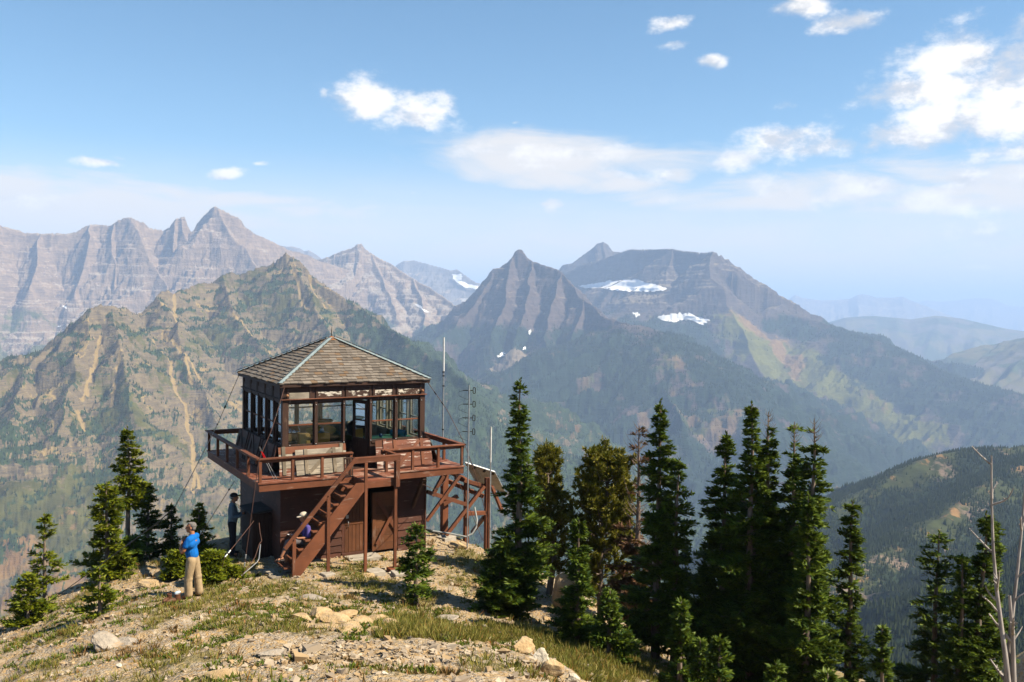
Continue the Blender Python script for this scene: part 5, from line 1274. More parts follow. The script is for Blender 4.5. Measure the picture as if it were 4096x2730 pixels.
# cab: floor, posts, sills, windows
box('cab_floor', -Wd, Wd, -Wd, Wd, ZF+.002, ZDK+.015, mDark, LK, 0)
box('ceiling', -Wd+.02, Wd-.02, -Wd+.02, Wd-.02, 4.63, 4.66, mCream, LK, 0)
ZS, ZW0, ZW1, ZM = 3.24, 3.32, 4.49, 3.875
for sx in (-1, 1):
    for sy in (-1, 1):
        x0, x1 = sorted((sx*Wd, sx*(Wd-.155))); y0, y1 = sorted((sy*Wd, sy*(Wd-.155)))
        box('corner_post', x0, x1, y0, y1, ZDK+.016, 4.62, mDark, LK)
def wall(side, edges, door=None):
    """side: 0 front 1 right 2 back 3 left; edges: mullion spans along the wall, door = bay without window"""
    def B(nm, a0, a1, d0, d1, z0, z1, m, parent, bev=.003, **kw):
        # a along the wall, d depth inward from the outer face
        if side == 0: return box(nm, a0, a1, -Wd+d0, -Wd+d1, z0, z1, m, parent, bev, **kw)
        if side == 2: return box(nm, a0, a1, Wd-d1, Wd-d0, z0, z1, m, parent, bev, **kw)
        if side == 3: return box(nm, -Wd+d0, -Wd+d1, a0, a1, z0, z1, m, parent, bev, **kw)
        return box(nm, Wd-d1, Wd-d0, a0, a1, z0, z1, m, parent, bev, **kw)
    lo, hi = -Wd+.156, Wd-.156
    spans = [(lo, lo)]+list(edges)+[(hi, hi)]
    inner = mCream if side in (1, 2) else mDark
    for a, b in edges:
        B('mullion', a, b, 0, .075, ZDK+.016, 4.58, mDark, LK); B('mullion', a+.004, b-.004, .076, .19, ZDK+.016, 4.58, inner, LK)
    for k in range(len(spans)-1):
        a, b = spans[k][1]+.001, spans[k+1][0]-.001
        if door == k:
            B('header_board', a, b, .012, .10, 4.50, 4.58, mDark, LK); continue
        kw_ = B('knee_wall', a, b, .015, .09, ZDK+.016, ZS, mDark if side in (0, 3) else mCream, LK)
        for q in range(4): B('wall_board', a, b, .001, .0145, ZDK+.02+q*.175, ZDK+.02+q*.175+.169, mDark, kw_, 0)
        B('window_sill', a, b, -.02, .19, ZS+.001, ZW0-.02, mDark if side in (0, 3) else mCream, LK)
        B('header_board', a, b, .012, .10, ZW1+.005, 4.58, mDark, LK)
        sash = B('window', a, b, .055, .095, ZW0-.019, ZW0+.022, inner if side in (1, 2) else mDark, LK)
        mm = mCream if side in (1, 2) else mDark
        B('sash', a, b, .055, .095, ZW1-.04, ZW1+.004, mm, sash); B('sash', a, a+.032, .055, .095, ZW0+.023, ZW1-.041, mm, sash); B('sash', b-.032, b, .055, .095, ZW0+.023, ZW1-.041, mm, sash)
        B('glazing_bar', a+.033, b-.033, .050, .092, ZM-.02, ZM+.02, mm if side in (1, 2) else mRed, sash)
        if False: B('glazing_bar', (a+b)/2-.012, (a+b)/2+.012, .058, .09, ZW0+.023, ZM-.021, mm, sash); B('glazing_bar', (a+b)/2-.012, (a+b)/2+.012, .058, .09, ZM+.021, ZW1-.041, mm, sash)
        B('pane', a+.033, b-.033, .070, .074, ZW0+.023, ZM-.0205, mGlass, sash, 0); B('pane', a+.033, b-.033, .070, .074, ZM+.0205, ZW1-.041, mGlass, sash, 0)
    # frieze above the drip board
    B('drip_board', -Wd-.04 if side in (0, 2) else -Wd+.0, Wd+.04 if side in (0, 2) else Wd-.0, -.055, .0, 4.582, 4.606, mRed if side in (0, 2) else mDark, LK)
    fz = B('frieze', -Wd+.003 if side in (0, 2) else -Wd+.06, Wd-.003 if side in (0, 2) else Wd-.06, .010, .055, 4.607, 4.985, mFrzD, LK, 0)
    xs = [-1.98, -1.35, -1.17, -.42, -.30, .40, .52, 1.12, 1.25, 1.98] if side == 0 else [-1.9, -1.25, -1.15, -.45, -.35, .35, .45, 1.12, 1.22, 1.95]
    for q in range(len(xs)-1):
        gapw = xs[q+1]-xs[q]
        if gapw > .3:
            white = side == 0 and q in (2, 3, 4, 5, 6, 7, 8)
            B('frieze_panel', xs[q]+.035, xs[q+1]-.035, -.004, .0095, 4.610, 4.775, mFrz if white else (mGreyW if side == 0 and q == 0 else mFrzD), fz, 0)
    for x in xs: B('batten', x-.03, x+.03, -.016, .0095, 4.610, 4.93, mDark, fz, .003)
wall(0, [(-1.228, -1.149), (-.401, -.345), (.40, .456), (1.177, 1.256)], door=2)
sp = [(-1.276, -1.196), (-.465, -.385), (.319, .399), (1.108, 1.188)]
wall(3, sp); wall(1, sp); wall(2, sp)
# white number board and plaque scraps left bare; cab door swung inwards
dz = empty  # keep the name free
cdoor = beam('cab_door', (.365, -2.07, ZDK+.03), (.165, -1.42, ZDK+.03), .04, .06, mDark, LK)
def leafpart(nm, s0, s1, z0, z1, m, par, th=.038):
    p = np.array([.365, -2.07, 0]); q = np.array([.165, -1.42, 0]); d = q-p
    a = p+d*s0; b = p+d*s1; zc = (z0+z1)/2
    return beam(nm, (a[0], a[1], zc), (b[0], b[1], zc), th, z1-z0, m, par)
leafpart('door_panel', 0, 1, ZDK+.062, 3.36, mDark, cdoor); leafpart('door_stile', 0, .16, 3.362, 4.46, mDark, cdoor); leafpart('door_stile', .84, 1, 3.362, 4.46, mDark, cdoor)
leafpart('door_rail', .161, .839, 4.36, 4.46, mDark, cdoor); leafpart('door_rail', .161, .839, 3.86, 3.90, mDark, cdoor); leafpart('pane', .161, .839, 3.362, 3.859, mGlass, cdoor, .005); leafpart('pane', .161, .839, 3.901, 4.359, mGlass, cdoor, .005)
# roof
ZE, ZA = 5.026, 6.193
rp = np.array([[-RF, -RF, ZE], [RF, -RF, ZE], [RF, RF, ZE], [-RF, RF, ZE], [0, 0, ZA-.012]]); rp[:4, 2] -= .012
rf = mesh_np('roof', np.concatenate([rp, rp-np.array([0, 0, .05])]), [[0, 1, 4, 4]][:0] or [[0, 1, 4], [1, 2, 4], [2, 3, 4], [3, 0, 4], [6, 5, 9], [7, 6, 9], [8, 7, 9], [5, 8, 9]], mDark, LK, smooth=False)
for (x0, x1, y0, y1) in ((-RF, RF, -RF, -RF+.035), (-RF, RF, RF-.035, RF), (-RF, -RF+.035, -RF+.036, RF-.036), (RF-.035, RF, -RF+.036, RF-.036)):
    box('fascia', x0, x1, y0, y1, 4.935, 5.012, mDark, rf)
box('soffit', -RF+.04, RF-.04, -RF+.04, RF-.04, 4.986, 4.996, mDark, rf, 0)
slope = math.hypot(RF, ZA-ZE); NC = 17; cl = slope/NC
SHV, SHF = box_vf(-.5, .5, 0, 1, 0, 1)
SHV = SHV.copy()
for i, (x, y, z) in enumerate(SHV):        # wedge: thick butt at the eave end, thin at the top
    if y > .5 and z > .5: SHV[i, 2] = .25
sh_me = mesh_np('shingle', SHV, SHF, mShS, rf, smooth=False); sh_data = sh_me.data; bpy.data.objects.remove(sh_me)
rsh = np.random.RandomState(12); indiv = 0; JV = Bag()
def face_frame(f):
    ang = [0, math.pi/2, math.pi, -math.pi/2][f]      # front, right, back, left
    rot = Matrix.Rotation(ang, 3, 'Z')
    return rot @ Vector((1, 0, 0)), (rot @ Vector((0, RF, ZA-ZE))).normalized(), rot @ Vector((0, -RF, ZE)), rot
for f in (0, 3, 1, 2):
    ax, upv, mid, rot = face_frame(f); nv = ax.cross(upv)
    for c in range(NC):
        s0 = c*cl-.03; half = RF*(1-max(s0, 0)/slope)+.02
        x = -half
        while x < half-.02:
            w = min(rsh.uniform(.11, .24), half-x)
            if half-x-w < .06: w = half-x
            tilt = rsh.uniform(-.006, .026); ln = cl+.05
            # trim what would cross the hip: narrower at the ends
            org = mid+ax*(x+w/2)+upv*(s0+rsh.uniform(-.02, .02))+nv*(.004+.006)
            top = RF*(1-min(slope, s0+ln)/slope)
            w2 = w-.006
            if abs(x+w/2)+w/2 > top+.10 and f in (0, 3) and c > 14: pass
            tv = (upv*1.0+nv*(-.02+tilt)).normalized(); nn = ax.cross(tv)
            if (f == 0 or (f == 3 and c < 4)) and indiv < 300:
                o = bpy.data.objects.new('shingle', sh_data); COL.objects.link(o); o.parent = rf
                Mx = Matrix.Identity(4)
                for i in range(3): Mx[i][0] = ax[i]*w2; Mx[i][1] = tv[i]*ln*.88; Mx[i][2] = nn[i]*.032; Mx[i][3] = org[i]
                o.matrix_local = Mx; indiv += 1
            else:
                A = np.array([list(ax*w2), list(tv*ln*.88), list(nn*.030)])
                JV.add(SHV@A+np.array(list(org)), SHF)
            x += w
js = JV.obj('shingles', mShJ, rf, smooth=False, kind='stuff')
for sx, sy in ((-1, -1), (1, -1), (1, 1), (-1, 1)):
    e0 = np.array([sx*(RF+.045), sy*(RF+.045), ZE+.012]); e1 = np.array([sx*.12, sy*.12, ZA-.035]); up = np.array([0, 0, .032])
    a1 = np.array([-sx*1.0, 0, -.0]); a2 = np.array([0, -sy*1.0, 0]); wd = .11
    dn = lambda p, d: p+d*wd+np.array([0, 0, .0])
    V = [dn(e0, a1)+up, e0+up*1.3, dn(e0, a2)+up, dn(e1, a1)*1.0+up+np.array([0, 0, .02]), e1+up*1.3, dn(e1, a2)+up+np.array([0, 0, .02])]
    mesh_np('hip_flashing', np.array(V), [[0, 1, 4, 3], [1, 2, 5, 4]], mFlash, rf, smooth=False)
    tubeo('lightning_wire', [e0+up*1.9, (e0*.6+e1*.4)+up*2.1+np.array([.015, .0, 0]), (e0*.3+e1*.7)+up*2.0, e1+up*2.0], .007, mBlackM, rf, 5)
cp = .20; V = np.array([[-cp, -cp, ZA-.055], [cp, -cp, ZA-.055], [cp, cp, ZA-.055], [-cp, cp, ZA-.055], [0, 0, ZA+.065]])
mesh_np('roof_cap', V, [[0, 1, 4], [1, 2, 4], [2, 3, 4], [3, 0, 4]], mRust, rf, smooth=False)
tubeo('lightning_rod', [(0, 0, ZA+.05), (0, 0, ZA+.18), (.005, 0, ZA+.335)], np.array([.014, .012, .006]), mBlackM, rf)
# insulators and bolts at the frieze corners
for x in (-2.02, 2.02):
    lathe('insulator', [(0, 0), (.035, 0), (.045, .03), (.03, .06), (0, .07)], mRust, LK, 10, (x, -2.20, 4.68))
for x in (-1.93, -1.19, -.375, .43, 1.21, 2.02):
    for z in (3.33, 4.42):
        lathe('bolt', [(0, -.012), (.014, -.012), (.014, .012), (0, .014)], mSteel, LK, 6, (x, -2.137, z))
# ------------------------------------------------------------------ storm shutters leaning on the cab
def shutter(name, p0, p1, base_out, height, lean, planks, label, mats, out=(0, -1), battens=(.15, .82), brace=True, mb=None, wvar=.01):
    """p0,p1: ends of the foot line (x,y); leans back towards the wall"""
    p0 = np.array(p0, float); p1 = np.array(p1, float); ax = p1-p0; L = np.linalg.norm(ax); ax /= L
    zb = ZDK+.006; o3 = np.array([out[0], out[1], 0.]); up = np.array([0, 0, 1.])*math.cos(lean)-o3*math.sin(lean); nr = np.cross(ax, up)
    if nr@o3 < 0: nr = -nr
    e = empty(name, (*((p0+p1)/2)[:2], zb), label, 'shutter'); h = height/planks
    A3 = np.array([ax[0], ax[1], 0.]); c0 = np.array([p0[0], p0[1], zb])
    def slab(nm, s0, s1, t0, t1, d0, d1, m, bv=.003):
        V = np.array([c0+A3*s+up*t+nr*d for s in (s0, s1) for t in (t0, t1) for d in (d0, d1)]); o = mesh_np(nm, V, QBOX, m, None, smooth=False)
        if bv: bevel(o, bv)
        return put(o, e)
    for k in range(planks):
        slab('plank', rnd.uniform(-wvar, wvar), L+rnd.uniform(-wvar, wvar), k*h+.002, (k+1)*h-.003, 0, .022, mats[k % len(mats)])
    mb = mb or mats[0]
    for b in battens: slab('batten', L*b-.05, L*b+.05, .02, height+.01, .023, .047, mb)
    if brace:
        s0, s1 = L*battens[0]+.06, L*battens[-1]-.06; d = np.array([s1-s0, height-.08]); n2 = np.array([-d[1], d[0]])/np.linalg.norm(d)*.045
        P2 = [(s0+n2[0], .04+n2[1]), (s0-n2[0], .04-n2[1]), (s1-n2[0], height-.04-n2[1]), (s1+n2[0], height-.04+n2[1])]
        V = np.array([c0+A3*s+up*t+nr*dd for dd in (.0235, .044) for s, t in P2])
        put(mesh_np('brace', V, [[0, 1, 2, 3], [7, 6, 5, 4], [0, 4, 5, 1], [1, 5, 6, 2], [2, 6, 7, 3], [3, 7, 4, 0]], mb, None, smooth=False), e)
    return e
shutter('storm_shutter', (-2.27, -2.36), (-.36, -2.36), 0, .78, .22, 4, 'red storm shutter with weathered ends leaning behind the grey one', [mFleckR, mGreyW, mGreyW, mRed], battens=(.07, .93), mb=mGreyD, brace=False)
shutter('storm_shutter', (-1.84, -2.46), (-.50, -2.46), 0, .70, .26, 5, 'bare grey plank shutter with a diagonal brace left of the cab door', [mGreyW], battens=(.22, .82), mb=mGreyD)
shutter('storm_shutter', (.52, -2.40), (.86, -2.40), 0, .80, .20, 4, 'narrow red shutter end right beside the cab door', [mFleckR, mRed], battens=(.80,), brace=False)
shutter('storm_shutter', (.74, -2.44), (2.25, -2.44), 0, .78, .24, 5, 'flaking red shutter with diagonal brace right of the cab door', [mFleckR], battens=(.24, .80), mb=mRedZ)
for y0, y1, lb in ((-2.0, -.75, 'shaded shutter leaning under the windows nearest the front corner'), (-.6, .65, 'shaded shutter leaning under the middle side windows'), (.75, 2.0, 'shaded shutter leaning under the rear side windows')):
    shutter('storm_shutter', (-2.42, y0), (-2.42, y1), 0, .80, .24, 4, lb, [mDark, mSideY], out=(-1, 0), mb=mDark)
shutter('storm_shutter', (2.62, -2.1), (2.62, -.5), 0, .82, .42, 4, 'shutter leaning on the cab wall around the corner from the flaking red one', [mDark, mSideY], out=(1, 0), mb=mDark)

# ------------------------------------------------------------------ cables, masts, aerials
def cable(pts, label, r=.009, clamps=(), m=None):
    P = np.array(pts, float); e = empty('guy_cable', P[-1], label, 'cable')
    n = 24; s = np.linspace(0, 1, n); q = np.concatenate([[0], np.cumsum(np.linalg.norm(np.diff(P, axis=0), axis=1))]); q /= q[-1]
    C_ = np.stack([np.interp(s, q, P[:, i]) for i in range(3)], -1); C_[:, 2] -= .10*np.sin(np.pi*s)*np.linalg.norm(P[-1]-P[0])/12
    put(tubeo('wire', C_, r, m or mCable, None, 5), e)
    for c in clamps:
        p = np.array([np.interp(c, s, C_[:, i]) for i in range(3)]); d = np.array([np.interp(min(1, c+.03), s, C_[:, i]) for i in range(3)])-p; d /= np.linalg.norm(d)
        put(beam('clamp', p-d*.055, p+d*.055, .04, .035, mBlackM if c < .5 else mSteel, None, bev=.006), e)
    return e
cz = 4.93
anc = gpt(972, 2306)
cable([(-2.12, -2.25, cz), (-2.62, -2.85, 3.95), (-3.03, -3.08, 3.20), (-3.06, -3.08, 2.30), anc+np.array([0, 0, .02])][:3]+[anc], 'rusty guy cable over the deck’s front left corner', clamps=(.10, .16, .9, .94))
ancl = gpt(690, 2335)
cable([(-2.25, 2.15, cz), onx(868, 1700, -3.3), onx(690, 2030, -6.5), ancl+np.array([-3, 3, -1.2])], 'black guy cable from the rear left eave down the brink', clamps=(.06, .10, .14), m=mBlackM)
cable([onx(938, 1925, -2.6), onx(825, 2100, -4.2), at(760, 2200, 29)], 'short black guy cable below the left deck edge', clamps=(.10, .62, .8), m=mBlackM)
cable([at(1015, 2085, 24.6), at(895, 2233, 23.6), gpt(880, 2330)], 'rusty stay with steel clamps beside the storage bin', clamps=(.55, .62))
ancr = gpt(2010, 2260)
cable([(2.20, -2.2, cz), onx(1790, 1640, 2.75), onx(1858, 1770, 3.05), onx(1905, 1900, 3.35), onx(1960, 2110, 3.9), ancr], 'guy cable past the right deck corner to the bushes', clamps=(.06, .12))
cable([(3.0, -2.4, 2.3), at(1745, 1960, 25.4), at(1690, 1938, 25.2)][::-1]+[(3.9, -2.6, .1)], 'loose cable with black clamps under the right deck', clamps=(.12, .2), m=mCable, r=.008)
# steel loops hanging by the bin
lp = empty('cable_loop', gpt(966, 2305), 'hanging loop of rusty cable with a steel turnbuckle', 'cable')
P_ = [at(1036, 2092, 24.2), at(1040, 2130, 24.1), at(1047, 2165, 24.1), at(1038, 2175, 24.0), at(1020, 2230, 23.8), at(966, 2305, 23.6)]
put(tubeo('wire', P_, .011, mCable, None, 5), lp); put(tubeo('turnbuckle', [at(1042, 2178, 24), at(1036, 2235, 23.9), at(1028, 2250, 23.85)], .014, mSteel, None), lp); put(tubeo('rod', [at(1028, 2250, 23.85), at(966, 2303, 23.6)], .009, mSteel, None), lp)

wh = empty('whip_antenna', (3.06, -1.40, 2.2), 'tall white whip antenna clamped outside the right railing', 'antenna')
zt = float(onx(1767, 1350, 3.08)[2]); zj = float(onx(1767, 1485, 3.08)[2])
put(tubeo('mast', [(3.09, -1.45, 2.0), (3.09, -1.43, 3.2), (3.09, -1.42, zj)], .022, mSteel, None, 8), wh); put(tubeo('radome', [(3.09, -1.42, zj), (3.09, -1.41, zt)], .030, mat('white_fibreglass', (.78, .80, .80), rough=.4), None, 10), wh)
for z in (zj-.02, zj-.14, zj-.45, 3.4): put(lathe('clamp', [(.034, -.02), (.038, 0), (.034, .02)], mBlackM, None, 8, (3.09, -1.42, z)), wh)
dm = empty('dipole_antenna', (3.10, -3.07, .4), 'mast with four folded dipole loops at the right deck corner', 'antenna')
put(tubeo('mast', [(3.10, -3.09, .12), (3.10, -3.08, 2.3), (3.11, -3.07, 4.9)], .020, mSteel, None, 8), dm)
for v in (1572, 1622, 1681, 1731):
    z = 2.3+4.9696+2.3-2.3  # placeholder replaced below
for k, v in enumerate((1563, 1618, 1673, 1728)):
    z = float(ony(1864, v, -3.07)[2]); r3 = np.array([RT[0], RT[1], 0.]); r3 /= np.linalg.norm(r3); c = np.array([3.11, -3.07, z])
    arm = tubeo('dipole_arm', [c-r3*.18, c+r3*.10], .015, mBlackM, None, 6); put(arm, dm)
    put(lathe('clamp', [(.03, -.02), (.034, 0), (.03, .02)], mSteel, None, 8, tuple(c)), dm)
    th = np.linspace(0, 2*np.pi, 17); lc = c+r3*.15
    put(tubeo('dipole_loop', [lc+r3*(.035*math.cos(a))+np.array([0, 0, 1])*(.085*math.tanh(3*math.sin(a))) for a in th], .013, mBlackM, None, 5), dm)
    cb = [c-r3*.18, c-r3*.30+np.array([0, 0, -.05]), c-r3*.30+np.array([0, 0, -.16]), c-r3*.12+np.array([0, 0, -.24]), c-r3*.02+np.array([0, 0, -.27])]
    put(tubeo('feed_cable', cb, .005, mBlackM, None, 4), dm)
wp = empty('white_pole', (4.75, -1.62, -.6), 'white pole strapped to the solar stand post', 'pole')
Yp = -1.62; b0 = ony(1960, 2150, Yp); b1 = ony(1962, 1850, Yp); b2 = ony(1964, 1708, Yp)
put(tubeo('lower_tube', [(b0[0], Yp, -.75), tuple(b1)], .022, mSteel, None, 8), wp); put(tubeo('upper_tube', [tuple(b1), tuple(b2)], .029, mat('white_tube', (.75, .75, .73), rough=.5), None, 8), wp)

# ------------------------------------------------------------------ solar panel stand of heavy timber
ss_ = empty('solar_stand', (4.0, -1.3, -.4), 'red timber stand of posts and braces carrying the solar panel', 'stand')
def tb(nm, p, q, w=.14, h=.14, up=(0, 0, 1), m=None): return put(beam(nm, p, q, w, h, m or mRedZ, None, up=up, bev=.006), ss_)
def Y1(u, v, y): return tuple(ony(u, v, y))
y0 = -1.50
x3 = Y1(1948, 2020, y0)[0]; z3 = Y1(1948, 1912, y0)[2]
tb('post', (x3, y0, gz(x3, y0)-.3), (x3, y0, z3), up=(0, 1, 0))
x2 = Y1(1865, 2050, y0+.25)[0]; tb('post', (x2, y0+.25, gz(x2, y0+.25)-.3), (x2, y0+.25, 1.75), up=(0, 1, 0))
x1 = Y1(1777, 2030, -.30)[0]; tb('post', (x1, -.30, gz(x1, -.3)-.3), (x1, -.30, 2.25), .20, .20, up=(0, 1, 0))
tb('brace', Y1(1784, 2140, y0-.13), Y1(1940, 1938, y0-.13), .10, .17, up=(0, 1, 0)) if False else tb('brace', Y1(1784, 2142, y0-.13), Y1(1936, 1946, y0-.13), .10, .16, up=(0, -1, .3))
tb('cross_beam', Y1(1862, 2055, y0-.02), Y1(1945, 2052, y0-.02), .10, .13)
tb('cross_beam', Y1(1708, 1968, -2.0), Y1(1868, 2020, y0-.24), .09, .12)
tb('brace', Y1(1706, 2085, -1.95), Y1(1838, 1905, -1.95), .09, .13, up=(0, -1, .3))
tb('brace', Y1(1728, 1985, -1.6), Y1(1772, 1905, -1.6), .10, .15, up=(0, -1, .3))
tb('cross_beam', Y1(1770, 2020, -.5), Y1(1830, 1985, -.5), .12, .12)
tb('cross_beam', Y1(1855, 1922, y0+.1), Y1(1940, 1945, y0+.1), .10, .12)
tb('cross_beam', (x3, y0+.08, z3-.35), (x3+.25, 1.2, z3-.45), .10, .14); tb('brace', Y1(1966, 1945, y0+.3), Y1(2010, 2050, y0+.3), .09, .12, up=(0, -1, .3)); tb('cross_beam', (x1, -.3, 1.95), (x2, y0+.25, 1.7), .10, .14)
tb('cross_beam', (x1+.1, -.25, 1.55), (x3+.1, y0+.4, 1.1), .10, .13); tb('brace', (x3-.05, y0+.1, .5), (x3+.6, .6, -.5), .09, .12)
sp_ = empty('photovoltaic_array', (4.5, -1.0, 2.0), 'tilted solar panel seen from its pale back', 'solar panel')
c1 = np.array(Y1(1861, 1851, -1.2)); c2 = np.array(Y1(1978, 1888, -1.2)); c3 = np.array(Y1(2022, 1972, -.55)); c4 = c1+(c3-c2)
nP = np.cross(c2-c1, c4-c1); nP /= np.linalg.norm(nP)
mPB = mat('panel_back', (0.55, 0.50, 0.42), rough=.6); mPF = mat('solar_cells', (0.012, 0.016, 0.035), rough=.15, spec=.6)
def quadslab(nm, a, b, c, d, n, t0, t1, m, e):
    V = np.array([p+n*t for p in (a, b, c, d) for t in (t0, t1)]); F = [[0, 2, 4, 6], [7, 5, 3, 1], [0, 1, 3, 2], [2, 3, 5, 4], [4, 5, 7, 6], [6, 7, 1, 0]]
    return put(mesh_np(nm, V, F, m, None, smooth=False), e)
if nP[2] < 0: nP = -nP
quadslab('cell_sheet', c1, c2, c3, c4, nP, .006, .012, mPF, sp_); quadslab('backing', c1, c2, c3, c4, nP, -.002, .004, mPB, sp_)
for a, b in ((c1, c2), (c2, c3), (c3, c4), (c4, c1)): put(beam('frame_rail', a, b, .035, .045, mSteel, None, up=tuple(nP), bev=.003), sp_)
for k in (.25, .6, .9): p = c1+(c2-c1)*k+(c4-c1)*.12-nP*.02; put(beam('junction_box', p-(c2-c1)*.03, p+(c2-c1)*.03, .09, .04, mBlackM, None, up=tuple(nP)), sp_)
for k in (.33, .66): put(beam('cell_rib', c1+(c2-c1)*k-nP*.006, c4+(c3-c4)*k-nP*.006, .02, .012, mSteel, None, up=tuple(nP)), sp_)
cd_ = empty('conduit', gpt(1800, 2150), 'grey plastic conduit curving down from the solar stand', 'pipe')
put(tubeo('pipe', [at(1898, 2030, 27.5), at(1908, 2080, 27.3), at(1905, 2110, 27.2), at(1890, 2135, 27.1), at(1865, 2148, 27.0), at(1800, 2135, 27.0), at(1730, 2125, 27.0)], .028, mat('grey_plastic', (.36, .37, .36), rough=.5), None, 8), cd_)

# ------------------------------------------------------------------ footings, slabs, bin
def slab(name, u, v, sx, sy, sz, rz, m, label, cat, tilt=(0, 0)):
    P = gpt(u, v); V, F = box_vf(-sx/2, sx/2, -sy/2, sy/2, -sz*.7, sz*.5); o = mesh_np(name, V, F, m, None, smooth=False); bevel(o, .012)
    o.location = tuple(P); o.rotation_euler = (tilt[0], tilt[1], rz); return tag(o, label, cat)
slab('doorstep', 1450, 2236, .95, .5, .16, 0, mConc, 'concrete doorstep slab before the plank door', 'slab')
slab('concrete_pad', 1500, 2296, .42, .42, .16, .1, mConc, 'concrete pad beside the left landing post', 'slab')
slab('concrete_pad', 1610, 2300, .55, .45, .18, -.1, mConc, 'concrete pad under the red footing block', 'slab')
o = box('footing_block', .455-.19, .455+.19, ly+.015-.14, ly+.015+.14, -.10, .088, paint('brick_red_paint', (.24, .088, .05), .5), None, .012); tag(o, 'brick-red block under the right landing post', 'footing')
slab('timber_pad', 1110, 2290, .62, .5, .10, .05, mGreyW, 'weathered plank pad at the foot of the stairs', 'pad'); slab('timber_pad', 1115, 2310, .5, .25, .10, .12, mGreyW, 'lower weathered plank in front of the stair pad', 'pad')
slab('concrete_pad', 1785, 2156, .5, .4, .16, .3, mConc, 'concrete pad under the long timber brace', 'slab')
slab('concrete_pad', 1310, 2300, .3, .3, .1, .2, mConc, 'small concrete pad under the middle stair post', 'slab')
bn = empty('storage_bin', (-2.5, -1.0, 0), 'dark wooden storage bin with sloping lid beside the shaded wall', 'bin')
_q = onx(1090, 2047, -2.17); by0 = float(_q[1]); bz = float(_q[2]); bx0 = float(ony(1006, 2064, by0)[0]); by1 = float(onx(964, 2037, bx0)[1]); print('bin', bx0, by0, by1, bz)
put(box('bin_body', bx0+.03, -2.19, by0+.03, by1, -.1, bz-.03, mDark, None), bn)
V, F = box_vf(bx0-.03, -2.185, by0-.02, by1+.03, bz-.025, bz+.01); V[:, 2] += (V[:, 0]-bx0)*.10; put(mesh_np('bin_lid', V, F, mat('shade_darkened_lid', (.08, .075, .075), (.05, .048, .048), .8, 5), None, smooth=False), bn)  # lid colour darkened to stand for the shade beside the wall
for k in range(5): put(box('bin_plank', bx0+.035+k*(-2.2-bx0)/5, bx0+.025+(k+1)*(-2.2-bx0)/5, by0+.008, by0+.028, -.05, bz-.06, mDark, None, .003), bn)

# ------------------------------------------------------------------ trekking poles on the deck
tp = np.array(onx(1036, 1790, -2.72))
mGrip = mat('black_grip', (.03, .03, .032), rough=.6); mRedP = mat('red_shaft', (.50, .03, .03), rough=.35); mAl = mat('aluminium_shaft', (.55, .52, .48), rough=.35, metal=.7)
for k, (u, v, lb) in enumerate(((1098, 1922, 'red and silver trekking pole leaning on the deck rail'), (1110, 1921, 'second trekking pole crossing the first one on the deck'))):
    q = np.array(onz(u, v, ZDK+.01)); p = tp+np.array([.02*k, .02*k, 0]); d = (q-p); e = empty('trekking_pole', q, lb, 'pole')
    put(tubeo('grip', [p, p+d*.14], np.array([.022, .016]), mGrip, None, 8), e); put(tubeo('shaft', [p+d*.14, p+d*.42], .011, mRedP, None, 6), e); put(tubeo('lower_shaft', [p+d*.42, p+d*.96], .009, mAl, None, 6), e); put(tubeo('tip', [p+d*.96, q], np.array([.009, .004]), mGrip, None, 5), e)
    dn = d/np.linalg.norm(d); put(tubeo('basket', [p+d*.925, p+d*.93], .02, mGrip, None, 8), e)

# ------------------------------------------------------------------ inside the cab
fl = ZDK+.016
tbz = 3.30
tbl = empty('table', (1.35, -1.35, fl), 'green painted table behind the right front windows', 'table')
put(box('tabletop', .62, 1.92, -1.92, -1.05, tbz-.04, tbz, mGreen, None), tbl)
for x in (.68, 1.86):
    for y in (-1.86, -1.11): put(box('leg', x-.03, x+.03, y-.03, y+.03, fl, tbz-.041, mGreen, None), tbl)
put(box('apron', .70, 1.84, -1.88, -1.85, tbz-.14, tbz-.041, mGreen, None), tbl)
mat_b = mat('blue_foam', (.10, .30, .46), (.08, .24, .38), .7, 12)
c = np.array([1.55, -1.55, tbz+.115]); ax = np.array([.62, -.78, 0]); ax /= np.linalg.norm(ax)
rl = empty('foam_mat', c-np.array([0, 0, .115]), 'rolled blue foam mat lying on the green table', 'mat')
sd_ = np.cross(ax, [0, 0, 1.]); 
def roll(r0, r1, n=40):
    th = np.linspace(0, 6*np.pi, n); rr = np.linspace(r0, r1, n); return rr, th
rr, th = roll(.03, .11)
V = np.array([c+ax*s*.24+sd_*(r*math.cos(a))+np.array([0, 0, 1])*(r*math.sin(a)) for s in (-1, 1) for r, a in zip(rr, th)]); n_ = len(rr)
put(mesh_np('rolled_sheet', V, [[i, i+1, n_+i+1, n_+i] for i in range(n_-1)], mat_b, None), rl)
put(tubeo('strap', [c+sd_*(.114*math.cos(a))+np.array([0, 0, 1])*(.114*math.sin(a)) for a in np.linspace(0, 6.28, 17)], .008, mGrip, None, 4), rl)
lathe_o = lathe('mug', [(0, 0), (.045, 0), (.048, .11), (.042, .11), (.04, .01), (0, .01)], mat('dark_blue_enamel', (.03, .07, .16), rough=.3), None, 12, (.98, -1.55, tbz)); tag(lathe_o, 'dark blue mug standing on the green table', 'mug')
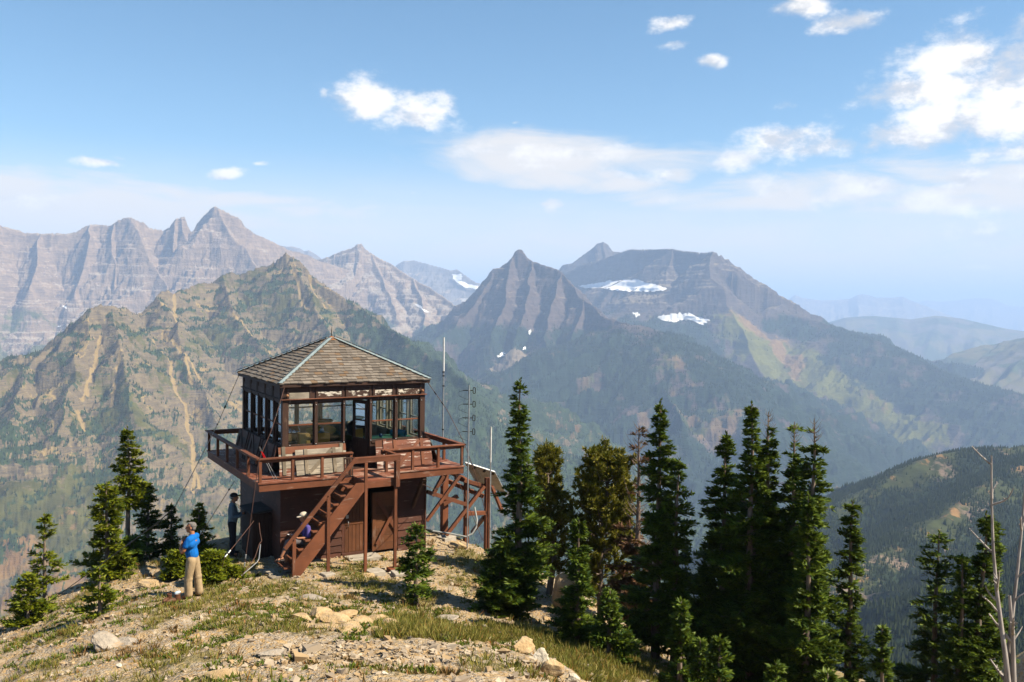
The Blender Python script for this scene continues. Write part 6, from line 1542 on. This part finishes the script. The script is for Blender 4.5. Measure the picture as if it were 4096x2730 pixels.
# bed with a sleeping bag
bd = empty('bed', (.6, 1.0, fl), 'low bed with olive cover behind the cab door opening', 'bed'); put(box('bed_frame', -.55, 1.5, .55, 1.55, fl, 2.95, mDark, None), bd); put(box('mattress', -.53, 1.48, .57, 1.53, 2.952, 3.12, mat('olive_blanket', (.09, .10, .035), rough=.9), None, .04), bd)
def lump(name, c, r, m, label, cat, seed):
    V, F = rock_mesh(seed, 1.0, 3, 3); o = mesh_np(name, V*np.array(r), F, m, None, smooth=True); o.location = c; return tag(o, label, cat)
lump('sleeping_bag', (.02, .95, 3.25), (.5, .30, .17), mat('yellow_fabric', (.52, .40, .14), (.42, .31, .10), .8, 5), 'yellow sleeping bag heaped on the bed', 'sleeping bag', 61)
lump('backpack', (.95, .2, 3.36), (.36, .26, .28), mat('black_fabric', (.025, .027, .026), rough=.9), 'dark backpack behind the green table', 'backpack', 62)
# fire finder on its stand
ff = empty('fire_finder', (-.55, -.9, fl), 'round sighting instrument on an ochre cabinet in the cab', 'instrument'); mOch = mat('ochre_wood', (.52, .32, .10), (.45, .27, .08), .6, 3, stretch=(1, 1, .2))
put(box('cabinet', -.80, -.42, -1.12, -.74, fl, 3.47, mOch, None, .01), ff); put(lathe('pedestal', [(.10, 3.472), (.05, 3.52), (.04, 3.62), (.07, 3.66)], mSteel, None, 12, (-.6, -.93, 0)), ff)
put(lathe('ring', [(.0, 3.78), (.30, 3.78), (.32, 3.80), (.30, 3.83), (.27, 3.81), (0, 3.81)], mat('green_enamel', (.12, .15, .05), rough=.4), None, 28, (-.6, -.93, 0)), ff); 
for a in (-1, 1): put(tubeo('yoke', [(-.6, -.93, 3.64), (-.6+a*.14, -.93, 3.67), (-.6+a*.20, -.93, 3.78)], .012, mSteel, None), ff)
put(tubeo('sight', [(-.42, -.93, 3.83), (-.42, -.93, 4.0)], .010, mBlackM, None), ff)
# cupboard, box and bowl behind the left window
cpb = empty('cupboard', (-1.55, -1.55, fl), 'pale wooden cupboard behind the left front window', 'cupboard'); mPW = mat('pale_pine', (.58, .42, .19), (.50, .35, .15), .6, 3, stretch=(1, 1, .2))
put(box('carcass', -1.52, -1.22, -1.75, -1.35, fl, 3.56, mPW, None), cpb); put(box('door', -1.50, -1.24, -1.772, -1.752, 2.65, 3.52, mPW, None, .008), cpb)
kt = empty('kitchen_counter', (-1.75, -1.5, fl), 'low counter in the front left cab corner', 'counter'); put(box('counter_body', -1.95, -1.53, -1.88, -1.2, fl, 3.25, mCream, None), kt)
put(box('counter_top', -1.97, -1.53, -1.90, -1.18, 3.252, 3.28, mSteel, None), kt)
o = box('cardboard_box', -1.93, -1.56, -1.66, -1.30, 3.285, 3.58, mat('cardboard', (.30, .21, .12), rough=.9), None, .006); tag(o, 'brown cardboard box on the cab counter', 'box')
o = lathe('metal_bowl', [(0, 3.78), (.13, 3.78), (.20, 3.62), (.215, 3.585), (.205, 3.585), (.19, 3.62), (.12, 3.765), (0, 3.765)], mat('polished_steel', (.7, .7, .68), rough=.2, metal=1.0), None, 24, (-1.62, -1.42, 0)); tag(o, 'upturned steel bowl on the cardboard box', 'bowl')
o = box('radio_set', -1.92, -1.62, -1.86, -1.70, 3.285, 3.38, mBlackM, None, .01); tag(o, 'black radio set by the front left window', 'radio')

# ------------------------------------------------------------------ kit by the man's feet
g_ = gpt(700, 2412)
bt = empty('leather_boot', g_, 'brown leather boot standing with a sock in it', 'boot'); mLea = mat('brown_leather', (.085, .038, .022), (.14, .065, .04), .6, 14, bump=.004)
def bootparts(e, s=1.0, rz=0.0):
    c, sn = math.cos(rz), math.sin(rz); P0 = np.array(e.location)
    def T(V): V = np.array(V)*s; return np.stack([V[:, 0]*c-V[:, 1]*sn, V[:, 0]*sn+V[:, 1]*c, V[:, 2]], -1)+P0
    V, F = rock_mesh(71, 1.0, 3, 0); put(mesh_np('toe', T(V*np.array([.13, .052, .05])+np.array([-.07, 0, .055])), F, mLea, None), e)
    th = np.arange(12)*2*np.pi/12; pr = [(.055, .02), (.062, .06), (.055, .11), (.056, .15), (.060, .17), (.050, .165)]
    V = np.array([(.05+r*1.1*math.cos(a), r*.85*math.sin(a), z) for r, z in pr for a in th]); i = np.arange(72).reshape(6, 12); j = np.roll(i, -1, 1)
    put(mesh_np('shaft', T(V), np.stack([i[:-1], j[:-1], j[1:], i[1:]], -1).reshape(-1, 4), mLea, None), e)
    V, F = box_vf(-.20, .11, -.05, .05, 0, .022); put(mesh_np('sole', T(V), F, mBlackM, None, smooth=False), e)
bootparts(bt, 1.15, .3)
sk = lump('sock', tuple(g_+np.array([.06, .02, .20])), (.085, .05, .055), mat('pale_blue_cloth', (.42, .55, .66), (.60, .66, .70), .9, 9), 'pale blue sock stuffed into the standing boot', 'sock', 64)
bt2 = empty('leather_boot', gpt(672, 2408), 'brown boot lying beside the standing one', 'boot'); bootparts(bt2, 1.0, .8)
lump('dark_glove', tuple(gpt(640, 2425)+np.array([0, 0, .03])), (.10, .06, .035), mLea, 'crumpled dark leather glove before the boots', 'glove', 65)
# ------------------------------------------------------------------ people
def capsule(pts, rad, n=10, flat=None):
    """closed round-ended tube; rad per point; flat=(axis vector, factor) squashes about the line"""
    pts = np.array(pts, float); rad = np.array(rad, float)
    d0 = pts[0]-pts[1]; d0 /= np.linalg.norm(d0); d1 = pts[-1]-pts[-2]; d1 /= np.linalg.norm(d1)
    P = [pts[0]+d0*rad[0]*k for k in (.98, .75, .4)]+list(pts)+[pts[-1]+d1*rad[-1]*k for k in (.4, .75, .98)]
    Rr = [rad[0]*k for k in (.16, .66, .92)]+list(rad)+[rad[-1]*k for k in (.92, .66, .16)]
    V, F = tube(P, Rr, n); m = len(P); F = [list(f) for f in F]
    if flat is not None:
        a = np.array(flat[0], float); a /= np.linalg.norm(a); i = np.repeat(np.arange(m), n); C = np.array(P)[i]; o = V-C; V = C+o+np.outer(o@a, a)*(flat[1]-1)
    F.append(list(range(n))[::-1]); F.append(list(range((m-1)*n, m*n)))
    return V, F
def ball(c, r, sub=2):
    bm = bmesh.new(); bmesh.ops.create_icosphere(bm, subdivisions=sub, radius=1.0); V = np.array([v.co[:] for v in bm.verts])*np.array(r)+np.array(c); F = [[v.index for v in f.verts] for f in bm.faces]; bm.free(); return V, F
def fuse(name, pieces, m, voxel=.012, smooth=6, parent=None, T=None):
    """melt closed pieces into one continuous skin"""
    V = []; F = []; n = 0
    for v, f in pieces:
        V += [tuple(p) for p in v]; F += [[i+n for i in q] for q in f]; n += len(v)
    me = bpy.data.meshes.new(name); me.from_pydata(V, [], F); o = bpy.data.objects.new(name, me); COL.objects.link(o)
    bm = bmesh.new(); bm.from_mesh(me); bmesh.ops.recalc_face_normals(bm, faces=list(bm.faces)); bm.to_mesh(me); bm.free()
    r = o.modifiers.new('r', 'REMESH'); r.mode = 'VOXEL'; r.voxel_size = voxel
    s = o.modifiers.new('s', 'SMOOTH'); s.factor = .5; s.iterations = smooth
    dg = bpy.context.evaluated_depsgraph_get(); me2 = bpy.data.meshes.new_from_object(o.evaluated_get(dg))
    o.modifiers.clear(); o.data = me2; bpy.data.meshes.remove(me); me2.name = name
    me2.materials.clear(); me2.materials.append(m); me2.polygons.foreach_set('use_smooth', [True]*len(me2.polygons))
    if T is not None: me2.transform(T)
    if parent is not None: o.parent = parent
    return o
def skin_mat(name, c):
    m = mat(name, c, tuple(x*.85 for x in c), .55, 30); return m
def cloth(name, c, folds=22, stretch=(1, 1, .4)):
    return mat(name, c, tuple(x*.78 for x in c), .9, folds, bump=.02, stretch=stretch, detail=3)
def hand(p, d, palm_n, side, r=.009):
    """palm and five bent fingers; d along the fingers, side towards the thumb, palm_n out of the palm"""
    p = np.array(p, float); d = np.array(d, float); d /= np.linalg.norm(d); s = np.array(side, float); s -= d*(s@d); s /= np.linalg.norm(s); nrm = np.cross(d, s)
    if nrm@np.array(palm_n) < 0: nrm = -nrm
    out = [capsule([p, p+d*.05, p+d*.085], [.026, .034, .032], 10, (nrm, .5))]
    for k, L in enumerate((.072, .080, .074, .058)):
        b = p+d*.088+s*(.027-.018*k); out.append(capsule([b, b+d*L*.5+nrm*.006, b+d*L*.80+nrm*.026, b+d*L*.85+nrm*.045], [r, r*.95, r*.85, r*.75], 7))
    b = p+d*.03+s*.030; out.append(capsule([b, b+s*.022+d*.026+nrm*.008, b+s*.026+d*.052+nrm*.018], [.012, .011, .009], 7))
    return out
def head(c, f, l, u=(0, 0, 1), s=1.0):
    """skull, jaw, nose, ears, neck stump; c centre, f face direction, l the person's left"""
    c = np.array(c, float); f = np.array(f, float); f /= np.linalg.norm(f); l = np.array(l, float); u = np.cross(f, l); u = u if u[2] > 0 else -u
    M3 = np.stack([f, l, u])
    def B(off, r): V, F = ball((0, 0, 0), np.array(r)*s, 3); return V@M3+c+(np.array(off)*s)@M3, F
    def Cc(pts, rad): V, F = capsule(np.array(pts)*s, np.array(rad)*s, 8); return V@M3+c, F
    return [B((-.015, 0, .03), (.095, .075, .088)), B((.020, 0, -.045), (.070, .058, .070)), B((.055, 0, -.085), (.030, .032, .028)), Cc([(.088, 0, .012), (.108, 0, -.018), (.098, 0, -.030)], [.009, .014, .012]),
            B((.075, 0, .032), (.020, .050, .014)), B((.083, 0, -.062), (.014, .026, .006)), B((.083, 0, -.074), (.014, .022, .007)), B((-.01, .078, -.008), (.018, .010, .030)), B((-.01, -.078, -.008), (.018, .010, .030)),
            B((.078, .030, .012), (.012, .014, .009)), B((.078, -.030, .012), (.012, .014, .009))]
class Person:
    def __init__(s, foot, fdir, label):
        s.o = np.array(foot, float); f = np.array([fdir[0], fdir[1], 0.]); f /= np.linalg.norm(f); s.f = f; s.l = np.cross([0, 0, 1.], f); s.label = label
        s.body = []
    def p(s, a, b, z): return s.f*a+s.l*b+np.array([0, 0, z])
    def P(s, *L): return [s.p(*q) for q in L]
    def finish(s, m, voxel=.009):
        b = fuse('person', s.body, m, voxel, 4); b.location = tuple(s.o); tag(b, s.label, 'person'); s.obj = b; return b
    def wear(s, name, pieces, m, voxel=.012, smooth=5):
        return fuse(name, pieces, m, voxel, smooth, s.obj)
    def shoe(s, a, b, z=0.0, m=None, ang=0.0, L=.27):
        d = s.f*math.cos(ang)+s.l*math.sin(ang); c = s.p(a, b, z); t = lambda x, h: c+d*x+np.array([0, 0, h])
        sd2 = np.cross([0, 0, 1.], d)
        o = s.wear('shoe', [capsule([t(-.07, .045), t(.02, .045), t(.14, .035)], [.045, .05, .038], 10), capsule([t(-.05, .07), t(-.05, .11)], [.05, .052], 10)], m, .010, 3)
        return o
mSkin = skin_mat('tanned_skin', (.46, .22, .135)); mSkin2 = skin_mat('fair_skin', (.46, .24, .16))
mBlue = cloth('bright_blue_shirt', (.045, .19, .58)); mKhaki = cloth('khaki_trousers', (.46, .35, .225), 14); mHair = mat('grey_hair', (.24, .225, .21), (.12, .11, .105), .8, 60, bump=.01)
mPurp = cloth('purple_shirt', (.15, .125, .36)); mGryT = cloth('grey_trousers', (.16, .145, .15), 14); mCap = cloth('cream_cap', (.66, .58, .47)); mHairB = mat('light_brown_hair', (.30, .19, .08), (.20, .12, .05), .7, 50)
mSand = mat('sandal_rubber', (.10, .085, .08), rough=.7); mPaleB = cloth('pale_blue_shirt', (.17, .23, .28)); mBlkT = cloth('dark_trousers', (.025, .025, .03), 14); mBlkC = cloth('black_cap', (.02, .02, .022)); mShoe = mat('dark_shoe', (.05, .04, .035), rough=.7)  # pale blue shirt darkened in colour for the shade he stands in
rh = np.array([RT[0], RT[1]]); rh /= np.linalg.norm(rh); fh = np.array([FW[0], FW[1]]); fh /= np.linalg.norm(fh)

# --- man with folded arms
g_ = gpt(770, 2390); fd = -rh*1.0+fh*.10
m1 = Person(g_+np.array([0, 0, .0]), fd, 'grey-haired man in blue shirt and khaki trousers with folded arms'); p = m1.p; P = m1.P
hs = 1.0
HC = p(.045, .0, 1.665); hf = m1.f*.96+m1.l*.28; hl = np.cross([0, 0, 1.], hf)
m1.body = head(HC, hf, hl, s=1.08)+[capsule(P((0, 0, 1.44), (.02, 0, 1.58)), [.066, .060]), capsule(P((0, 0, .96), (.03, 0, 1.12), (.0, 0, 1.34)), [.13, .13, .13], 12, (m1.f, .8)),
    capsule(P((0, .17, 1.44), (0, -.17, 1.44)), [.06, .06]),
    capsule(P((0, .20, 1.43), (.10, .25, 1.17), (.14, .25, 1.13)), [.052, .046, .042]), capsule(P((.14, .25, 1.13), (.22, .14, 1.22), (.235, .05, 1.28)), [.043, .036, .029]),
    capsule(P((0, -.20, 1.43), (.12, -.26, 1.20)), [.052, .045]), capsule(P((.12, -.26, 1.20), (.20, -.10, 1.19), (.235, .06, 1.17)), [.043, .036, .029])]
m1.body += hand(p(.235, .04, 1.29), m1.f*.0-m1.l*.75+np.array([0, 0, .6]), -m1.f, m1.f*.3+m1.l*.8, .0095)+hand(p(.24, .07, 1.17), m1.l*1.0+np.array([0, 0, .1]), -m1.f, np.array([0, 0, 1.]), .0095)
for sg, a in ((1, .05), (-1, -.10)):
    m1.body += [capsule(P((0, .09*sg, .92), (a*.6+.02, .115*sg, .50), (a, .12*sg, .09)), [.085, .058, .042]), capsule(P((a-.04, .12*sg, .05), (a+.12, .13*sg, .04)), [.042, .038])]
m1.finish(mSkin, .008)
m1.wear('shirt', [capsule(P((.01, 0, .955), (.04, 0, 1.08), (.02, 0, 1.26), (0, 0, 1.42)), [.142, .155, .150, .118], 16, (m1.f, .84)), capsule(P((.0, .0, 1.02), (.02, 0, 1.10)), [.152, .156], 16, (m1.f, .9)), capsule(P((0, .175, 1.42), (0, -.175, 1.42)), [.083, .083], 12), capsule(P((0, .14, 1.30), (0, -.14, 1.30)), [.115, .115], 12, (m1.f, .95)),
    capsule(P((0, .20, 1.42), (.04, .225, 1.34), (.06, .235, 1.28)), [.076, .074, .073], 12), capsule(P((0, -.20, 1.42), (.04, -.23, 1.34), (.06, -.24, 1.29)), [.076, .074, .072], 12)], mBlue, .011, 4)
m1.wear('trousers', [capsule(P((0, 0, .985), (0, 0, .88)), [.148, .150], 16, (m1.f, .86))]+[capsule(P((-.01, .08*sg, .90), (a*.5, .115*sg, .62), (a*.8+.01, .12*sg, .46), (a-.01, .122*sg, .10)), [.118, .102, .092, .098], 14) for sg, a in ((1, .05), (-1, -.10))]+[capsule(P((a*.8+.0, .118*sg, .47), (a*.8+.015, .12*sg, .43)), [.098, .098], 12) for sg, a in ((1, .05), (-1, -.10))], mKhaki, .012, 3)
o = m1.wear('hair', [(lambda V, F: (V@np.stack([hf, hl, np.array([0, 0, 1.])])+HC, F))(*ball((-.045, 0, .050), (.088, .088, .082), 3)), (lambda V, F: (V@np.stack([hf, hl, np.array([0, 0, 1.])])+HC, F))(*ball((-.065, 0, -.005), (.055, .082, .075), 3)), (lambda V, F: (V@np.stack([hf, hl, np.array([0, 0, 1.])])+HC, F))(*ball((-.005, 0, .098), (.075, .066, .034), 3))], mHair, .009, 1)
m1.wear('belt', [capsule(P((0, 0, .965), (0, 0, .995)), [.152, .152], 16, (m1.f, .86))], mat('brown_belt', (.09, .045, .025), rough=.5), .012, 1) if False else None
m1.shoe(.05, .12, 0, mShoe); m1.shoe(-.10, -.12, 0, mShoe)
gl = tubeo('glasses', [HC+hf*.02+hl*.088+np.array([0, 0, .022]), HC+hf*.098+hl*.075+np.array([0, 0, .022]), HC+hf*.112+hl*.03+np.array([0, 0, .012]), HC+hf*.112-hl*.03+np.array([0, 0, .012]), HC+hf*.098-hl*.075+np.array([0, 0, .022])], .004, mBlackM, m1.obj, 5)

# --- woman seated on the stairs, legs crossed, looking at her phone
sx0 = -1.90; zs = .905
w1 = Person((sx0, -3.46, 0), (-1, -.06), 'seated woman in purple shirt and cream cap holding a phone'); p = w1.p; P = w1.P
HC = p(.07, 0, zs+.735); hf = w1.f*.97+np.array([0, 0, -.22]); hf /= np.linalg.norm(hf); hl = w1.l
kn1, an1 = p(.50, .07, zs+.14), p(.67, .05, zs-.22)      # crossed upper leg
kn2, an2 = p(.44, -.09, zs+.07), p(.50, -.10, .50)
w1.body = head(HC, hf, hl, s=1.0)+[capsule(P((.03, 0, zs+.50), (.05, 0, zs+.64)), [.055, .050]), capsule(P((0, 0, zs+.10), (-.02, 0, zs+.30), (.0, 0, zs+.45)), [.115, .105, .11], 12, (w1.f, .85)), capsule(P((0, .14, zs+.50), (0, -.14, zs+.50)), [.052, .052]),
    capsule(P((0, .17, zs+.49), (.02, .21, zs+.22)), [.045, .038]), capsule(P((.02, .21, zs+.22), (.26, .13, zs+.22), (.33, .08, zs+.26)), [.038, .030, .025]),
    capsule(P((0, -.17, zs+.49), (.06, -.21, zs+.24)), [.045, .038]), capsule(P((.06, -.21, zs+.24), (.28, -.10, zs+.28), (.34, -.03, zs+.30)), [.038, .030, .025]),
    capsule([p(0, .08, zs+.08), kn1], [.085, .058]), capsule([kn1, an1], [.055, .038]), capsule([p(0, -.08, zs+.08), kn2], [.085, .058]), capsule([kn2, an2], [.055, .038])]
fo = w1.f*.94+np.array([0, 0, -.12])
for an in (an1, an2): w1.body += [capsule([an+np.array([0, 0, -.045])-w1.f*.03, an+np.array([0, 0, -.055])+fo*.08, an+np.array([0, 0, -.065])+fo*.17], [.034, .036, .028], 10, ((0, 0, 1), .7))]
w1.body += hand(p(.345, .07, zs+.265), w1.f*.7-w1.l*.5+np.array([0, 0, .15]), np.array([0, 0, 1.]), w1.f*.5+w1.l*.2+np.array([0, 0, .5]), .0085)+hand(p(.35, -.02, zs+.31), w1.f*.6+w1.l*.45+np.array([0, 0, .1]), np.array([0, 0, 1.]), np.array([0, 0, 1.])-w1.l*.2, .0085)
w1.finish(mSkin2, .008)
w1.wear('shirt', [capsule(P((-.01, 0, zs+.10), (-.03, 0, zs+.26), (-.01, 0, zs+.42), (0, 0, zs+.50)), [.148, .128, .128, .085], 16, (w1.f, .88)), capsule(P((0, .145, zs+.48), (0, -.145, zs+.48)), [.072, .072], 12), capsule(P((0, .17, zs+.48), (.0, .20, zs+.36), (.012, .21, zs+.27)), [.068, .066, .064], 12), capsule(P((0, -.17, zs+.48), (.03, -.20, zs+.36), (.05, -.21, zs+.29)), [.068, .066, .062], 12)], mPurp, .010, 4)
w1.wear('trousers', [capsule(P((-.02, 0, zs+.06), (-.01, 0, zs+.14)), [.148, .148], 16), capsule([p(-.02, .08, zs+.075), p(.25, .085, zs+.13), kn1], [.115, .092, .078], 12), capsule([kn1, kn1+(an1-kn1)*.45], [.077, .062], 12), capsule([p(-.02, -.08, zs+.075), p(.22, -.09, zs+.09), kn2], [.115, .090, .076], 12), capsule([kn2, kn2+(an2-kn2)*.55], [.075, .058], 12)], mGryT, .011, 4)
M3 = np.stack([hf, hl, np.cross(hf, hl)]); M3[2] = M3[2] if M3[2][2] > 0 else -M3[2]
X_ = lambda VF: (VF[0]@M3+HC, VF[1])
w1.wear('hair', [X_(ball((-.035, 0, .015), (.088, .086, .085), 3)), X_(ball((-.06, 0, -.055), (.048, .062, .055), 3))], mHairB, .009, 1)
cp_ = w1.wear('cap', [X_(ball((-.018, 0, .062), (.108, .090, .072), 3)), X_(capsule([(.05, -.045, .055), (.075, 0, .055), (.05, .045, .055)], [.02, .02, .02], 8))], mCap, .008, 1)
w1.wear('cap_brim', [X_((lambda V, F: (V, F))(*ball((.095, 0, .046), (.080, .070, .012), 3)))], mCap, .007, 1)
for an in (an1, an2):
    c = an+np.array([0, 0, -.092]); o = w1.wear('sandal', [capsule([c-w1.f*.05, c+fo*.06, c+fo*.20], [.040, .040, .034], 10, ((0, 0, 1), .35))], mSand, .008, 1)
    for k in (.03, .11): tubeo('strap', [c+fo*k+w1.l*.042+np.array([0, 0, .005]), c+fo*k+w1.l*.03+np.array([0, 0, .062]), c+fo*k-w1.l*.03+np.array([0, 0, .062]), c+fo*k-w1.l*.042+np.array([0, 0, .005])], .008, mSand, w1.obj, 5)
ph = np.array(w1.o)+p(.44, .035, zs+.315); o = beam('phone', ph-w1.f*.065, ph+w1.f*.065+np.array([0, 0, .02]), .07, .012, mat('white_phone', (.75, .75, .78), rough=.3), None, bev=.004); tag(o, 'white phone in the seated woman’s hand', 'phone')

# --- man with cap in the shade, looking along the wall, camera on a strap
D2 = 27.0
for _ in range(6):
    T_ = at(932, 1973, D2); g2 = gz(T_[0], T_[1]); D2 += (T_[2]-g2-1.76)*3.0
fd = rh*.97+fh*.22
m2 = Person((T_[0]-.02, T_[1], g2), fd, 'man in black cap and pale shirt standing in the shade by the wall'); p = m2.p; P = m2.P
HC = p(.06, 0, 1.635); hf = m2.f; hl = m2.l
m2.body = head(HC, hf, hl, s=1.02)+[capsule(P((.0, 0, 1.42), (.03, 0, 1.55)), [.064, .058]), capsule(P((0, 0, .95), (.03, 0, 1.12), (.0, 0, 1.33)), [.13, .13, .13], 12, (m2.f, .8)), capsule(P((0, .17, 1.42), (0, -.17, 1.42)), [.06, .06])]
for sg in (1, -1):
    m2.body += [capsule(P((0, .20*sg, 1.41), (-.01, .25*sg, 1.12)), [.052, .044]), capsule(P((-.01, .25*sg, 1.12), (.20, .17*sg, 1.13), (.27, .10*sg, 1.17)), [.042, .035, .028])]+hand(p(.28, .095*sg, 1.175), m2.f*.6-m2.l*.6*sg+np.array([0, 0, .25]), -m2.l*sg, np.array([0, 0, 1.]), .009)
    m2.body += [capsule(P((0, .09*sg, .92), (.02, .10*sg, .50), (0, .11*sg, .09)), [.085, .058, .042]), capsule(P((-.04, .11*sg, .05), (.12, .12*sg, .04)), [.042, .038])]
m2.finish(mSkin, .008)
m2.wear('shirt', [capsule(P((.0, 0, .93), (.03, 0, 1.08), (.01, 0, 1.28), (0, 0, 1.41)), [.152, .160, .158, .11], 16, (m2.f, .86)), capsule(P((0, .17, 1.40), (0, -.17, 1.40)), [.083, .083], 12)]+[q for sg in (1, -1) for q in (capsule(P((0, .20*sg, 1.40), (-.01, .25*sg, 1.12)), [.076, .064], 12), capsule(P((-.01, .25*sg, 1.12), (.20, .17*sg, 1.13), (.25, .115*sg, 1.16)), [.060, .048, .040], 12))], mPaleB, .011, 4)
m2.wear('trousers', [capsule(P((0, 0, .95), (0, 0, .87)), [.145, .147], 16, (m2.f, .86))]+[capsule(P((0, .085*sg, .90), (.02, .10*sg, .50), (0, .11*sg, .08)), [.112, .085, .075], 14) for sg in (1, -1)], mBlkT, .012, 3)
M3 = np.stack([hf, hl, np.array([0, 0, 1.])]); X_ = lambda VF: (VF[0]@M3+HC, VF[1])
m2.wear('cap', [X_(ball((-.015, 0, .062), (.112, .092, .075), 3))], mBlkC, .008, 1); m2.wear('cap_brim', [X_(ball((.105, 0, .052), (.085, .070, .012), 3))], mBlkC, .007, 1)
m2.wear('hair', [X_(ball((-.045, 0, .0), (.075, .084, .06), 3))], mHair, .009, 1)
m2.shoe(0, .11, 0, mShoe); m2.shoe(0, -.11, 0, mShoe)
cm = empty('camera_with_strap', m2.o+p(.33, 0, 1.17), 'black camera on a strap held by the man in the cap', 'camera')
put(box('camera_body', *sorted((m2.o[0]+p(.31, 0, 0)[0], m2.o[0]+p(.36, 0, 0)[0])), m2.o[1]+p(.335, 0, 0)[1]-.06, m2.o[1]+p(.335, 0, 0)[1]+.06, g2+1.15, g2+1.235, mBlackM, None, .008), cm)
for sg in (1, -1): put(tubeo('strap', [m2.o+p(.33, .06*sg, 1.22), m2.o+p(.16, .09*sg, 1.38), m2.o+p(.0, .08*sg, 1.52), m2.o+p(-.07, 0, 1.53)], .010, mat('pale_strap', (.35, .35, .34), rough=.8), None, 5), cm)
# ------------------------------------------------------------------ one reflectance scale for every painted or natural surface
for m_ in list(bpy.data.materials):
    if not m_.use_nodes or m_.name in ('smoky_air', 'window_glass', 'old_snow'): continue
    for nd in list(m_.node_tree.nodes):
        sock = None
        if nd.type == 'BSDF_PRINCIPLED': sock = nd.inputs['Base Color']
        elif nd.type == 'BSDF_TRANSLUCENT': sock = nd.inputs[0]
        if sock is None or not sock.is_linked: continue
        src = sock.links[0].from_socket
        hs_ = m_.node_tree.nodes.new('ShaderNodeHueSaturation'); hs_.inputs['Saturation'].default_value = 1.12; hs_.inputs['Value'].default_value = ALB
        m_.node_tree.links.new(src, hs_.inputs['Color']); m_.node_tree.links.new(hs_.outputs[0], sock)
